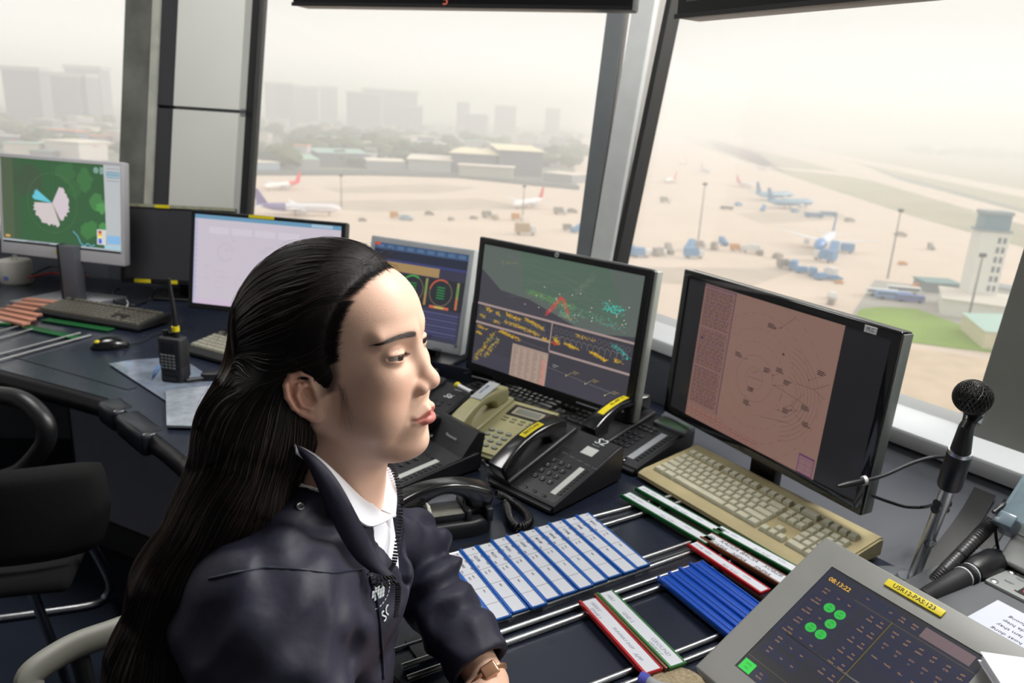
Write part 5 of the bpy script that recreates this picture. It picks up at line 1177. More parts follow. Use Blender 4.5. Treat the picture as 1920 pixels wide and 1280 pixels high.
area('service_road', [(1590, 600), (1640, 525), (1940, 560), (1940, 640), (1800, 640)], M_asph, .12)
area('lawn', [(1604, 592), (1614, 580), (1650, 576), (1720, 580), (1800, 610), (1880, 625), (1990, 630), (1990, 672), (1880, 664), (1780, 652), (1690, 640), (1625, 618)], M_grassg, .30, .2)
area('path', [(1690, 650), (1800, 665), (1940, 690), (2000, 700), (2000, 870), (1660, 760)], M_sandy, .10)
area('fence_strip', [(470, 322), (700, 322), (860, 328), (1000, 342), (1086, 350), (1086, 356), (1000, 348), (860, 334), (700, 329), (470, 329)], mat('hedge_dark', srgb(88, 98, 96), .9), 1.5, 1.5)
# ---------------------------------------------------------------- aircraft
AC = {}
def aircraft(nose, tail, L, label, body=(232, 230, 232), fin=(196, 40, 48), rear=None, eng=(200, 200, 206), group='aircraft on the apron', nosec=None, wings=(230, 230, 232)):
    a = G(*nose); b = G(*tail); d = (a-b).normalized(); c = (a+b)/2
    e = empty('aircraft', M=T((c.x, c.y, GZ+.2), math.atan2(d.y, d.x)), label=label, cat='aircraft', group=group)
    r = L*.052; zc = r*1.75; h = L/2
    fl = mat('paint_%d_%d_%d' % body, srgb(*body), .35); fm = mat('paint_%d_%d_%d' % fin, srgb(*fin), .4); wm = mat('paint_%d_%d_%d' % wings, srgb(*wings), .4)
    xs = [-h, -h*.86, -h*.6, -h*.3, 0, h*.6, h*.82, h*.93, h*.985, h]; rs = [.12, .42, .86, 1, 1, 1, .93, .68, .34, .05]; zs = [.5, .42, .12, 0, 0, 0, -.02, -.1, -.2, -.25]
    m = MB(); m.tube([(x, 0, zc+z*r) for x, z in zip(xs, zs)], [q*r for q in rs], 16)
    for k in range(len(m.f)):
        cx = sum(m.v[i][0] for i in m.f[k])/len(m.f[k])
        if rear and cx < -h*.42: m.m[k] = 1
        if nosec and cx > h*.62: m.m[k] = 2
    m.box((-h*.5, -r*1.005, zc+r*.10), (h*.75, r*1.005, zc+r*.2), 3)
    m.build('fuselage', [fl, mat('paint_%d_%d_%d' % (rear or fin), srgb(*(rear or fin)), .4), mat('paint_%d_%d_%d' % (nosec or body), srgb(*(nosec or body)), .4), mat('cabin_windows', srgb(150, 156, 166), .3)], e, ang=60)
    for s in (-1, 1):
        m = MB(); P = [(h*.18, s*r*.5), (-h*.02, s*h*.52), (-h*.20, s*h*.97), (-h*.25, s*h*.97), (-h*.16, s*h*.42), (-h*.18, s*r*.5)]
        vs = [(x, y, zc-r*.35+abs(y)*.11+t) for t in (0, r*.13) for x, y in P]; n = 6
        m.add(vs, [tuple(range(n))[::-1], tuple(range(n, 2*n))]+[(i, (i+1) % n, n+(i+1) % n, n+i) for i in range(n)]); m.build('wing', wm, e)
        m = MB(); P = [(-h*.78, s*r*.2), (-h*.93, s*h*.34), (-h*.99, s*h*.34), (-h*.93, s*r*.2)]
        vs = [(x, y, zc+r*.35+t) for t in (0, r*.1) for x, y in P]; n = 4
        m.add(vs, [(3, 2, 1, 0), (4, 5, 6, 7)]+[(i, (i+1) % n, n+(i+1) % n, n+i) for i in range(n)]); m.build('tailplane', wm, e)
        m = MB(); m.tube([(h*.17, s*h*.33, zc-r*.55), (h*.10, s*h*.33, zc-r*.55), (-h*.02, s*h*.33, zc-r*.5)], [r*.50, r*.52, r*.3], 12); m.build('engine', mat('paint_%d_%d_%d' % eng, srgb(*eng), .4), e)
    m = MB(); P = [(-h*.70, zc+r*.8), (-h*.93, zc+r*4.1), (-h*1.03, zc+r*4.1), (-h*.96, zc+r*.6)]
    vs = [(x, y, z) for y in (-r*.08, r*.08) for x, z in P]; m.add(vs, [(3, 2, 1, 0), (4, 5, 6, 7)]+[(i, (i+1) % 4, 4+(i+1) % 4, 4+i) for i in range(4)]); m.build('fin', fm, e)
    m = MB()
    for x, y in ((h*.72, 0), (-h*.08, h*.1), (-h*.08, -h*.1)): m.cyl((x, y, 0), (x, y, zc-r*.6), r*.12, 8)
    m.build('landing_gear', M_blk, e)
    return e
VJ = dict(body=(236, 232, 232), fin=(214, 40, 44), rear=(214, 44, 46), wings=(224, 222, 222))
aircraft((932, 398), (1040, 382), 44, 'white airliner with a red tail fin parked beyond the gauge monitor')
aircraft((1522, 486), (1566, 452), 58, 'large white airliner with a blue nose facing the tower', body=(222, 226, 236), fin=(60, 100, 150), nosec=(96, 148, 206), rear=None)
aircraft((640, 405), (478, 402), 48, 'white cargo jet with a purple tail above the pale monitor', body=(232, 230, 236), fin=(112, 98, 158), rear=(134, 122, 176))
aircraft((484, 360), (572, 352), 40, 'white airliner with a red rear body near the left of the middle window', **VJ)
aircraft((1224, 348), (1286, 338), 38, 'white airliner with a red tail just right of the mullion', **VJ)
aircraft((1160, 357), (1216, 350), 38, 'red tailed airliner partly behind the mullion', **VJ)
aircraft((1425, 357), (1368, 345), 38, 'red tailed airliner left of the two teal airliners', **VJ)
aircraft((1510, 374), (1385, 378), 56, 'teal blue airliner, further one of the pair on the apron', body=(84, 142, 176), fin=(60, 116, 156), wings=(150, 178, 196))
aircraft((1540, 390), (1415, 392), 56, 'teal blue airliner, nearer one of the pair on the apron', body=(84, 142, 176), fin=(60, 116, 156), wings=(150, 178, 196))
aircraft((1410, 316), (1455, 322), 38, 'white airliner taxiing beside the airfield grass', body=(238, 236, 234), fin=(220, 222, 226))
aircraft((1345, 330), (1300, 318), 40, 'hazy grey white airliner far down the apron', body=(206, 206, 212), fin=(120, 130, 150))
aircraft((1260, 312), (1300, 305), 38, 'hazy red tailed airliner far down the apron', **VJ)
aircraft((1180, 292), (1225, 286), 38, 'faint red tailed airliner nearest the horizon beside the mullion', **VJ)
aircraft((90, 288), (30, 284), 38, 'white airliner with a red tail seen through the left window', **VJ)
aircraft((1330, 690), (1228, 640), 37, 'airliner hidden by monitors except its red and yellow tail fin', body=(236, 232, 232), fin=(220, 40, 60), rear=(236, 200, 60))
# ---------------------------------------------------------------- vehicles
VEH = {}
def vehicle(px, py, L, col, rot, kind, label, group):
    key = (kind, col)
    p = G(px, py)
    if key not in VEH:
        e = empty('ground_vehicle', label=label, cat='vehicle', group=group)
        cm = mat('paint_%d_%d_%d' % col, srgb(*col), .5)
        m = MB()
        if kind == 'bus': m.rbox((-.5, -.11, .04), (.5, .11, .26), .02, 2); m.build('body', cm, e); m = MB(); m.box((-.46, -.112, .15), (.48, .112, .22)); m.build('window_band', mat('dark_glass', srgb(70, 90, 110), .2), e)
        elif kind == 'stairs': m.add([(-.5, -.16, .08), (.5, -.16, .08), (.5, -.16, .62), (.2, -.16, .62), (-.5, -.16, .16), (-.5, .16, .08), (.5, .16, .08), (.5, .16, .62), (.2, .16, .62), (-.5, .16, .16)], [(0, 1, 2, 3, 4), (9, 8, 7, 6, 5), (0, 5, 6, 1), (1, 6, 7, 2), (2, 7, 8, 3), (3, 8, 9, 4), (4, 9, 5, 0)]); m.rbox((-.5, -.16, .04), (-.2, .16, .30), .02, 1); m.build('body', cm, e)
        elif kind == 'truck': m.rbox((-.5, -.17, .10), (.18, .17, .52), .02, 1); m.build('body', cm, e); m = MB(); m.rbox((.22, -.16, .06), (.5, .16, .40), .04, 2); m.build('cab', mat('paint_cab', srgb(214, 214, 214), .5), e)
        else: m.rbox((-.5, -.2, .06), (.5, .2, .24), .04, 2); m.rbox((-.36, -.18, .2), (.22, .18, .38), .05, 2); m.build('body', cm, e)
        m = MB()
        for x in (-.32, .32):
            for y in (-.13, .13): m.cyl((x, y-.03, .05), (x, y+.03, .05), .05, 10)
        wo_ = m.build('wheel', M_blk, e); VEH[key] = e; e['used'] = 0
    if VEH[key]['used']: e = copy_tree(VEH[key])
    else: e = VEH[key]; e['used'] = 1
    e.location = (p.x, p.y, GZ+.2); e.rotation_euler = (0, 0, R(rot)); e.scale = (L, L, L); e['label'] = label; e['group'] = group
    return e
BL_ = (92, 142, 186); WH_ = (224, 224, 222); OR_ = (206, 150, 84); GY_ = (150, 144, 134); TN_ = (176, 156, 122)
vl = [
 (1200, 482, 9, BL_, 20, 'truck', 'blue service truck near the foot of the mullion'), (1185, 478, 7, BL_, 80, 'stairs', 'blue stairs near the foot of the mullion'), (1216, 476, 6, WH_, 120, 'van', 'white van near the foot of the mullion'),
 (1236, 480, 8, GY_, 40, 'truck', 'grey brown loader right of the blue trucks by the mullion'), (1254, 476, 8, GY_, 100, 'stairs', 'grey brown stairs left of the light pole'),
 (1292, 470, 9, BL_, 60, 'stairs', 'blue passenger stairs at the foot of the left light pole'), (1300, 484, 10, BL_, 10, 'truck', 'blue truck at the foot of the left light pole'), (1312, 464, 7, GY_, 30, 'truck', 'grey truck behind the blue stairs by the left light pole'),
 (1340, 468, 8, GY_, 60, 'truck', 'grey truck right of the left light pole'), (1356, 460, 7, BL_, 110, 'stairs', 'small blue stairs right of the grey truck'), (1380, 470, 7, OR_, 20, 'truck', 'tan truck between the light pole and the large airliner'),
 (1408, 474, 9, WH_, 160, 'truck', 'white truck left of the large airliner'), (1425, 478, 7, GY_, 80, 'van', 'grey van left of the large airliner'), (1458, 484, 7, GY_, 40, 'van', 'grey van beside the wing of the large airliner'),
 (1470, 502, 8, GY_, 20, 'truck', 'grey truck in the vehicle row below the large airliner'), (1488, 506, 9, BL_, 60, 'truck', 'blue truck at the left of the vehicle row'), (1505, 512, 8, BL_, 10, 'van', 'blue van in the vehicle row below the large airliner'),
 (1522, 518, 8, BL_, 80, 'truck', 'blue truck in the middle of the vehicle row'), (1540, 524, 8, BL_, 30, 'van', 'blue van right of the middle of the vehicle row'), (1556, 518, 8, WH_, 100, 'truck', 'white truck in the vehicle row'), (1566, 526, 6, BL_, 0, 'van', 'blue van at the right end of the vehicle row'), (1572, 532, 4, OR_, 0, 'van', 'small orange cart at the end of the vehicle row'),
 (1560, 480, 12, BL_, 60, 'stairs', 'blue stairs right of the nose of the large airliner'), (1545, 490, 12, BL_, 120, 'truck', 'blue loader under the large airliner'), (1582, 474, 10, BL_, 160, 'truck', 'blue loader under the wing of the large airliner'),
 (1525, 408, 14, BL_, -5, 'bus', 'blue apron bus, left one of two beside the airliners'), (1552, 405, 13, BL_, -5, 'bus', 'blue apron bus, right one of two beside the airliners'), (1592, 416, 8, GY_, 10, 'van', 'grey vehicle right of the blue buses'),
 (1384, 386, 8, BL_, 40, 'van', 'blue van left of the teal airliners'), (1430, 396, 8, BL_, 60, 'stairs', 'blue stairs in front of the teal airliners'), (1490, 398, 7, BL_, 30, 'van', 'blue van in front of the teal airliners'), (1362, 393, 10, GY_, -10, 'bus', 'grey bus left of the teal airliners'), (1247, 380, 9, GY_, 0, 'truck', 'grey truck near the mullion in mid distance'), (1200, 362, 7, GY_, 0, 'truck', 'grey truck behind the red tailed airliner by the mullion'),
 (1688, 443, 8, GY_, -10, 'van', 'grey vehicle alone on the apron right of the tall light pole'), (1745, 468, 6, GY_, 90, 'stairs', 'grey stairs left of the old tower'), (1692, 497, 5, OR_, 0, 'van', 'small tan cart left of the old tower'), (1560, 560, 7, WH_, 80, 'van', 'white van above the radar monitor'), (1558, 570, 6, GY_, 60, 'van', 'grey van above the radar monitor'),
 (1652, 556, 12, WH_, 170, 'bus', 'white coach, left one of the parked row'), (1672, 562, 13, (120, 158, 206), 170, 'bus', 'light blue coach in the parked row'), (1692, 552, 13, WH_, 170, 'bus', 'white coach at the back of the parked row'), (1704, 566, 11, (110, 120, 190), 170, 'bus', 'violet blue coach at the right of the parked row'), (1722, 541, 6, (236, 160, 70), 170, 'van', 'orange van beside the parked coaches'),
 (680, 415, 5, GY_, 0, 'van', 'small grey vehicle right of the cargo jet'), (742, 409, 7, OR_, 10, 'truck', 'orange truck on the empty apron'), (762, 413, 8, (150, 176, 190), 0, 'van', 'pale blue vehicle beside the orange truck'), (805, 403, 6, GY_, 0, 'van', 'grey vehicle right of the orange truck'), (846, 413, 5, GY_, 60, 'van', 'small dark vehicle left of the white airliner'), (888, 411, 5, GY_, 0, 'van', 'small vehicle just left of the white airliner'),
 (915, 408, 8, GY_, 30, 'truck', 'grey loader at the nose of the white airliner'), (930, 412, 6, TN_, 60, 'truck', 'tan truck at the nose of the white airliner'), (970, 413, 8, OR_, 0, 'truck', 'orange belt truck under the white airliner'), (1050, 402, 9, GY_, 10, 'truck', 'grey truck behind the white airliner'), (1072, 399, 8, GY_, 0, 'van', 'grey van right of the white airliner'),
 (985, 440, 12, TN_, 5, 'truck', 'large tan loader above the ground radar monitor'), (1082, 436, 8, BL_, 30, 'stairs', 'blue grey stairs left of the mullion'), (1066, 432, 7, GY_, 10, 'truck', 'grey truck left of the mullion'),
 (590, 396, 8, TN_, 0, 'truck', 'cream truck beside the cargo jet'), (612, 398, 8, (190, 110, 110), 20, 'truck', 'reddish truck at the nose of the cargo jet'), (1110, 330, 9, GY_, 10, 'truck', 'grey truck far beyond the white airliner'), (1112, 312, 12, BL_, 0, 'bus', 'blue bus far beyond the white airliner')]
for v in vl: vehicle(*v, 'vehicles on the apron')
# ---------------------------------------------------------------- light poles
def pole(px, pyt, pyb, label):
    b = G(px, pyb); t = spot(px, pyt, GZ); f = _F
    # height from the picture: solve z at the same ground point
    D = (Vector((b.x, b.y, 0))).length; lo, hi = GZ, 20
    best = min(range(400), key=lambda i: abs(ypix(Vector((b.x, b.y, GZ+i*.1)))-pyt)); h = best*.1
    e = empty('apron_light', loc=(b.x, b.y, GZ), label=label, cat='light pole', group='apron light poles')
    m = MB(); m.tube([(0, 0, 0), (0, 0, h)], [.45, .22], 8); m.build('pole', mat('pole_grey', srgb(120, 118, 116), .6), e)
    m = MB(); m.rbox((-1.2, -.5, h-.4), (1.2, .5, h+1.0), .2, 1); m.build('lamp_head', mat('lamp_head', srgb(90, 92, 96), .6), e)
def ypix(P):
    d = P-Vector((0, 0, CH)); return 640-FPX*d.dot(_U)/d.dot(_F)
pole(1308, 346, 458, 'light pole left of the large airliner with blue vehicles at its foot'); pole(1664, 396, 522, 'light pole between the large airliner and the old tower'); pole(640, 330, 388, 'light pole right of the cargo jet'); pole(980, 350, 404, 'light pole in front of the white airliner'); pole(1812, 480, 612, 'light pole in front of the old tower')
# ---------------------------------------------------------------- old control tower and low buildings
def frame2(q0, q1):
    a, b = G(*q0), G(*q1); d = b-a; return T((a.x, a.y, GZ), math.atan2(d.y, d.x)), d.length
tw0 = G(1826, 578)
e = empty('airport_tower', M=T((tw0.x, tw0.y, GZ), R(-8)), label='old white control tower with dark window pairs and a glass cab', cat='tower')
Mtw = mat('tower_white', srgb(226, 226, 220), .8, noise=.04, nscale=1); Mgl = mat('tower_glass', srgb(120, 148, 160), .25)
m = MB(); m.box((-5, -4, 0), (5.2, 5, 31)); m.build('shaft', Mtw, e)
for r in range(6):
    for k in range(2):
        m = MB(); m.box((1.2+1.9*k, -4.1, 8+3.7*r), (2.3+1.9*k, -3.95, 10.2+3.7*r)); m.build('window', mat('tower_window', srgb(110, 116, 128), .4), e)
m = MB(); m.prism([(-4.5, -3.6), (4.6, -3.6), (5.6, .5), (4.6, 4.6), (-4.5, 4.6), (-5.4, .5)], 31, 37); m.build('cab', Mgl, e)
m = MB(); m.prism([(-5.5, -4.5), (5.6, -4.5), (6.6, .5), (5.6, 5.6), (-5.5, 5.6), (-6.4, .5)], 30.6, 31.4); m.prism([(-5, -4), (5, -4), (6, .5), (5, 5), (-5, 5), (-5.8, .5)], 37, 38.2); m.build('cab_slab', mat('tower_slab', srgb(150, 160, 166), .6), e)
for k in range(5): pass
def lowb(name, M, sx, sy, h, wall, roof, label, over=.6, pitched=0, windows=0, group=None, cat='building'):
    e = empty(name, M=M, label=label, cat=cat, group=group)
    m = MB(); m.box((0, 0, 0), (sx, sy, h)); m.build('wall', wall, e)
    m = MB()
    if pitched: m.add([(-over, -over, h), (sx+over, -over, h), (sx+over, sy+over, h), (-over, sy+over, h), (-over, sy/2, h+pitched), (sx+over, sy/2, h+pitched)], [(0, 1, 5, 4), (2, 3, 4, 5), (0, 4, 3), (1, 2, 5), (0, 3, 2, 1)])
    else: m.box((-over, -over, h), (sx+over, sy+over, h+(.5 if sy > 1 else .07)))
    m.build('roof', roof, e)
    for k in range(windows):
        m = MB(); w = sx/windows; m.box((w*(k+.25), -.1, h*.35), (w*(k+.75), 0, h*.75)); m.build('window', mat('tower_window', srgb(110, 116, 128), .4), e)
    return e
Mr1 = mat('roof_pale', srgb(214, 208, 198), .8, noise=.06, nscale=1); Mr2 = mat('roof_bluegreen', srgb(176, 206, 196), .7, noise=.05, nscale=1); Mw1 = mat('wall_cream', srgb(214, 206, 178), .8); Mrw = mat('roof_white', srgb(232, 222, 208), .8, noise=.05, nscale=.2); Mwd = mat('wall_grey', srgb(140, 146, 152), .8)  # Mwd is the plain grey of the low shed walls
def bld(q0, q1, depth, h, wall, roof, label, **kw):
    M, L = frame2(q0, q1); return lowb(kw.pop('name', 'building'), M, L, depth, h, wall, roof, label, **kw)
bld((1762, 590), (1960, 618), 26, 6, Mtw, Mr1, 'flat roofed podium building around the old tower')
bld((1800, 618), (1842, 655), 34, 6, Mw1, Mr2, 'cream hall with a pale green roof in front of the old tower', pitched=1.5)
bld((1856, 560), (1960, 580), 10, 5, Mtw, mat('roof_grey', srgb(150, 156, 160), .8), 'grey roofed shed right of the old tower')
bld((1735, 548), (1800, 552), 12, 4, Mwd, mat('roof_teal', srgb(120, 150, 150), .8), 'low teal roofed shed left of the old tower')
# big maintenance hangar
Mh = mat('hangar_wall', srgb(112, 122, 134), .8, noise=.06, nscale=.1); Mhr = mat('hangar_roof', srgb(240, 228, 196), .8, noise=.05, nscale=.1)
bld((935, 328), (1015, 332), 150, 26, Mh, Mhr, 'large hangar with a cream roof, right half, in the middle window', over=3)
bld((845, 322), (930, 327), 140, 20, Mh, Mhr, 'large hangar with a cream roof, left half, in the middle window', over=3)
bld((765, 320), (845, 324), 90, 12, mat('hangar_glass', srgb(176, 184, 184), .6), Mrw, 'pale terminal building left of the large hangar', over=2)
bld((860, 332), (960, 338), 20, 12, mat('hangar_front', srgb(186, 188, 180), .7), Mrw, 'low pale building in front of the large hangar', over=2)
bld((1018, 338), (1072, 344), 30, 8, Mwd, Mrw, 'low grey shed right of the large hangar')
bld((520, 318), (600, 319), 60, 10, mat('shed_grey', srgb(158, 164, 170), .8), mat('roof_green', srgb(164, 196, 182), .8), 'green roofed warehouse, left one in the middle window', pitched=3)
bld((595, 312), (690, 314), 70, 14, Mh, mat('roof_green2', srgb(160, 190, 184), .8), 'green roofed warehouse, right one in the middle window', pitched=3)
bld((690, 318), (760, 320), 40, 9, mat('shed_grey', srgb(158, 164, 170), .8), Mrw, 'cream roofed warehouse left of the terminal building', pitched=2)
bld((480, 322), (525, 322), 30, 8, mat('shed_blue', srgb(160, 176, 196), .8), Mrw, 'low shed at the left edge of the middle window')
# city and trees behind
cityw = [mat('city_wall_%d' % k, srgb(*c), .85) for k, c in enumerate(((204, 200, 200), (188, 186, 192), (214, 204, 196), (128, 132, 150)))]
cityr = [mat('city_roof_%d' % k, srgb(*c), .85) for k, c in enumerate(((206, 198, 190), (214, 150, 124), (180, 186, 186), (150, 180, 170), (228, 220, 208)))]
rr_ = random.Random(5); cm_ = {}
def cityb(px, py, sx, sy, h, wi, ri, label, group):
    p = G(px, py); key = (wi, ri)
    if key not in cm_:
        e = lowb('building', T((0, 0, 0)), 1, 1, 1, cityw[wi], cityr[ri], label, over=.04, group=group); cm_[key] = e; e['used'] = 0
        for c in e.children:
            if c.name.startswith('roof'): c.scale = (1, 1, 1)
    if cm_[key]['used']: e = copy_tree(cm_[key])
    else: e = cm_[key]; e['used'] = 1
    e.location = (p.x, p.y, GZ); e.scale = (sx, sy, h); e.rotation_euler = (0, 0, R(rr_.uniform(-20, 30))); e['label'] = label; e['group'] = group; return e
TWL = ['middle of the cluster in the left window', 'leftmost in the left window', 'right of the cluster in the left window', 'behind the right of the left window cluster', 'lower wing of the widest block', 'widest one in the middle window', 'second from the left of the middle window', 'third from the left of the middle window', 'just left of the widest block', 'at the far left of the middle window', 'slim one above the large hangar', 'squat one above the large hangar', 'small one right above the large hangar', 'low one left above the large hangar', 'right of the widest block']
def horizon(px): return 640-(-( _F.z*FPX+_R.z*(px-960))/_U.z)
lab_l = 'hazy low house in the city beyond the apron'
for _ in range(120):
    px = rr_.uniform(470, 1080) if rr_.random() < .7 else rr_.uniform(-20, 245); hz = horizon(px)
    py = rr_.uniform(hz+28, 312 if px > 300 else 300); D = 62*FPX/(py-hz); s = rr_.uniform(14, 42)
    cityb(px, py, s, s*rr_.uniform(.5, 1), rr_.uniform(8, 20), rr_.randrange(4), rr_.randrange(5), lab_l, 'houses of the hazy city')
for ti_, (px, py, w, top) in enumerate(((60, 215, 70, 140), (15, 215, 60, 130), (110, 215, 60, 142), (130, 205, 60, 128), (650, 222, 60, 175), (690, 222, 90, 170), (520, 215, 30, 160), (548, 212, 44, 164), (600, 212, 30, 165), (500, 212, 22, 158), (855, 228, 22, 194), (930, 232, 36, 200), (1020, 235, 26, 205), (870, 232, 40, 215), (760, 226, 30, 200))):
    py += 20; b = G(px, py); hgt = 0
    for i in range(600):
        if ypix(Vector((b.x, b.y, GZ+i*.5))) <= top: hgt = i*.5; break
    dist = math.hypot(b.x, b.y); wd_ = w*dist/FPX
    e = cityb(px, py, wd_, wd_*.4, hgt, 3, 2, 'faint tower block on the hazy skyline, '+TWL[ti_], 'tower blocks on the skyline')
# far skyline of the right window
for _ in range(40):
    px = 1255+17*_; hz = horizon(px); py = hz+(13 if _ % 2 else 19)
    cityb(px, py, rr_.uniform(34, 56), 40, rr_.uniform(12, 34), rr_.randrange(4), 2, 'faint building beyond the airfield', 'buildings beyond the airfield')
# trees
tm = [mat('tree_green_%d' % k, srgb(*c), .95, noise=.25, nscale=.3) for k, c in enumerate(((84, 104, 76), (98, 112, 84), (74, 92, 74)))]
tp_ = []
for k in range(3):
    e = empty('tree', label='hazy tree beyond the apron', cat='tree', group='trees beyond the apron')
    bm = bmesh.new(); bmesh.ops.create_icosphere(bm, subdivisions=3, radius=1)
    for v in bm.verts:
        n = math.sin(v.co.x*7+k)*.12+math.sin(v.co.y*9+k*2)*.12+math.sin(v.co.z*8+v.co.x*6)*.12; v.co = v.co*(1+n); v.co.z = v.co.z*.62+.85
    m = MB(); m.bm(bm); m.build('crown', tm[k], e, ang=180)
    m = MB(); m.cyl((0, 0, 0), (0, 0, .6), .08, 8); m.build('trunk', mat('bark', srgb(96, 84, 70), .9), e); tp_.append(e)
first = [True]*3
def tree(px, py, s):
    k = rr_.randrange(3); p = G(px, py)
    e = tp_[k] if first[k] else copy_tree(tp_[k]); first[k] = False
    e.location = (p.x, p.y, GZ); e.scale = (s, s, s*rr_.uniform(.7, 1.0)); e.rotation_euler = (0, 0, rr_.uniform(0, 6))
for _ in range(150):
    px = rr_.uniform(470, 1085) if rr_.random() < .75 else rr_.uniform(-20, 245); hz = horizon(px)
    tree(px, rr_.uniform(hz+38, 318 if px > 300 else 298), rr_.uniform(8, 17))
for _ in range(50):
    px = rr_.uniform(560, 790); tree(px, rr_.uniform(258, 300), rr_.uniform(10, 19))
for _ in range(70):
    px = rr_.uniform(1700, 1940); hz = horizon(px); tree(px, rr_.uniform(hz+18, hz+34), rr_.uniform(14, 26))
for _ in range(24):
    px = rr_.uniform(1025, 1095); tree(px, rr_.uniform(255, 300), rr_.uniform(9, 15))
# ---------------------------------------------------------------- haze: a real scattering volume over the airfield
hm = bpy.data.materials.new('morning_haze'); hm.use_nodes = True; hn = hm.node_tree; hn.nodes.clear()
ho_ = hn.nodes.new('ShaderNodeOutputMaterial'); vs_ = hn.nodes.new('ShaderNodeVolumeScatter'); vs_.inputs['Color'].default_value = (.95, .95, 1.0, 1); vs_.inputs['Density'].default_value = .0008; vs_.inputs['Anisotropy'].default_value = .2
hn.links.new(vs_.outputs[0], ho_.inputs['Volume'])
m = MB(); m.box((-5000, 25, GZ-.5), (9000, 12000, 110)); hz_ = m.build('haze', hm, smooth=False); hz_['kind'] = 'structure'
# ================================================================ the seated woman: smooth-blended solids turned into one surface
class Field:
    def __init__(s, lo, hi, st):
        s.lo = np.array(lo, float); s.st = st; s.n = [int((hi[i]-lo[i])/st)+1 for i in range(3)]
        s.ax = [(s.lo[i]+st*np.arange(s.n[i])).astype(np.float32) for i in range(3)]; s.F = np.full(s.n, 1.0, np.float32)
    def sub(s, box):
        if box is None: return (slice(None),)*3
        return tuple(slice(max(0, int((box[0][i]-s.lo[i])/s.st)), min(s.n[i], int((box[1][i]-s.lo[i])/s.st)+2)) for i in range(3))
    def xyz(s, sl): return s.ax[0][sl[0]][:, None, None], s.ax[1][sl[1]][None, :, None], s.ax[2][sl[2]][None, None, :]
    def op(s, fn, k=.005, mode='u', box=None, sym=False):
        sl = s.sub(box); X, Y, Z = s.xyz(sl)
        if sym: Y = np.abs(Y)
        d = fn(X, Y, Z).astype(np.float32); A = s.F[sl]
        if mode == 'u': h = np.clip(.5+.5*(A-d)/k, 0, 1); s.F[sl] = A*(1-h)+d*h-k*h*(1-h)
        elif mode == 's': h = np.clip(.5-.5*(A+d)/k, 0, 1); s.F[sl] = A*(1-h)-d*h+k*h*(1-h)
        elif mode == 'i': h = np.clip(.5-.5*(A-d)/k, 0, 1); s.F[sl] = A*(1-h)+d*h+k*h*(1-h)
        elif mode == 'd': s.F[sl] = A+d
def ell(c, r, rot=None):
    c = [float(q) for q in c]
    def f(X, Y, Z):
        x, y, z = X-c[0], Y-c[1], Z-c[2]
        if rot is not None:
            Q = np.array(rot).T; x, y, z = Q[0][0]*x+Q[0][1]*y+Q[0][2]*z, Q[1][0]*x+Q[1][1]*y+Q[1][2]*z, Q[2][0]*x+Q[2][1]*y+Q[2][2]*z
        k0 = np.sqrt((x/r[0])**2+(y/r[1])**2+(z/r[2])**2)+1e-9; k1 = np.sqrt((x/r[0]**2)**2+(y/r[1]**2)**2+(z/r[2]**2)**2)+1e-9
        return k0*(k0-1)/k1
    return f
def cap(a, b, ra, rb=None, sc=(1, 1, 1)):
    a = np.array(a, float); b = np.array(b, float); rb = ra if rb is None else rb; sc = np.array(sc, float); aa = a/sc; bb = b/sc; ab = bb-aa; L = float(ab@ab)+1e-12
    def f(X, Y, Z):
        x, y, z = X/sc[0]-aa[0], Y/sc[1]-aa[1], Z/sc[2]-aa[2]; t = np.clip((x*ab[0]+y*ab[1]+z*ab[2])/L, 0, 1)
        return (np.sqrt((x-t*ab[0])**2+(y-t*ab[1])**2+(z-t*ab[2])**2)-(ra+(rb-ra)*t))*sc.min()
    return f
def bx(c, r, m=.02): return ([c[i]-r[i]-m for i in range(3)], [c[i]+r[i]+m for i in range(3)])
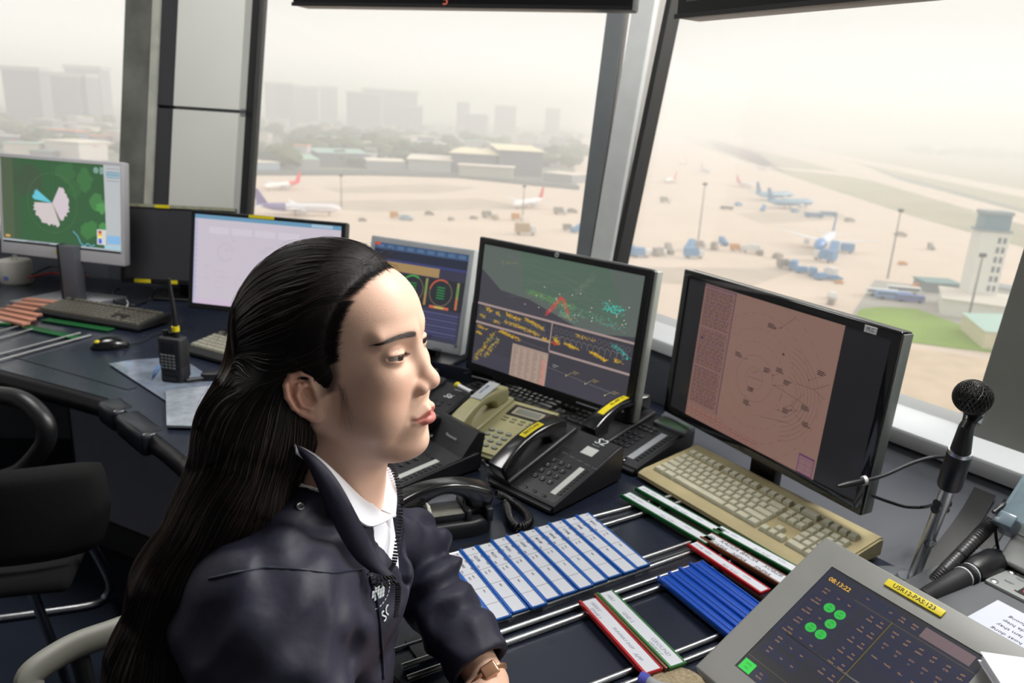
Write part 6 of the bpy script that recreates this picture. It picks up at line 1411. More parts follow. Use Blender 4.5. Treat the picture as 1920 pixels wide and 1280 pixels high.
def surface(F, lo, st):
    ins = F < 0; n = np.array(F.shape)
    c = np.zeros(n-1, np.int8)
    for dx in (0, 1):
        for dy in (0, 1):
            for dz in (0, 1): c += ins[dx:n[0]-1+dx, dy:n[1]-1+dy, dz:n[2]-1+dz]
    act = (c > 0) & (c < 8); idx = np.full(act.shape, -1, np.int64); I = np.argwhere(act); idx[act] = np.arange(len(I))
    acc = np.zeros((len(I), 3)); cnt = np.zeros(len(I))
    cor = [(0, 0, 0), (1, 0, 0), (0, 1, 0), (1, 1, 0), (0, 0, 1), (1, 0, 1), (0, 1, 1), (1, 1, 1)]
    V = [F[I[:, 0]+a, I[:, 1]+b, I[:, 2]+c_] for a, b, c_ in cor]
    for i in range(8):
        for j in range(i+1, 8):
            if sum(abs(cor[i][k]-cor[j][k]) for k in range(3)) != 1: continue
            m = (V[i] < 0) != (V[j] < 0); t = V[i]/(V[i]-V[j]+1e-20); t = np.where(m, t, 0)
            for k in range(3): acc[:, k] += np.where(m, cor[i][k]+t*(cor[j][k]-cor[i][k]), 0)
            cnt += m
    P = (I+acc/cnt[:, None])*st+np.array(lo); Q = []
    for ax in range(3):
        a, b = (ax+1) % 3, (ax+2) % 3; s0 = [slice(None)]*3; s1 = [slice(None)]*3; s0[ax] = slice(0, n[ax]-1); s1[ax] = slice(1, n[ax])
        ch = ins[tuple(s0)] != ins[tuple(s1)]; E = np.argwhere(ch); E = E[(E[:, a] > 0) & (E[:, b] > 0) & (E[:, a] < n[a]-1) & (E[:, b] < n[b]-1)]
        fl = ins[tuple(E.T)]
        def g(da, db): q = E.copy(); q[:, a] -= da; q[:, b] -= db; return idx[tuple(q.T)]
        q = np.stack([g(1, 1), g(0, 1), g(0, 0), g(1, 0)], 1); q = np.where(fl[:, None], q, q[:, ::-1]); Q.append(q)
    return P, np.concatenate(Q)
def npmesh(name, P, Q, mats, parent=None, col=None, M=None, smooth=True, midx=None):
    me = bpy.data.meshes.new(name); k = Q.shape[1]
    me.vertices.add(len(P)); me.vertices.foreach_set('co', np.asarray(P, np.float32).ravel()); me.loops.add(Q.size); me.loops.foreach_set('vertex_index', np.ascontiguousarray(Q).ravel().astype(np.int32))
    me.polygons.add(len(Q)); me.polygons.foreach_set('loop_start', np.arange(0, Q.size, k, dtype=np.int32)); me.polygons.foreach_set('loop_total', np.full(len(Q), k, np.int32))
    for mm in (mats if isinstance(mats, list) else [mats]): me.materials.append(mm)
    if midx is not None: me.polygons.foreach_set('material_index', midx.astype(np.int32))
    me.update(); me.validate()
    if smooth: me.polygons.foreach_set('use_smooth', np.ones(len(me.polygons), bool))
    if col is not None:
        ca = me.color_attributes.new('Col', 'FLOAT_COLOR', 'POINT'); ca.data.foreach_set('color', np.asarray(col, np.float32).ravel())
    o = bpy.data.objects.new(name, me); COL.objects.link(o)
    if parent: o.parent = parent
    if M is not None: o.matrix_local = M
    return o
def lin(c): return np.array(srgb(*c))
def sst(a, b, x): t = np.clip((x-a)/(b-a), 0, 1); return t*t*(3-2*t)
HP = np.array([-.1770, .7810, 1.2491])
def rotm(y, p, r):
    cy, sy, cp_, sp_, cr_, sr_ = math.cos(y), math.sin(y), math.cos(p), math.sin(p), math.cos(r), math.sin(r)
    return np.array([[cy, -sy, 0], [sy, cy, 0], [0, 0, 1]])@np.array([[cp_, 0, -sp_], [0, 1, 0], [sp_, 0, cp_]])@np.array([[1, 0, 0], [0, cr_, -sr_], [0, sr_, cr_]])
HR = rotm(R(-14.8), R(4.7), R(1.7))
HM = Matrix([list(HR[i])+[HP[i]] for i in range(3)]+[[0, 0, 0, 1]])
woman = empty('person', label='woman with long dark hair in a navy jacket and white shirt, looking right', cat='person')
# ---------------------------------------------------------------- head
def head_field(lo, hi, st, detail=True):
    H = Field(lo, hi, st)
    H.op(ell((-.012, 0, .045), (.092, .073, .083)), .001)
    H.op(ell((.028, 0, .056), (.0595, .061, .058)), .012)
    H.op(ell((.032, 0, -.012), (.056, .055, .074)), .018)
    H.op(ell((.058, .030, .000), (.024, .024, .022)), .018, sym=True)
    H.op(ell((.046, .036, -.034), (.031, .026, .031)), .020, sym=True)
    H.op(cap((-.004, .052, -.038), (.056, .014, -.078), .013, .012), .020, sym=True)
    H.op(ell((.070, 0, -.079), (.0185, .021, .0145)), .016)
    H.op(ell((.038, 0, -.082), (.036, .034, .0165)), .022)
    H.op(ell((.066, 0, -.048), (.026, .026, .030)), .012)
    H.op(cap((-.022, 0, -.03), (-.032, 0, -.20), .052, .056, (1, 1, 1)), .024)
    H.op(cap((.012, 0, -.070), (-.005, 0, -.13), .030, .032), .02)
    if not detail: return H
    # brow, eye sockets, nose
    H.op(cap((.080, .010, .046), (.066, .046, .048), .0065, .005), .014, sym=True, box=([.03, -.08, .02], [.11, .08, .075]))
    H.op(ell((.0905, .030, .027), (.0115, .018, .0105)), .012, 's', sym=True, box=([.05, -.07, 0], [.12, .07, .06]))
    H.op(cap((.0775, 0, .036), (.0945, 0, -.002), .0058, .0080), .013, box=([.05, -.05, -.04], [.13, .05, .07]))
    H.op(ell((.0962, 0, -.0085), (.0108, .0108, .0092)), .008, box=([.06, -.04, -.04], [.13, .04, .03]))
    H.op(ell((.0890, .0138, -.0135), (.0100, .0062, .0075)), .007, sym=True, box=([.06, -.04, -.04], [.13, .04, .03]))
    H.op(ell((.0945, .0066, -.0225), (.0058, .0034, .0040)), .003, 's', sym=True, box=([.06, -.04, -.04], [.13, .04, .03]))
    # mouth
    H.op(cap((.0925, .0050, -.0400), (.0835, .0190, -.0450), .0054, .0026), .006, sym=True, box=([.05, -.05, -.08], [.12, .05, -.01]))
    H.op(cap((.0920, .0, -.0520), (.0830, .0185, -.0475), .0060, .0026), .006, sym=True, box=([.05, -.05, -.08], [.12, .05, -.01]))
    H.op(ell((.0925, 0, -.0515), (.0056, .0105, .0050)), .006, box=([.05, -.05, -.08], [.12, .05, -.01]))
    H.op(cap((.1000, 0, -.0458), (.0830, .0240, -.0472), .0010, .0009), .0020, 's', sym=True, box=([.05, -.05, -.08], [.12, .05, -.01]))
    H.op(ell((.0985, 0, -.0300), (.0038, .0034, .0065)), .004, 's', box=([.05, -.05, -.08], [.12, .05, -.01]))
    H.op(ell((.0975, 0, -.0635), (.0090, .0150, .0045)), .009, 's', box=([.05, -.05, -.09], [.12, .05, -.01]))
    H.op(ell((.0870, .0262, -.0470), (.0035, .0025, .004)), .006, 's', sym=True, box=([.05, -.05, -.08], [.12, .05, -.01]))
    # eyeball bulge and lids
    ec = EYE
    H.op(ell(ec, (.0140, .0142, .0138)), .0035, sym=True, box=([.04, -.07, 0], [.11, .07, .06]))
    def slit(X, Y, Z):
        t = (Y-ec[1])/.0148; up = .0028*np.sqrt(np.clip(1-t*t, 0, 1))+.0006*(t); dn = -.0026*np.sqrt(np.clip(1-t*t, 0, 1))
        zc = ec[2]-.0012+(-.0010+.0022*(t+1)/2)
        d = np.maximum(np.maximum((Z-zc)-up, dn-(Z-zc)), np.abs(Y-ec[1])-.0146)
        return np.maximum(d, (ec[0]+.002)-X)
    H.op(slit, .0012, 's', sym=True, box=([.06, -.06, .01], [.11, .06, .045]))
    H.op(cap((.083, .020, .0345), (.0755, .044, .0335), .0009), .0030, 's', sym=True, box=([.06, -.06, .02], [.11, .06, .05]))
    # ears
    E0 = np.array((-.007, -.0745, -.0045)); a25 = R(36); tl = R(14)
    a_ = np.array((math.cos(a25), math.sin(a25), 0)); n_ = np.array((math.sin(a25), -math.cos(a25), 0)); z_ = np.array((0, 0, 1.)); b_ = z_*math.cos(tl)-a_*math.sin(tl); a_ = a_*math.cos(tl)+z_*math.sin(tl)
    eb = ([-.05, -.115, -.05], [.04, -.045, .05]); rotE = np.stack([a_, b_, n_], 1)
    ES = .88; L2 = lambda u, v, w: E0+(a_*u+b_*v+n_*w)*ES
    def both(fn, k, mode):
        H.op(lambda X, Y, Z: fn(X, -np.abs(Y), Z), k, mode, box=eb)
        H.op(lambda X, Y, Z: fn(X, -np.abs(Y), Z), k, mode, box=([-.05, .045, -.05], [.04, .115, .05]))
    both(ell(L2(-.002, .002, -.0015), (.0165, .0270, .0036), rotE), .004, 'u')
    both(ell(L2(.012, -.002, -.010), (.010, .020, .012), rotE), .008, 'u')
    hp_ = [(.012, .004), (.0125, .017), (.005, .0265), (-.006, .0270), (-.0145, .019), (-.0175, .006), (-.0155, -.008), (-.0095, -.019), (-.004, -.026)]
    for (u0, v0), (u1, v1) in zip(hp_[:-1], hp_[1:]): both(cap(L2(u0, v0, .0022), L2(u1, v1, .0022), .0032, .0031), .0016, 'u')
    both(ell(L2(.002, .0175, .003), (.0085, .0045, .0035), rotE), .002, 's')
    both(ell(L2(-.0105, .004, .004), (.0022, .016, .0035), rotE), .002, 's')
    for (p, q) in (((-.002, .014), (-.0072, .004)), ((-.0072, .004), (-.0065, -.009)), ((-.0065, -.009), (.0, -.0165)), ((.004, .012), (-.003, .008))): both(cap(L2(*p, .0022), L2(*q, .0022), .0026), .002, 'u')
    both(ell(L2(.0035, -.003, .004), (.0072, .0098, .0075), rotE), .003, 's')
    both(ell(L2(.0125, -.004, .001), (.0035, .0062, .0045), rotE), .003, 'u')
    both(ell(L2(.003, -.0270, -.0005), (.0085, .0090, .0040), rotE), .004, 'u')
    return H
EYE = (.0690, .0305, .0265)
HD = head_field((-.12, -.112, -.205), (.125, .112, .145), .00125)
P_, Q_ = surface(HD.F, HD.lo, HD.st)
def headcol(P):
    x, y, z = P[:, 0], P[:, 1], P[:, 2]; ay = np.abs(y); base = lin((226, 186, 164)); c = np.tile(base, (len(P), 1))
    def mixc(c, col, w): return c*(1-w[:, None])+lin(col)*w[:, None]
    c = mixc(c, (214, 160, 138), .55*np.exp(-(((x-.068)/.022)**2+((ay-.042)/.022)**2+((z+.012)/.020)**2)))
    c = mixc(c, (206, 140, 118), .5*sst(.068, .078, ay)*sst(.02, -.0, x))
    c = mixc(c, (214, 158, 140), .5*np.exp(-(((x-.104)/.012)**2+(y/.014)**2+((z+.012)/.010)**2)))
    # lips
    t = ay/.0215; zu = -.0458+.0080*(1-np.clip(t, 0, 1)**1.6)-.0016*np.exp(-(y/.003)**2); zl = -.0462-.0125*(1-np.clip(t, 0, 1)**2)
    w = sst(.0012, -.0006, z-zu)*sst(-.0012, .0006, z-zl)*sst(.0225, .0198, ay)*sst(.076, .082, x); c = mixc(c, (190, 100, 96), w*.85)
    # lid edge and crease
    tt = (ay-EYE[1])/.0150; ze = EYE[2]-.0012+(-.0010+.0022*(tt+1)/2)+.0028*np.sqrt(np.clip(1-tt*tt, 0, 1)); w = np.exp(-((z-ze-.0004)/.0010)**2)*sst(1.05, .9, np.abs(tt))*sst(.070, .074, x+.0*y)*(x > .06); c = mixc(c, (52, 34, 30), w*.95)
    zb = EYE[2]-.0012+(-.0010+.0022*(tt+1)/2)-.0026*np.sqrt(np.clip(1-tt*tt, 0, 1)); w = np.exp(-((z-zb+.0006)/.0008)**2)*sst(1.05, .9, np.abs(tt))*(x > .06); c = mixc(c, (150, 104, 90), w*.6)
    # brow pigment
    bz = .0450+.0030*(1-((ay-.033)/.022)**2)
    w = np.exp(-((z-bz)/.0032)**2)*sst(.009, .014, ay)*sst(.056, .048, ay)*(x > .04); c = mixc(c, (96, 76, 70), w*.75)
    # scalp under the hair
    w = sst(-.004, .006, xh(z)-x)*np.clip(sst(.010, .030, z)+sst(-.028, -.040, x)+sst(.004, .012, x)*sst(-.022, -.010, z), 0, 1); c = mixc(c, (60, 46, 40), w*.85)
    # small stud in the ear lobe and moles stay real marks
    for m_ in ((.006, -.0795, -.0285, .0016),): w = np.exp(-(((x-m_[0])/m_[3])**2+((y-m_[1])/.004)**2+((z-m_[2])/m_[3])**2)); c = mixc(c, (60, 44, 40), w)
    return np.clip(c, 0, 1)
XHZ = [-.2, -.034, -.024, -.018, -.012, -.004, .012, .034, .045, .060, .080, .096, .108, .118, .13, .15]; XHX = [-.034, -.030, -.026, -.016, .004, .020, .027, .029, .030, .033, .039, .047, .056, .065, .075, .085]
def xh(z): return np.interp(z, XHZ, XHX)
M_skin = mat('skin', srgb(226, 186, 164), .48, attr='Col', sub=.12, spec=.42, bump=.12, bscale=900)
head = npmesh('head', P_, Q_, M_skin, woman, headcol(P_), HM)
# eyes
for s in (-1, 1):
    m = MB(); q = .0122
    prof = [(q*math.sin(R(a)), q*math.cos(R(a))+(.0008 if a < 26 else 0)) for a in (0.01, 5, 10, 11, 18, 26, 28, 31, 35, 45, 60, 80, 100, 130, 160, 179.9)]
    m.lathe(prof, 40)
    for i, f in enumerate(m.f):
        a = math.degrees((sum((Vector(m.v[j]) for j in f), Vector())/len(f)).angle(Vector((0, 0, 1)))); m.c[i] = srgb(6, 5, 5) if a < 10.5 else srgb(44, 26, 20) if a < 31 else srgb(26, 18, 16) if a < 35 else srgb(176, 162, 158)
    m.usec = True
    o = m.build('eye', mat('eyeball', srgb(176, 162, 158), .12, attr='Col', coat=.5), woman, ang=180); o.matrix_local = HM @ T((EYE[0], s*EYE[1], EYE[2])) @ Vector((1, .06, -.12)).to_track_quat('Z', 'Y').to_matrix().to_4x4()
# ---------------------------------------------------------------- strands as thin tapered prisms, traced over a surface
def grid_interp(Fd, P):
    q = (P-Fd.lo)/Fd.st; n = np.array(Fd.n); q = np.clip(q, 0, n-1.001); i = q.astype(int); f = q-i; F = Fd.F; r = 0
    for dx in (0, 1):
        for dy in (0, 1):
            for dz in (0, 1): r = r+F[i[:, 0]+dx, i[:, 1]+dy, i[:, 2]+dz]*(f[:, 0] if dx else 1-f[:, 0])*(f[:, 1] if dy else 1-f[:, 1])*(f[:, 2] if dz else 1-f[:, 2])
    return r
def grad(Fd, P):
    e = Fd.st; g = np.stack([grid_interp(Fd, P+np.eye(3)[k]*e)-grid_interp(Fd, P-np.eye(3)[k]*e) for k in range(3)], 1); return g/(np.linalg.norm(g, axis=1, keepdims=True)+1e-9)
def trace(Fd, P, flow, steps, ds, off, wob=.0):
    out = [P.copy()]
    for k in range(steps):
        d = flow(P, k); g = grad(Fd, P); d = d-g*np.sum(d*g, 1, keepdims=True); d /= np.linalg.norm(d, axis=1, keepdims=True)+1e-9
        P = P+d*ds+rng.normal(0, wob, P.shape); g = grad(Fd, P); P = P-g*(grid_interp(Fd, P)-off)[:, None]; out.append(P.copy())
    return np.stack(out, 1)
def strands(name, S, r, mm, parent, taper=.35, M=None):
    n, k, _ = S.shape; t = np.gradient(S, axis=1); t /= np.linalg.norm(t, axis=2, keepdims=True)+1e-9; up = np.array([.3, .2, 1.]); a = np.cross(t, up); a /= np.linalg.norm(a, axis=2, keepdims=True)+1e-9; b = np.cross(t, a)
    rad = (np.asarray(r).reshape(-1, 1, 1)*(np.linspace(1, taper, k)*np.clip(.25+np.arange(k)/4, 0, 1))[None, :, None]); V = []
    for j in range(3): an = 2*math.pi*j/3; V.append(S+(a*math.cos(an)+b*math.sin(an))*rad)
    V = np.stack(V, 2).reshape(-1, 3); base = (np.arange(n)*k*3)[:, None, None]; i = np.arange(k-1)[None, :, None]*3; j = np.arange(3)[None, None, :]; j2 = (j+1) % 3
    Q = np.stack([base+i+j, base+i+j2, base+i+3+j2, base+i+3+j], -1).reshape(-1, 4); return npmesh(name, V, Q, mm, parent, M=M)
# hair volume in world space
def toW(p): return HR@np.array(p, float)+HP
def hair_field(st):
    Fd = Field((-.56, .48, .74), (-.06, .98, 1.42), st)
    X, Y, Z = Fd.xyz((slice(None),)*3)
    def local(X, Y, Z):
        x, y, z = X-HP[0], Y-HP[1], Z-HP[2]; Q = HR.T; return [Q[i][0]*x+Q[i][1]*y+Q[i][2]*z for i in range(3)]
    def skull(X, Y, Z):
        x, y, z = local(X, Y, Z); d1 = ell((-.012, 0, .045), (.092, .073, .083))(x, y, z); d2 = ell((.028, 0, .056), (.0595, .061, .058))(x, y, z); k = .012; h = np.clip(.5+.5*(d1-d2)/k, 0, 1); d = d1*(1-h)+d2*h-k*h*(1-h)
        hx = np.interp(z, XHZ, XHX)-.002-.004*sst(.012, .034, z)-x; t = -.0006+(.0035*sst(0, .012, hx)+.0072*sst(0, .05, hx))*(1-.92*np.exp(-((x+.012)/.017)**2-((z+.004)/.024)**2)*(y < 0)); d = d-t; g = -hx*.9
        k = .006; h = np.clip(.5-.5*(d-g)/k, 0, 1); return d*(1-h)+g*h+k*h*(1-h)
    Fd.F[...] = skull(X, Y, Z)
    pts = [((-.075, 0, .035), .052), ((-.092, 0, -.02), .050)]
    a = toW(pts[0][0]); b = toW(pts[1][0]); Fd.op(cap(a, b, .045, .046), .03)
    ch = [(b, .046), (np.array((-.262, .750, 1.185)), .056), (np.array((-.284, .735, 1.10)), .055), (np.array((-.330, .72, 1.015)), .055), (np.array((-.362, .715, .92)), .055), (np.array((-.375, .71, .80)), .055)]
    for (p, r0), (q, r1) in zip(ch[:-1], ch[1:]): Fd.op(cap(p, q, r0, r1, (1, 1.15, 1)), .03)
    # tress falling just behind the near ear to the shoulder
    tr = [toW((-.035, -.066, .01)), toW((-.046, -.074, -.05)), np.array((-.262, .690, 1.13)), np.array((-.308, .672, 1.05)), np.array((-.345, .66, .95)), np.array((-.362, .65, .80))]
    rr = [.016, .022, .029, .034, .038, .040]
    for i in range(len(tr)-1): Fd.op(cap(tr[i], tr[i+1], rr[i], rr[i+1]), .03)
    return Fd, [c[0] for c in ch]
HF, HCH = hair_field(.003)
M_hair = mat('hair_black', srgb(22, 18, 17), .56, spec=.25, noise=.3, nscale=30)
M_hairb = mat('hair_brown', srgb(48, 34, 26), .38, spec=.6)
PH, QH = surface(HF.F, HF.lo, HF.st)
hair = npmesh('hair', PH, QH, M_hair, woman)
TIE = toW((-.098, 0, .030))
CHN = np.array([toW((-.090, 0, 0.0)), (-.262, .750, 1.185), (-.284, .735, 1.10), (-.330, .72, 1.015), (-.362, .715, .92), (-.380, .71, .75)])
def flow(P, k):
    L = (P-HP)@HR; zl = L[:, 2]; capw = sst(-.02, .03, zl)*sst(-.12, -.07, L[:, 0])
    d1 = TIE-P; d1 /= np.linalg.norm(d1, axis=1, keepdims=True)+1e-9
    i = np.argmin(np.abs(P[:, 2][:, None]-CHN[None, :, 2]-.03), 1); i = np.clip(i, 0, len(CHN)-2); d2 = CHN[i+1]-CHN[i]; d2 = d2/(np.linalg.norm(d2, axis=1, keepdims=True)+1e-9)
    w = capw[:, None]; d = d1*w+d2*(1-w); d[:, 2] -= .10; return d
sel = rng.choice(len(PH), 17000); P0 = PH[sel]; L0 = (P0-HP)@HR
keep = (P0[:, 2] > .80); P0 = P0[keep]
S1 = trace(HF, P0+rng.normal(0, .001, P0.shape), flow, 22, .0055, .0006, .00012)
strands('hair_strands', S1, rng.uniform(.00018, .00040, len(S1)), M_hair, hair)
sel2 = rng.choice(len(S1), 1300); S1b = trace(HF, P0[sel2 % len(P0)], flow, 26, .006, .0016, .00035)
strands('hair_strands', S1b, rng.uniform(.0003, .0005, len(S1b)), M_hairb, hair)
# hairline strands, rooted in the skin and swept back
zz = rng.uniform(.030, .120, 5200); zz = np.concatenate([zz, rng.uniform(.09, .125, 2600)])
ysg = np.sign(rng.uniform(-1, 1, len(zz)))*1.0; xx = xh(zz)+rng.normal(-.002, .0028, len(zz))
def skin_y(x, z):
    # half width of the skull at local x, z
    lo_, hi_ = np.zeros_like(x), np.full_like(x, .09)
    for _ in range(22):
        mid = (lo_+hi_)/2; v = grid_interp(HD, np.stack([x, -mid, z], 1)); lo_ = np.where(v < 0, mid, lo_); hi_ = np.where(v < 0, hi_, mid)
    return (lo_+hi_)/2
yy = skin_y(xx, zz)*ysg
# the top of the forehead: vary y directly
k2 = zz > .088; yy[k2] *= rng.uniform(0, 1, k2.sum())
R0 = np.stack([xx, yy, zz], 1); R0 = R0@HR.T+HP
def proj_to(Fd, P, off):
    for _ in range(6): g = grad(Fd, P); P = P-g*(grid_interp(Fd, P)-off)[:, None]*.9
    return P
HDl = R0
g_ = grad(HD, (R0-HP)@HR); Lh = (R0-HP)@HR
for _ in range(6): g_ = grad(HD, Lh); Lh = Lh-g_*(grid_interp(HD, Lh)-.0002)[:, None]*.8
R0 = Lh@HR.T+HP
class Both:  # nearest outside surface of head and hair together
    pass
def flow0(P, k): return flow(P, k)
S2 = [R0.copy()]; Pc = R0.copy()
for k in range(16):
    d = flow(Pc, k); L = (Pc-HP)@HR; gh = grad(HD, L)@HR.T; d = d-gh*np.sum(d*gh, 1, keepdims=True); d /= np.linalg.norm(d, axis=1, keepdims=True)+1e-9
    Pc = Pc+d*.0032+rng.normal(0, .00012, Pc.shape); L = (Pc-HP)@HR; fh = grid_interp(HD, L); ff = grid_interp(HF, Pc)
    Pc = Pc+(grad(HD, L)@HR.T)*np.clip(.0006+.00035*k*.6-fh, 0, .004)[:, None]; ff = grid_interp(HF, Pc); Pc = Pc+grad(HF, Pc)*np.clip(.0006-ff, 0, .004)[:, None]; S2.append(Pc.copy())
strands('hairline_strands', np.stack(S2, 1), rng.uniform(.00010, .00022, len(R0)), M_hair, hair, .6)
# loose flyaway hairs: on the crown, behind the head, in front of the ear
fl = []
for _ in range(230):
    a = P0[rng.integers(len(P0))].copy(); L = (a-HP)@HR
    if L[2] < -.02 and rng.random() < .7: continue
    g = grad(HF, a[None])[0]; fd = flow(a[None], 0)[0]; pts = [a.copy()]; v = fd*.7+g*.5+rng.normal(0, .25, 3); v /= np.linalg.norm(v)
    for k in range(14): v = v+fd*.10-g*.03+rng.normal(0, .03, 3); v /= np.linalg.norm(v); pts.append(pts[-1]+v*.0028)
    fl.append(pts)
for _ in range(60):
    a = proj_to(HF, toW((.062+rng.uniform(-.02, .006), rng.uniform(-.03, .03), .125))[None], 0)[0]; g = grad(HF, a[None])[0]; v = g*.7+HR[:, 0]*.7+rng.normal(0, .3, 3); v /= np.linalg.norm(v); pts = [a]
    for k in range(14): v = v-HR[:, 0]*.02+rng.normal(0, .05, 3)-np.array((0, 0, .05)); v /= np.linalg.norm(v); pts.append(pts[-1]+v*.0013)
    fl.append(pts)
for _ in range(9):
    a = toW((.026+rng.uniform(-.004, .004), -.0690, .006+rng.uniform(-.006, .008))); v = np.array((rng.uniform(-.1, .35), -.1, -1.)); v /= np.linalg.norm(v); pts = [a]; Lg = rng.uniform(.0015, .0042)
    for k in range(14):
        v = v+rng.normal(0, .03, 3); v /= np.linalg.norm(v); q = pts[-1]+v*Lg; L = ((q-HP)@HR)[None]; f_ = grid_interp(HD, L)[0]; q = q+(grad(HD, L)@HR.T)[0]*(.0006-f_); pts.append(q)
    fl.append(pts)
strands('loose_hairs', np.array(fl), np.full(len(fl), .00016), M_hairb, hair, .5)
# eyebrows and lashes
br = []
for s in (-1, 1):
    for _ in range(380):
        u = rng.random(); y = .0105+.0435*u; zc_ = .0445+.0032*(1-((y-.033)/.022)**2)+rng.uniform(-.0031, .0031)*(1-.6*u); 
        x = .10
        p = np.array([[x, s*y, zc_]])
        for _k in range(30):
            f_ = grid_interp(HD, p); p[:, 0] -= f_*.9
        d = np.array((-.12-.4*u, s*(.9), .45-.65*u)); d /= np.linalg.norm(d); pts = [p[0]]
        for k in range(6):
            q = pts[-1]+d*.0010; g = grad(HD, q[None])[0]; q = q-g*(grid_interp(HD, q[None])[0]-.0005); pts.append(q)
        br.append(np.array(pts)@HR.T+HP)
strands('eyebrow', np.array(br), np.full(len(br), .00019), mat('brow_hair', srgb(52, 42, 40), .6), woman, .3)
la = []
for s in (-1, 1):
    for k in range(34):
        t = -1+2*(k+.5)/34; y = EYE[1]+t*.0142; z = EYE[2]-.0012+(-.0010+.0022*(t+1)/2)+.0028*math.sqrt(1-t*t)
        rad = .0142; xq = EYE[0]+math.sqrt(max(rad**2-(y-EYE[1])**2-(z-EYE[2])**2, 1e-8)); p = np.array((xq, s*y, z)); pts = [p]; v = np.array((.8, s*t*.5, -.25)); v /= np.linalg.norm(v)
        for j in range(5): v = v+np.array((0, 0, .12)); v /= np.linalg.norm(v); pts.append(pts[-1]+v*.0012)
        la.append(np.array(pts)@HR.T+HP)
strands('eyelashes', np.array(la), np.full(len(la), .00016), M_hair, woman, .2)
# ---------------------------------------------------------------- jacket, shirt, hands
M_navy = mat('navy_nylon', srgb(33, 33, 49), .6, noise=.05, nscale=9, bump=.3, bscale=26, bdist=.006, spec=.35)
M_navy2 = mat('navy_lining', srgb(20, 26, 44), .5)
M_shirt = mat('white_cotton', srgb(226, 228, 238), .8, bump=.15, bscale=1500)
M_zip = mat('zip_dark', srgb(40, 40, 44), .35, metal=.6)
def wr(X, Y, Z):
    n = np.sin(X*61+Y*23+np.sin(Z*37)*1.3)*np.sin(Z*47+Y*31)+.6*np.sin(X*97-Z*83+np.sin(Y*51)*1.5)*np.sin(Y*71+X*19)
    return n
def torso(JF, off=0.0, fold=True):
    S = lambda r: r+off
    JF.op(cap((-.262, .785, .50), (-.240, .785, .98), S(.165), S(.168), (.72, 1, 1)), .001)
    JF.op(cap((-.225, .655, 1.035), (-.250, .885, 1.030), S(.062), S(.056)), .06)
    JF.op(cap((-.215, .785, .99), (-.205, .788, 1.075), S(.100), S(.078)), .05)
JF = Field((-.48, .36, .56), (.14, 1.24, 1.22), .0034)
torso(JF)
# stand collar
JF.op(cap((-.205, .787, 1.05), (-.197, .787, 1.110), .083, .080, (1, 1, 1)), .015, box=([-.34, .6, .98], [-.05, .95, 1.22]))
JF.op(ell((-.190, .785, 1.185), (.16, .16, .045)), .012, 's', box=([-.4, .55, 1.1], [-.0, 1.0, 1.22]))
# sleeves
rs, re, rw = (-.218, .640, 1.028), (-.150, .540, .80), (.00, .700, .800)
ls, le, lw = (-.258, .895, 1.015), (-.136, 1.012, .882), (-.024, .874, .809)
JF.op(cap(rs, re, .066, .058), .05); JF.op(cap(re, rw, .056, .045), .03)
JF.op(cap(ls, le, .055, .052), .035); JF.op(cap(le, lw, .053, .046), .03)
lwd = np.array(lw)-np.array(le); lwd /= np.linalg.norm(lwd)
# folds
def folds(X, Y, Z):
    a = wr(X, Y, Z); a = np.sign(a)*np.abs(a)**.8*.0036
    # rings at the bend of the far sleeve
    t = ((X-le[0])*lwd[0]+(Y-le[1])*lwd[1]+(Z-le[2])*lwd[2]); m = np.exp(-((X+.08)/.10)**2-((Y-.98)/.10)**2)
    a = a+m*.0075*np.sin(t*105+np.sin(Z*60)*1.2+X*30)
    # long soft folds down the near sleeve and front
    b = np.exp(-((Y-.64)/.09)**2)*sst_(1.06, .98, Z)*.0065*np.sin((X*.8+Y*1.1+Z*.45)*62+np.sin(Z*28)*1.1)
    return a+b
def sst_(a, b, x): t = np.clip((x-a)/(b-a), 0, 1); return t*t*(3-2*t)
JF.op(folds, mode='d')
# neck opening and the open V at the front
JF.op(cap((-.203, .787, 1.03), (-.185, .787, 1.25), .070, .074), .006, 's', box=([-.34, .6, .95], [-.05, .95, 1.22]))
def vcut(X, Y, Z):
    t = np.clip((Z-.990)/.15, 0, 1); w = .009+.056*t**.7; yc = .782-.006*t
    return np.maximum(np.abs(Y-yc)-w, -(X+.198))*.9
JF.op(vcut, .005, 's', box=([-.25, .6, .98], [-.0, .95, 1.22]))
# cuff mouths
for w_, e_ in ((lw, le), (rw, re)):
    w_ = np.array(w_); e_ = np.array(e_); d = (w_-e_)/np.linalg.norm(w_-e_); a = w_+d*.012; b = w_+d*.12
    JF.op(lambda X, Y, Z: -((X-a[0])*d[0]+(Y-a[1])*d[1]+(Z-a[2])*d[2])*1.0+0*X, .004, 's', box=bx(w_, (.07, .07, .07), .03))
    JF.op(cap(w_-d*.028, b, .034, .038), .004, 's', box=bx(w_, (.09, .09, .09), .03))
PJ, QJ = surface(JF.F, JF.lo, JF.st)
jacket = npmesh('jacket', PJ, QJ, M_navy, woman)
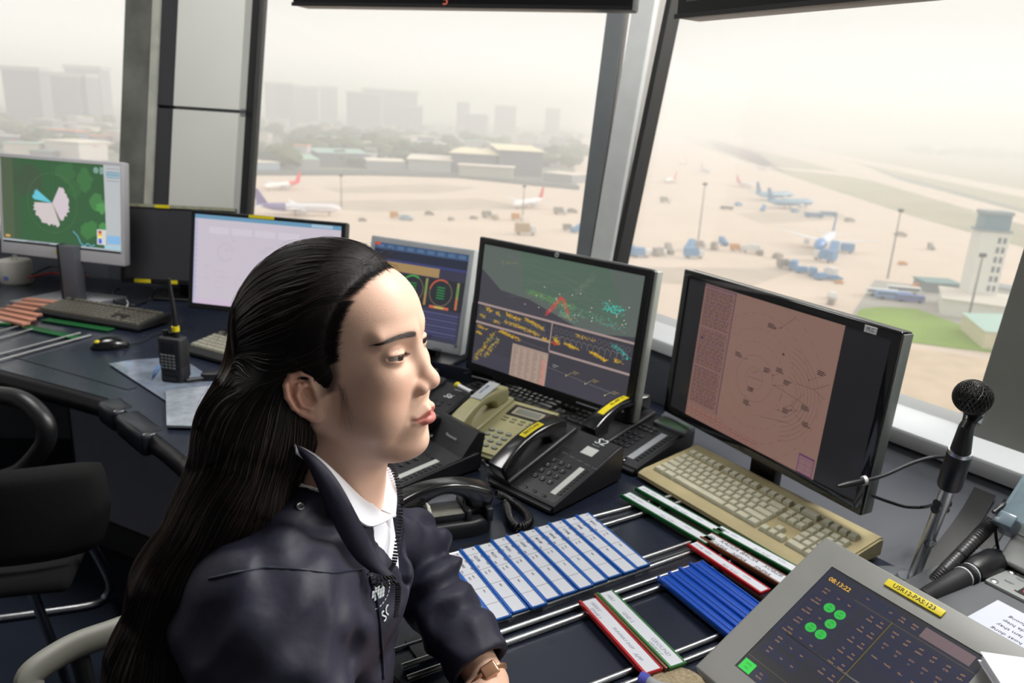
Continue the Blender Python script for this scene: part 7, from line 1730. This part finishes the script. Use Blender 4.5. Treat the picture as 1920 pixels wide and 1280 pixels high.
# shirt body
SF = Field((-.32, .62, .92), (-.06, .95, 1.16), .003); torso(SF, -.014)
SF.op(cap((-.205, .787, 1.04), (-.192, .787, 1.105), .066, .064), .02); SF.op(cap((-.203, .787, 1.05), (-.185, .787, 1.25), .058, .060), .005, 's')
SF.op(lambda X, Y, Z: (np.abs(Y-.786)-.052*sst_(1.04, 1.13, Z)-.0*X)*.9+(X < -.19)*.05, .004, 's')
PS, QS = surface(SF.F, SF.lo, SF.st); shirt = npmesh('shirt', PS, QS, M_shirt, woman)
CAMP = np.array((0, 0, CH))
def raydir(px, py): d = _F*FPX+_R*(px-960)-_U*(py-640); d.normalize(); return np.array(d)
def hit(Fd, px, py, off=0.0, t0=.35, t1=1.4):
    d = raydir(px, py); ts = np.arange(t0, t1, .0015); P = CAMP+d*ts[:, None]; inb = np.all((P > Fd.lo+.004) & (P < Fd.lo+(np.array(Fd.n)-2)*Fd.st), 1); v = np.where(inb, grid_interp(Fd, P), 1)
    k = np.argmax(v < off); 
    if v[k] >= off: return None, None
    p = P[k]; return p, grad(Fd, p[None])[0]
def hits(Fd, pts, off=.002):
    out = []
    for a, b in zip(pts[:-1], pts[1:]):
        for i in range(6):
            t = i/6; p, n = hit(Fd, a[0]+(b[0]-a[0])*t, a[1]+(b[1]-a[1])*t)
            if p is not None: out.append(Vector(p+n*off))
    return out
def ribbon(name, A, B, mm, parent, th=.003, n=24, m_=6, bulge=.004):
    A = bez(A, n//max(1, len(A)-1)); B = bez(B, n//max(1, len(B)-1)); k = min(len(A), len(B)); vs = []
    nm = [(B[i]-A[i]).cross(A[min(i+1, k-1)]-A[max(i-1, 0)]).normalized() for i in range(k)]
    c_ = Vector((0, 0, CH)); nm = [v if v.dot(c_-A[i]) > 0 else -v for i, v in enumerate(nm)]
    for s in (0, 1):
        for i in range(k):
            for j in range(m_+1): t = j/m_; vs.append(A[i].lerp(B[i], t)+nm[i]*(bulge*4*t*(1-t)-th*s))
    fs = []; N = k*(m_+1)
    for i in range(k-1):
        for j in range(m_): a = i*(m_+1)+j; fs += [(a, a+1, a+m_+2, a+m_+1), (N+a, N+a+m_+1, N+a+m_+2, N+a+1)]
    bd = [i*(m_+1) for i in range(k)]+[(k-1)*(m_+1)+j for j in range(1, m_+1)]+[i*(m_+1)+m_ for i in range(k-2, -1, -1)]+[j for j in range(m_-1, 0, -1)]
    for a, b in zip(bd, bd[1:]+bd[:1]): fs.append((a, b, N+b, N+a))
    m = MB(); m.add(vs, fs); return m.build(name, mm, parent, ang=60)
SY = lambda x, y, d: spoty(x, y, d)
# shirt collar leaves
ribbon('collar', [SY(545, 828, .700), SY(590, 850, .706), SY(632, 886, .722), SY(668, 922, .738), SY(700, 950, .762)], [SY(556, 846, .688), SY(598, 884, .692), SY(640, 935, .700), SY(690, 985, .712), SY(742, 968, .742)], M_shirt, shirt, .0022, bulge=.003)
ribbon('collar', [SY(694, 948, .785), SY(702, 905, .815), SY(716, 868, .84)], [SY(742, 968, .775), SY(744, 925, .80), SY(738, 884, .83)], M_shirt, shirt, .0022, bulge=.002)
# placket of the near front edge, lit navy strip
lap = ribbon('placket', [SY(552, 830, .700), SY(600, 862, .684), SY(640, 912, .682), SY(680, 985, .690), SY(712, 1045, .700), SY(742, 1082, .706)], [SY(549, 834, .698), SY(580, 880, .678), SY(608, 945, .676), SY(640, 1010, .680), SY(668, 1050, .686), SY(696, 1072, .692)], M_navy, jacket, .003, bulge=.004)
def teeth(name, pts, mm, parent, step=.0035, r=.0016):
    P = bez(pts, 30); m = MB(); L = 0; last = -1
    for a, b in zip(P[:-1], P[1:]):
        L += (b-a).length
        if L-last > step: last = L; d = (b-a).normalized(); m.rbox((-.0010, -.0032, -.0012), (.0010, .0032, .0012), .0004, 1, 0, T(tuple(a)) @ d.to_track_quat('X', 'Z').to_matrix().to_4x4())
    return m.build(name, mm, parent)
teeth('zipper', [SY(733, 868, .835), SY(746, 905, .81), SY(752, 950, .79), SY(746, 1010, .765), SY(738, 1055, .74), SY(722, 1078, .712)], M_zip, jacket)
teeth('zipper', [SY(692, 1074, .690), SY(705, 1084, .688), SY(722, 1084, .690), SY(742, 1080, .700)], M_zip, jacket)
teeth('zipper', [SY(700, 1092, .700), SY(716, 1098, .694), SY(744, 1092, .704), SY(746, 1120, .712), SY(742, 1160, .716)], M_zip, jacket)
m = MB(); yk = hits(JF, [(392, 1085), (440, 1074), (500, 1064), (560, 1068), (620, 1074), (690, 1066)], .0006)
if len(yk) > 4: m.tube(yk, .0014, 6); m.build('yoke_seam', M_navy2, jacket)
m = MB(); yk = hits(JF, [(692, 1080), (704, 1120), (712, 1180), (716, 1240), (718, 1279)], .0012)
if len(yk) > 4: m.tube(yk, .0022, 6); m.build('front_seam', M_navy2, jacket)
for q, r_ in (((562, 950), .0042),):
    p, n = hit(JF, *q)
    if p is not None:
        m = MB(); m.lathe([(r_*.55, 0), (r_*.55, .001), (r_*.8, .0018), (r_, .001), (r_, 0)], 16, 0, T(tuple(p+n*.001)) @ Vector(n).to_track_quat('Z', 'Y').to_matrix().to_4x4()); m.build('eyelet', M_screw, jacket)
m = MB(); yk = hits(JF, [(590, 912), (606, 922), (615, 945), (624, 975)], .003)
if len(yk) > 3: m.tube(yk, .0013, 6); m.build('drawstring', M_blk, jacket)
# embroidered emblem on the chest
def on_jacket(px, py, dx, dy, fn, mm, name, size):
    p, n = hit(JF, px, py); p2, _ = hit(JF, px+dx, py+dy)
    if p is None or p2 is None: return
    n = Vector(n); x = (Vector(p2)-Vector(p)).normalized(); x = (x-n*x.dot(n)).normalized(); y = n.cross(x); M = Matrix((x, y, n)).transposed().to_4x4(); M.translation = Vector(p)+n*.0028
    m = MB(); fn(m, M); return m.build(name, mm, jacket)
M_emb = mat('embroidery_white', srgb(196, 204, 208), .7)
def glb(m, M):
    for k in range(5):
        for j in range(4):
            if (k, j) not in ((0, 0), (4, 3), (0, 3)): m.box((-.010+.0042*k, -.008+.0042*j, 0), (-.0066+.0042*k, -.0046+.0042*j, .0006), 0, M)
    n = 26
    for k in range(3, 20): a = R(360*k/n+150); m.box((-.0014, -.0005, 0), (.0014, .0005, .0006), 0, M @ T((.0185*math.cos(a), .0185*math.sin(a), 0), a+math.pi/2))
on_jacket(705, 1108, 20, -12, glb, M_emb, 'emblem', 1)
on_jacket(713, 1160, 22, -22, lambda m, M: m.text('SORA', .017, 0, M, .0004), M_emb, 'embroidered_letters', 1)
# ---------------------------------------------------------------- hands
def hand_field(lo, hi, W_, D_, U_, S_, curl=.25, thumb=1, arm=None, s=1.0):
    """W_ wrist, D_ along the hand, U_ back of the hand, S_ towards the thumb"""
    Hh = Field(lo, hi, .0022); W_, D_, U_, S_ = map(lambda q: np.array(q, float), (W_, D_, U_, S_)); D_ /= np.linalg.norm(D_); S_ = S_-D_*(S_@D_); S_ /= np.linalg.norm(S_); U_ = np.cross(S_, D_)*thumb
    if U_[2] < 0: U_ = -U_
    if arm is not None: Hh.op(cap(arm, W_, .029*s, .025*s), .001)
    Hh.op(cap(W_, W_+D_*.02, .024*s, .026*s), .01)
    for k in range(4):
        o = (k-1.5)*.0185; b = W_+D_*.082+S_*(-o); Hh.op(cap(W_+D_*.018+S_*(-o*.6), b, .0150, .0108), .010)
        Ls = (.040, .046, .042, .033)[k]; p = b; a = .25+curl*.3
        for j, f in enumerate((1, .62, .46)):
            q = p+(D_*math.cos(a)-U_*math.sin(a))*Ls*f; Hh.op(cap(p, q, .0092-.0008*j, .0086-.0008*j), .0035); p = q; a += curl
    t0 = W_+D_*.025+S_*.020; t1 = t0+D_*.032+S_*.022-U_*.008; t2 = t1+D_*.030+S_*.006-U_*.006; t3 = t2+D_*.024-U_*.003
    Hh.op(cap(t0, t1, .0150, .0120), .010); Hh.op(cap(t1, t2, .0112, .0098), .004); Hh.op(cap(t2, t3, .0096, .0080), .003)
    return Hh
lwv = np.array(lw); Wl = lwv+lwd*.030+np.array((.002, 0, -.006))
HL = hand_field((-.17, .66, .735), (.08, .97, .90), Wl, (-.10, -.97, -.20), (0, 0, 1), (-1, 0, -.1), .30, 1, lwv-lwd*.03)
Ph, Qh = surface(HL.F, HL.lo, HL.st); lh = npmesh('hand', Ph, Qh, mat('hand_skin', srgb(222, 180, 156), .5, sub=.1, bump=.12, bscale=700), woman)
rwd = np.array(rw)-np.array(re); rwd /= np.linalg.norm(rwd)
HRt = hand_field((-.12, .60, .735), (.17, .86, .90), np.array(rw)+rwd*.03+np.array((0, 0, -.004)), (.35, .80, -.15), (0, 0, 1), (-.9, .3, -.1), .30, 1, np.array(rw)-rwd*.03)
Ph, Qh = surface(HRt.F, HRt.lo, HRt.st); npmesh('hand', Ph, Qh, MATS['hand_skin'], woman)
# watch on the far wrist
wq = Wl-lwd*.004; m = MB(); ring_ = []
Sd = np.array((-1, 0, -.1)); Sd = Sd-lwd*(Sd@lwd); Sd /= np.linalg.norm(Sd); Ud = np.cross(Sd, lwd); Ud = Ud if Ud[2] > 0 else -Ud
for k in range(33): a = 2*math.pi*k/32; ring_.append(Vector(wq+(Sd*math.cos(a)+Ud*math.sin(a))*.0285))
m.tube(ring_, .0048, 8, flat=(.35, 1), caps=False)
wt = m.build('watch_strap', mat('rose_gold', srgb(196, 150, 120), .3, metal=.7), woman)
m = MB(); Mw = Matrix((Vector(lwd), Vector(np.cross(Ud, lwd)), Vector(Ud))).transposed().to_4x4(); Mw.translation = Vector(wq+Ud*.0285-Sd*.006); m.rbox((-.0095, -.0115, -.002), (.0095, .0115, .0045), .0055, 4, 0, Mw); m.build('watch_case', MATS['rose_gold'], woman)
# trousers, seated on the chair
m = MB(); TF = Field((-.50, .48, .30), (.12, 1.08, .66), .006); TF.op(ell((-.27, .785, .58), (.15, .185, .10)), .001)
for s in (-1, 1): TF.op(cap((-.26, .785+s*.09, .585), (.06, .785+s*.13, .52), .085, .062), .04)
Pt, Qt = surface(TF.F, TF.lo, TF.st); npmesh('trousers', Pt, Qt, mat('trouser_navy', srgb(20, 22, 32), .8), woman)
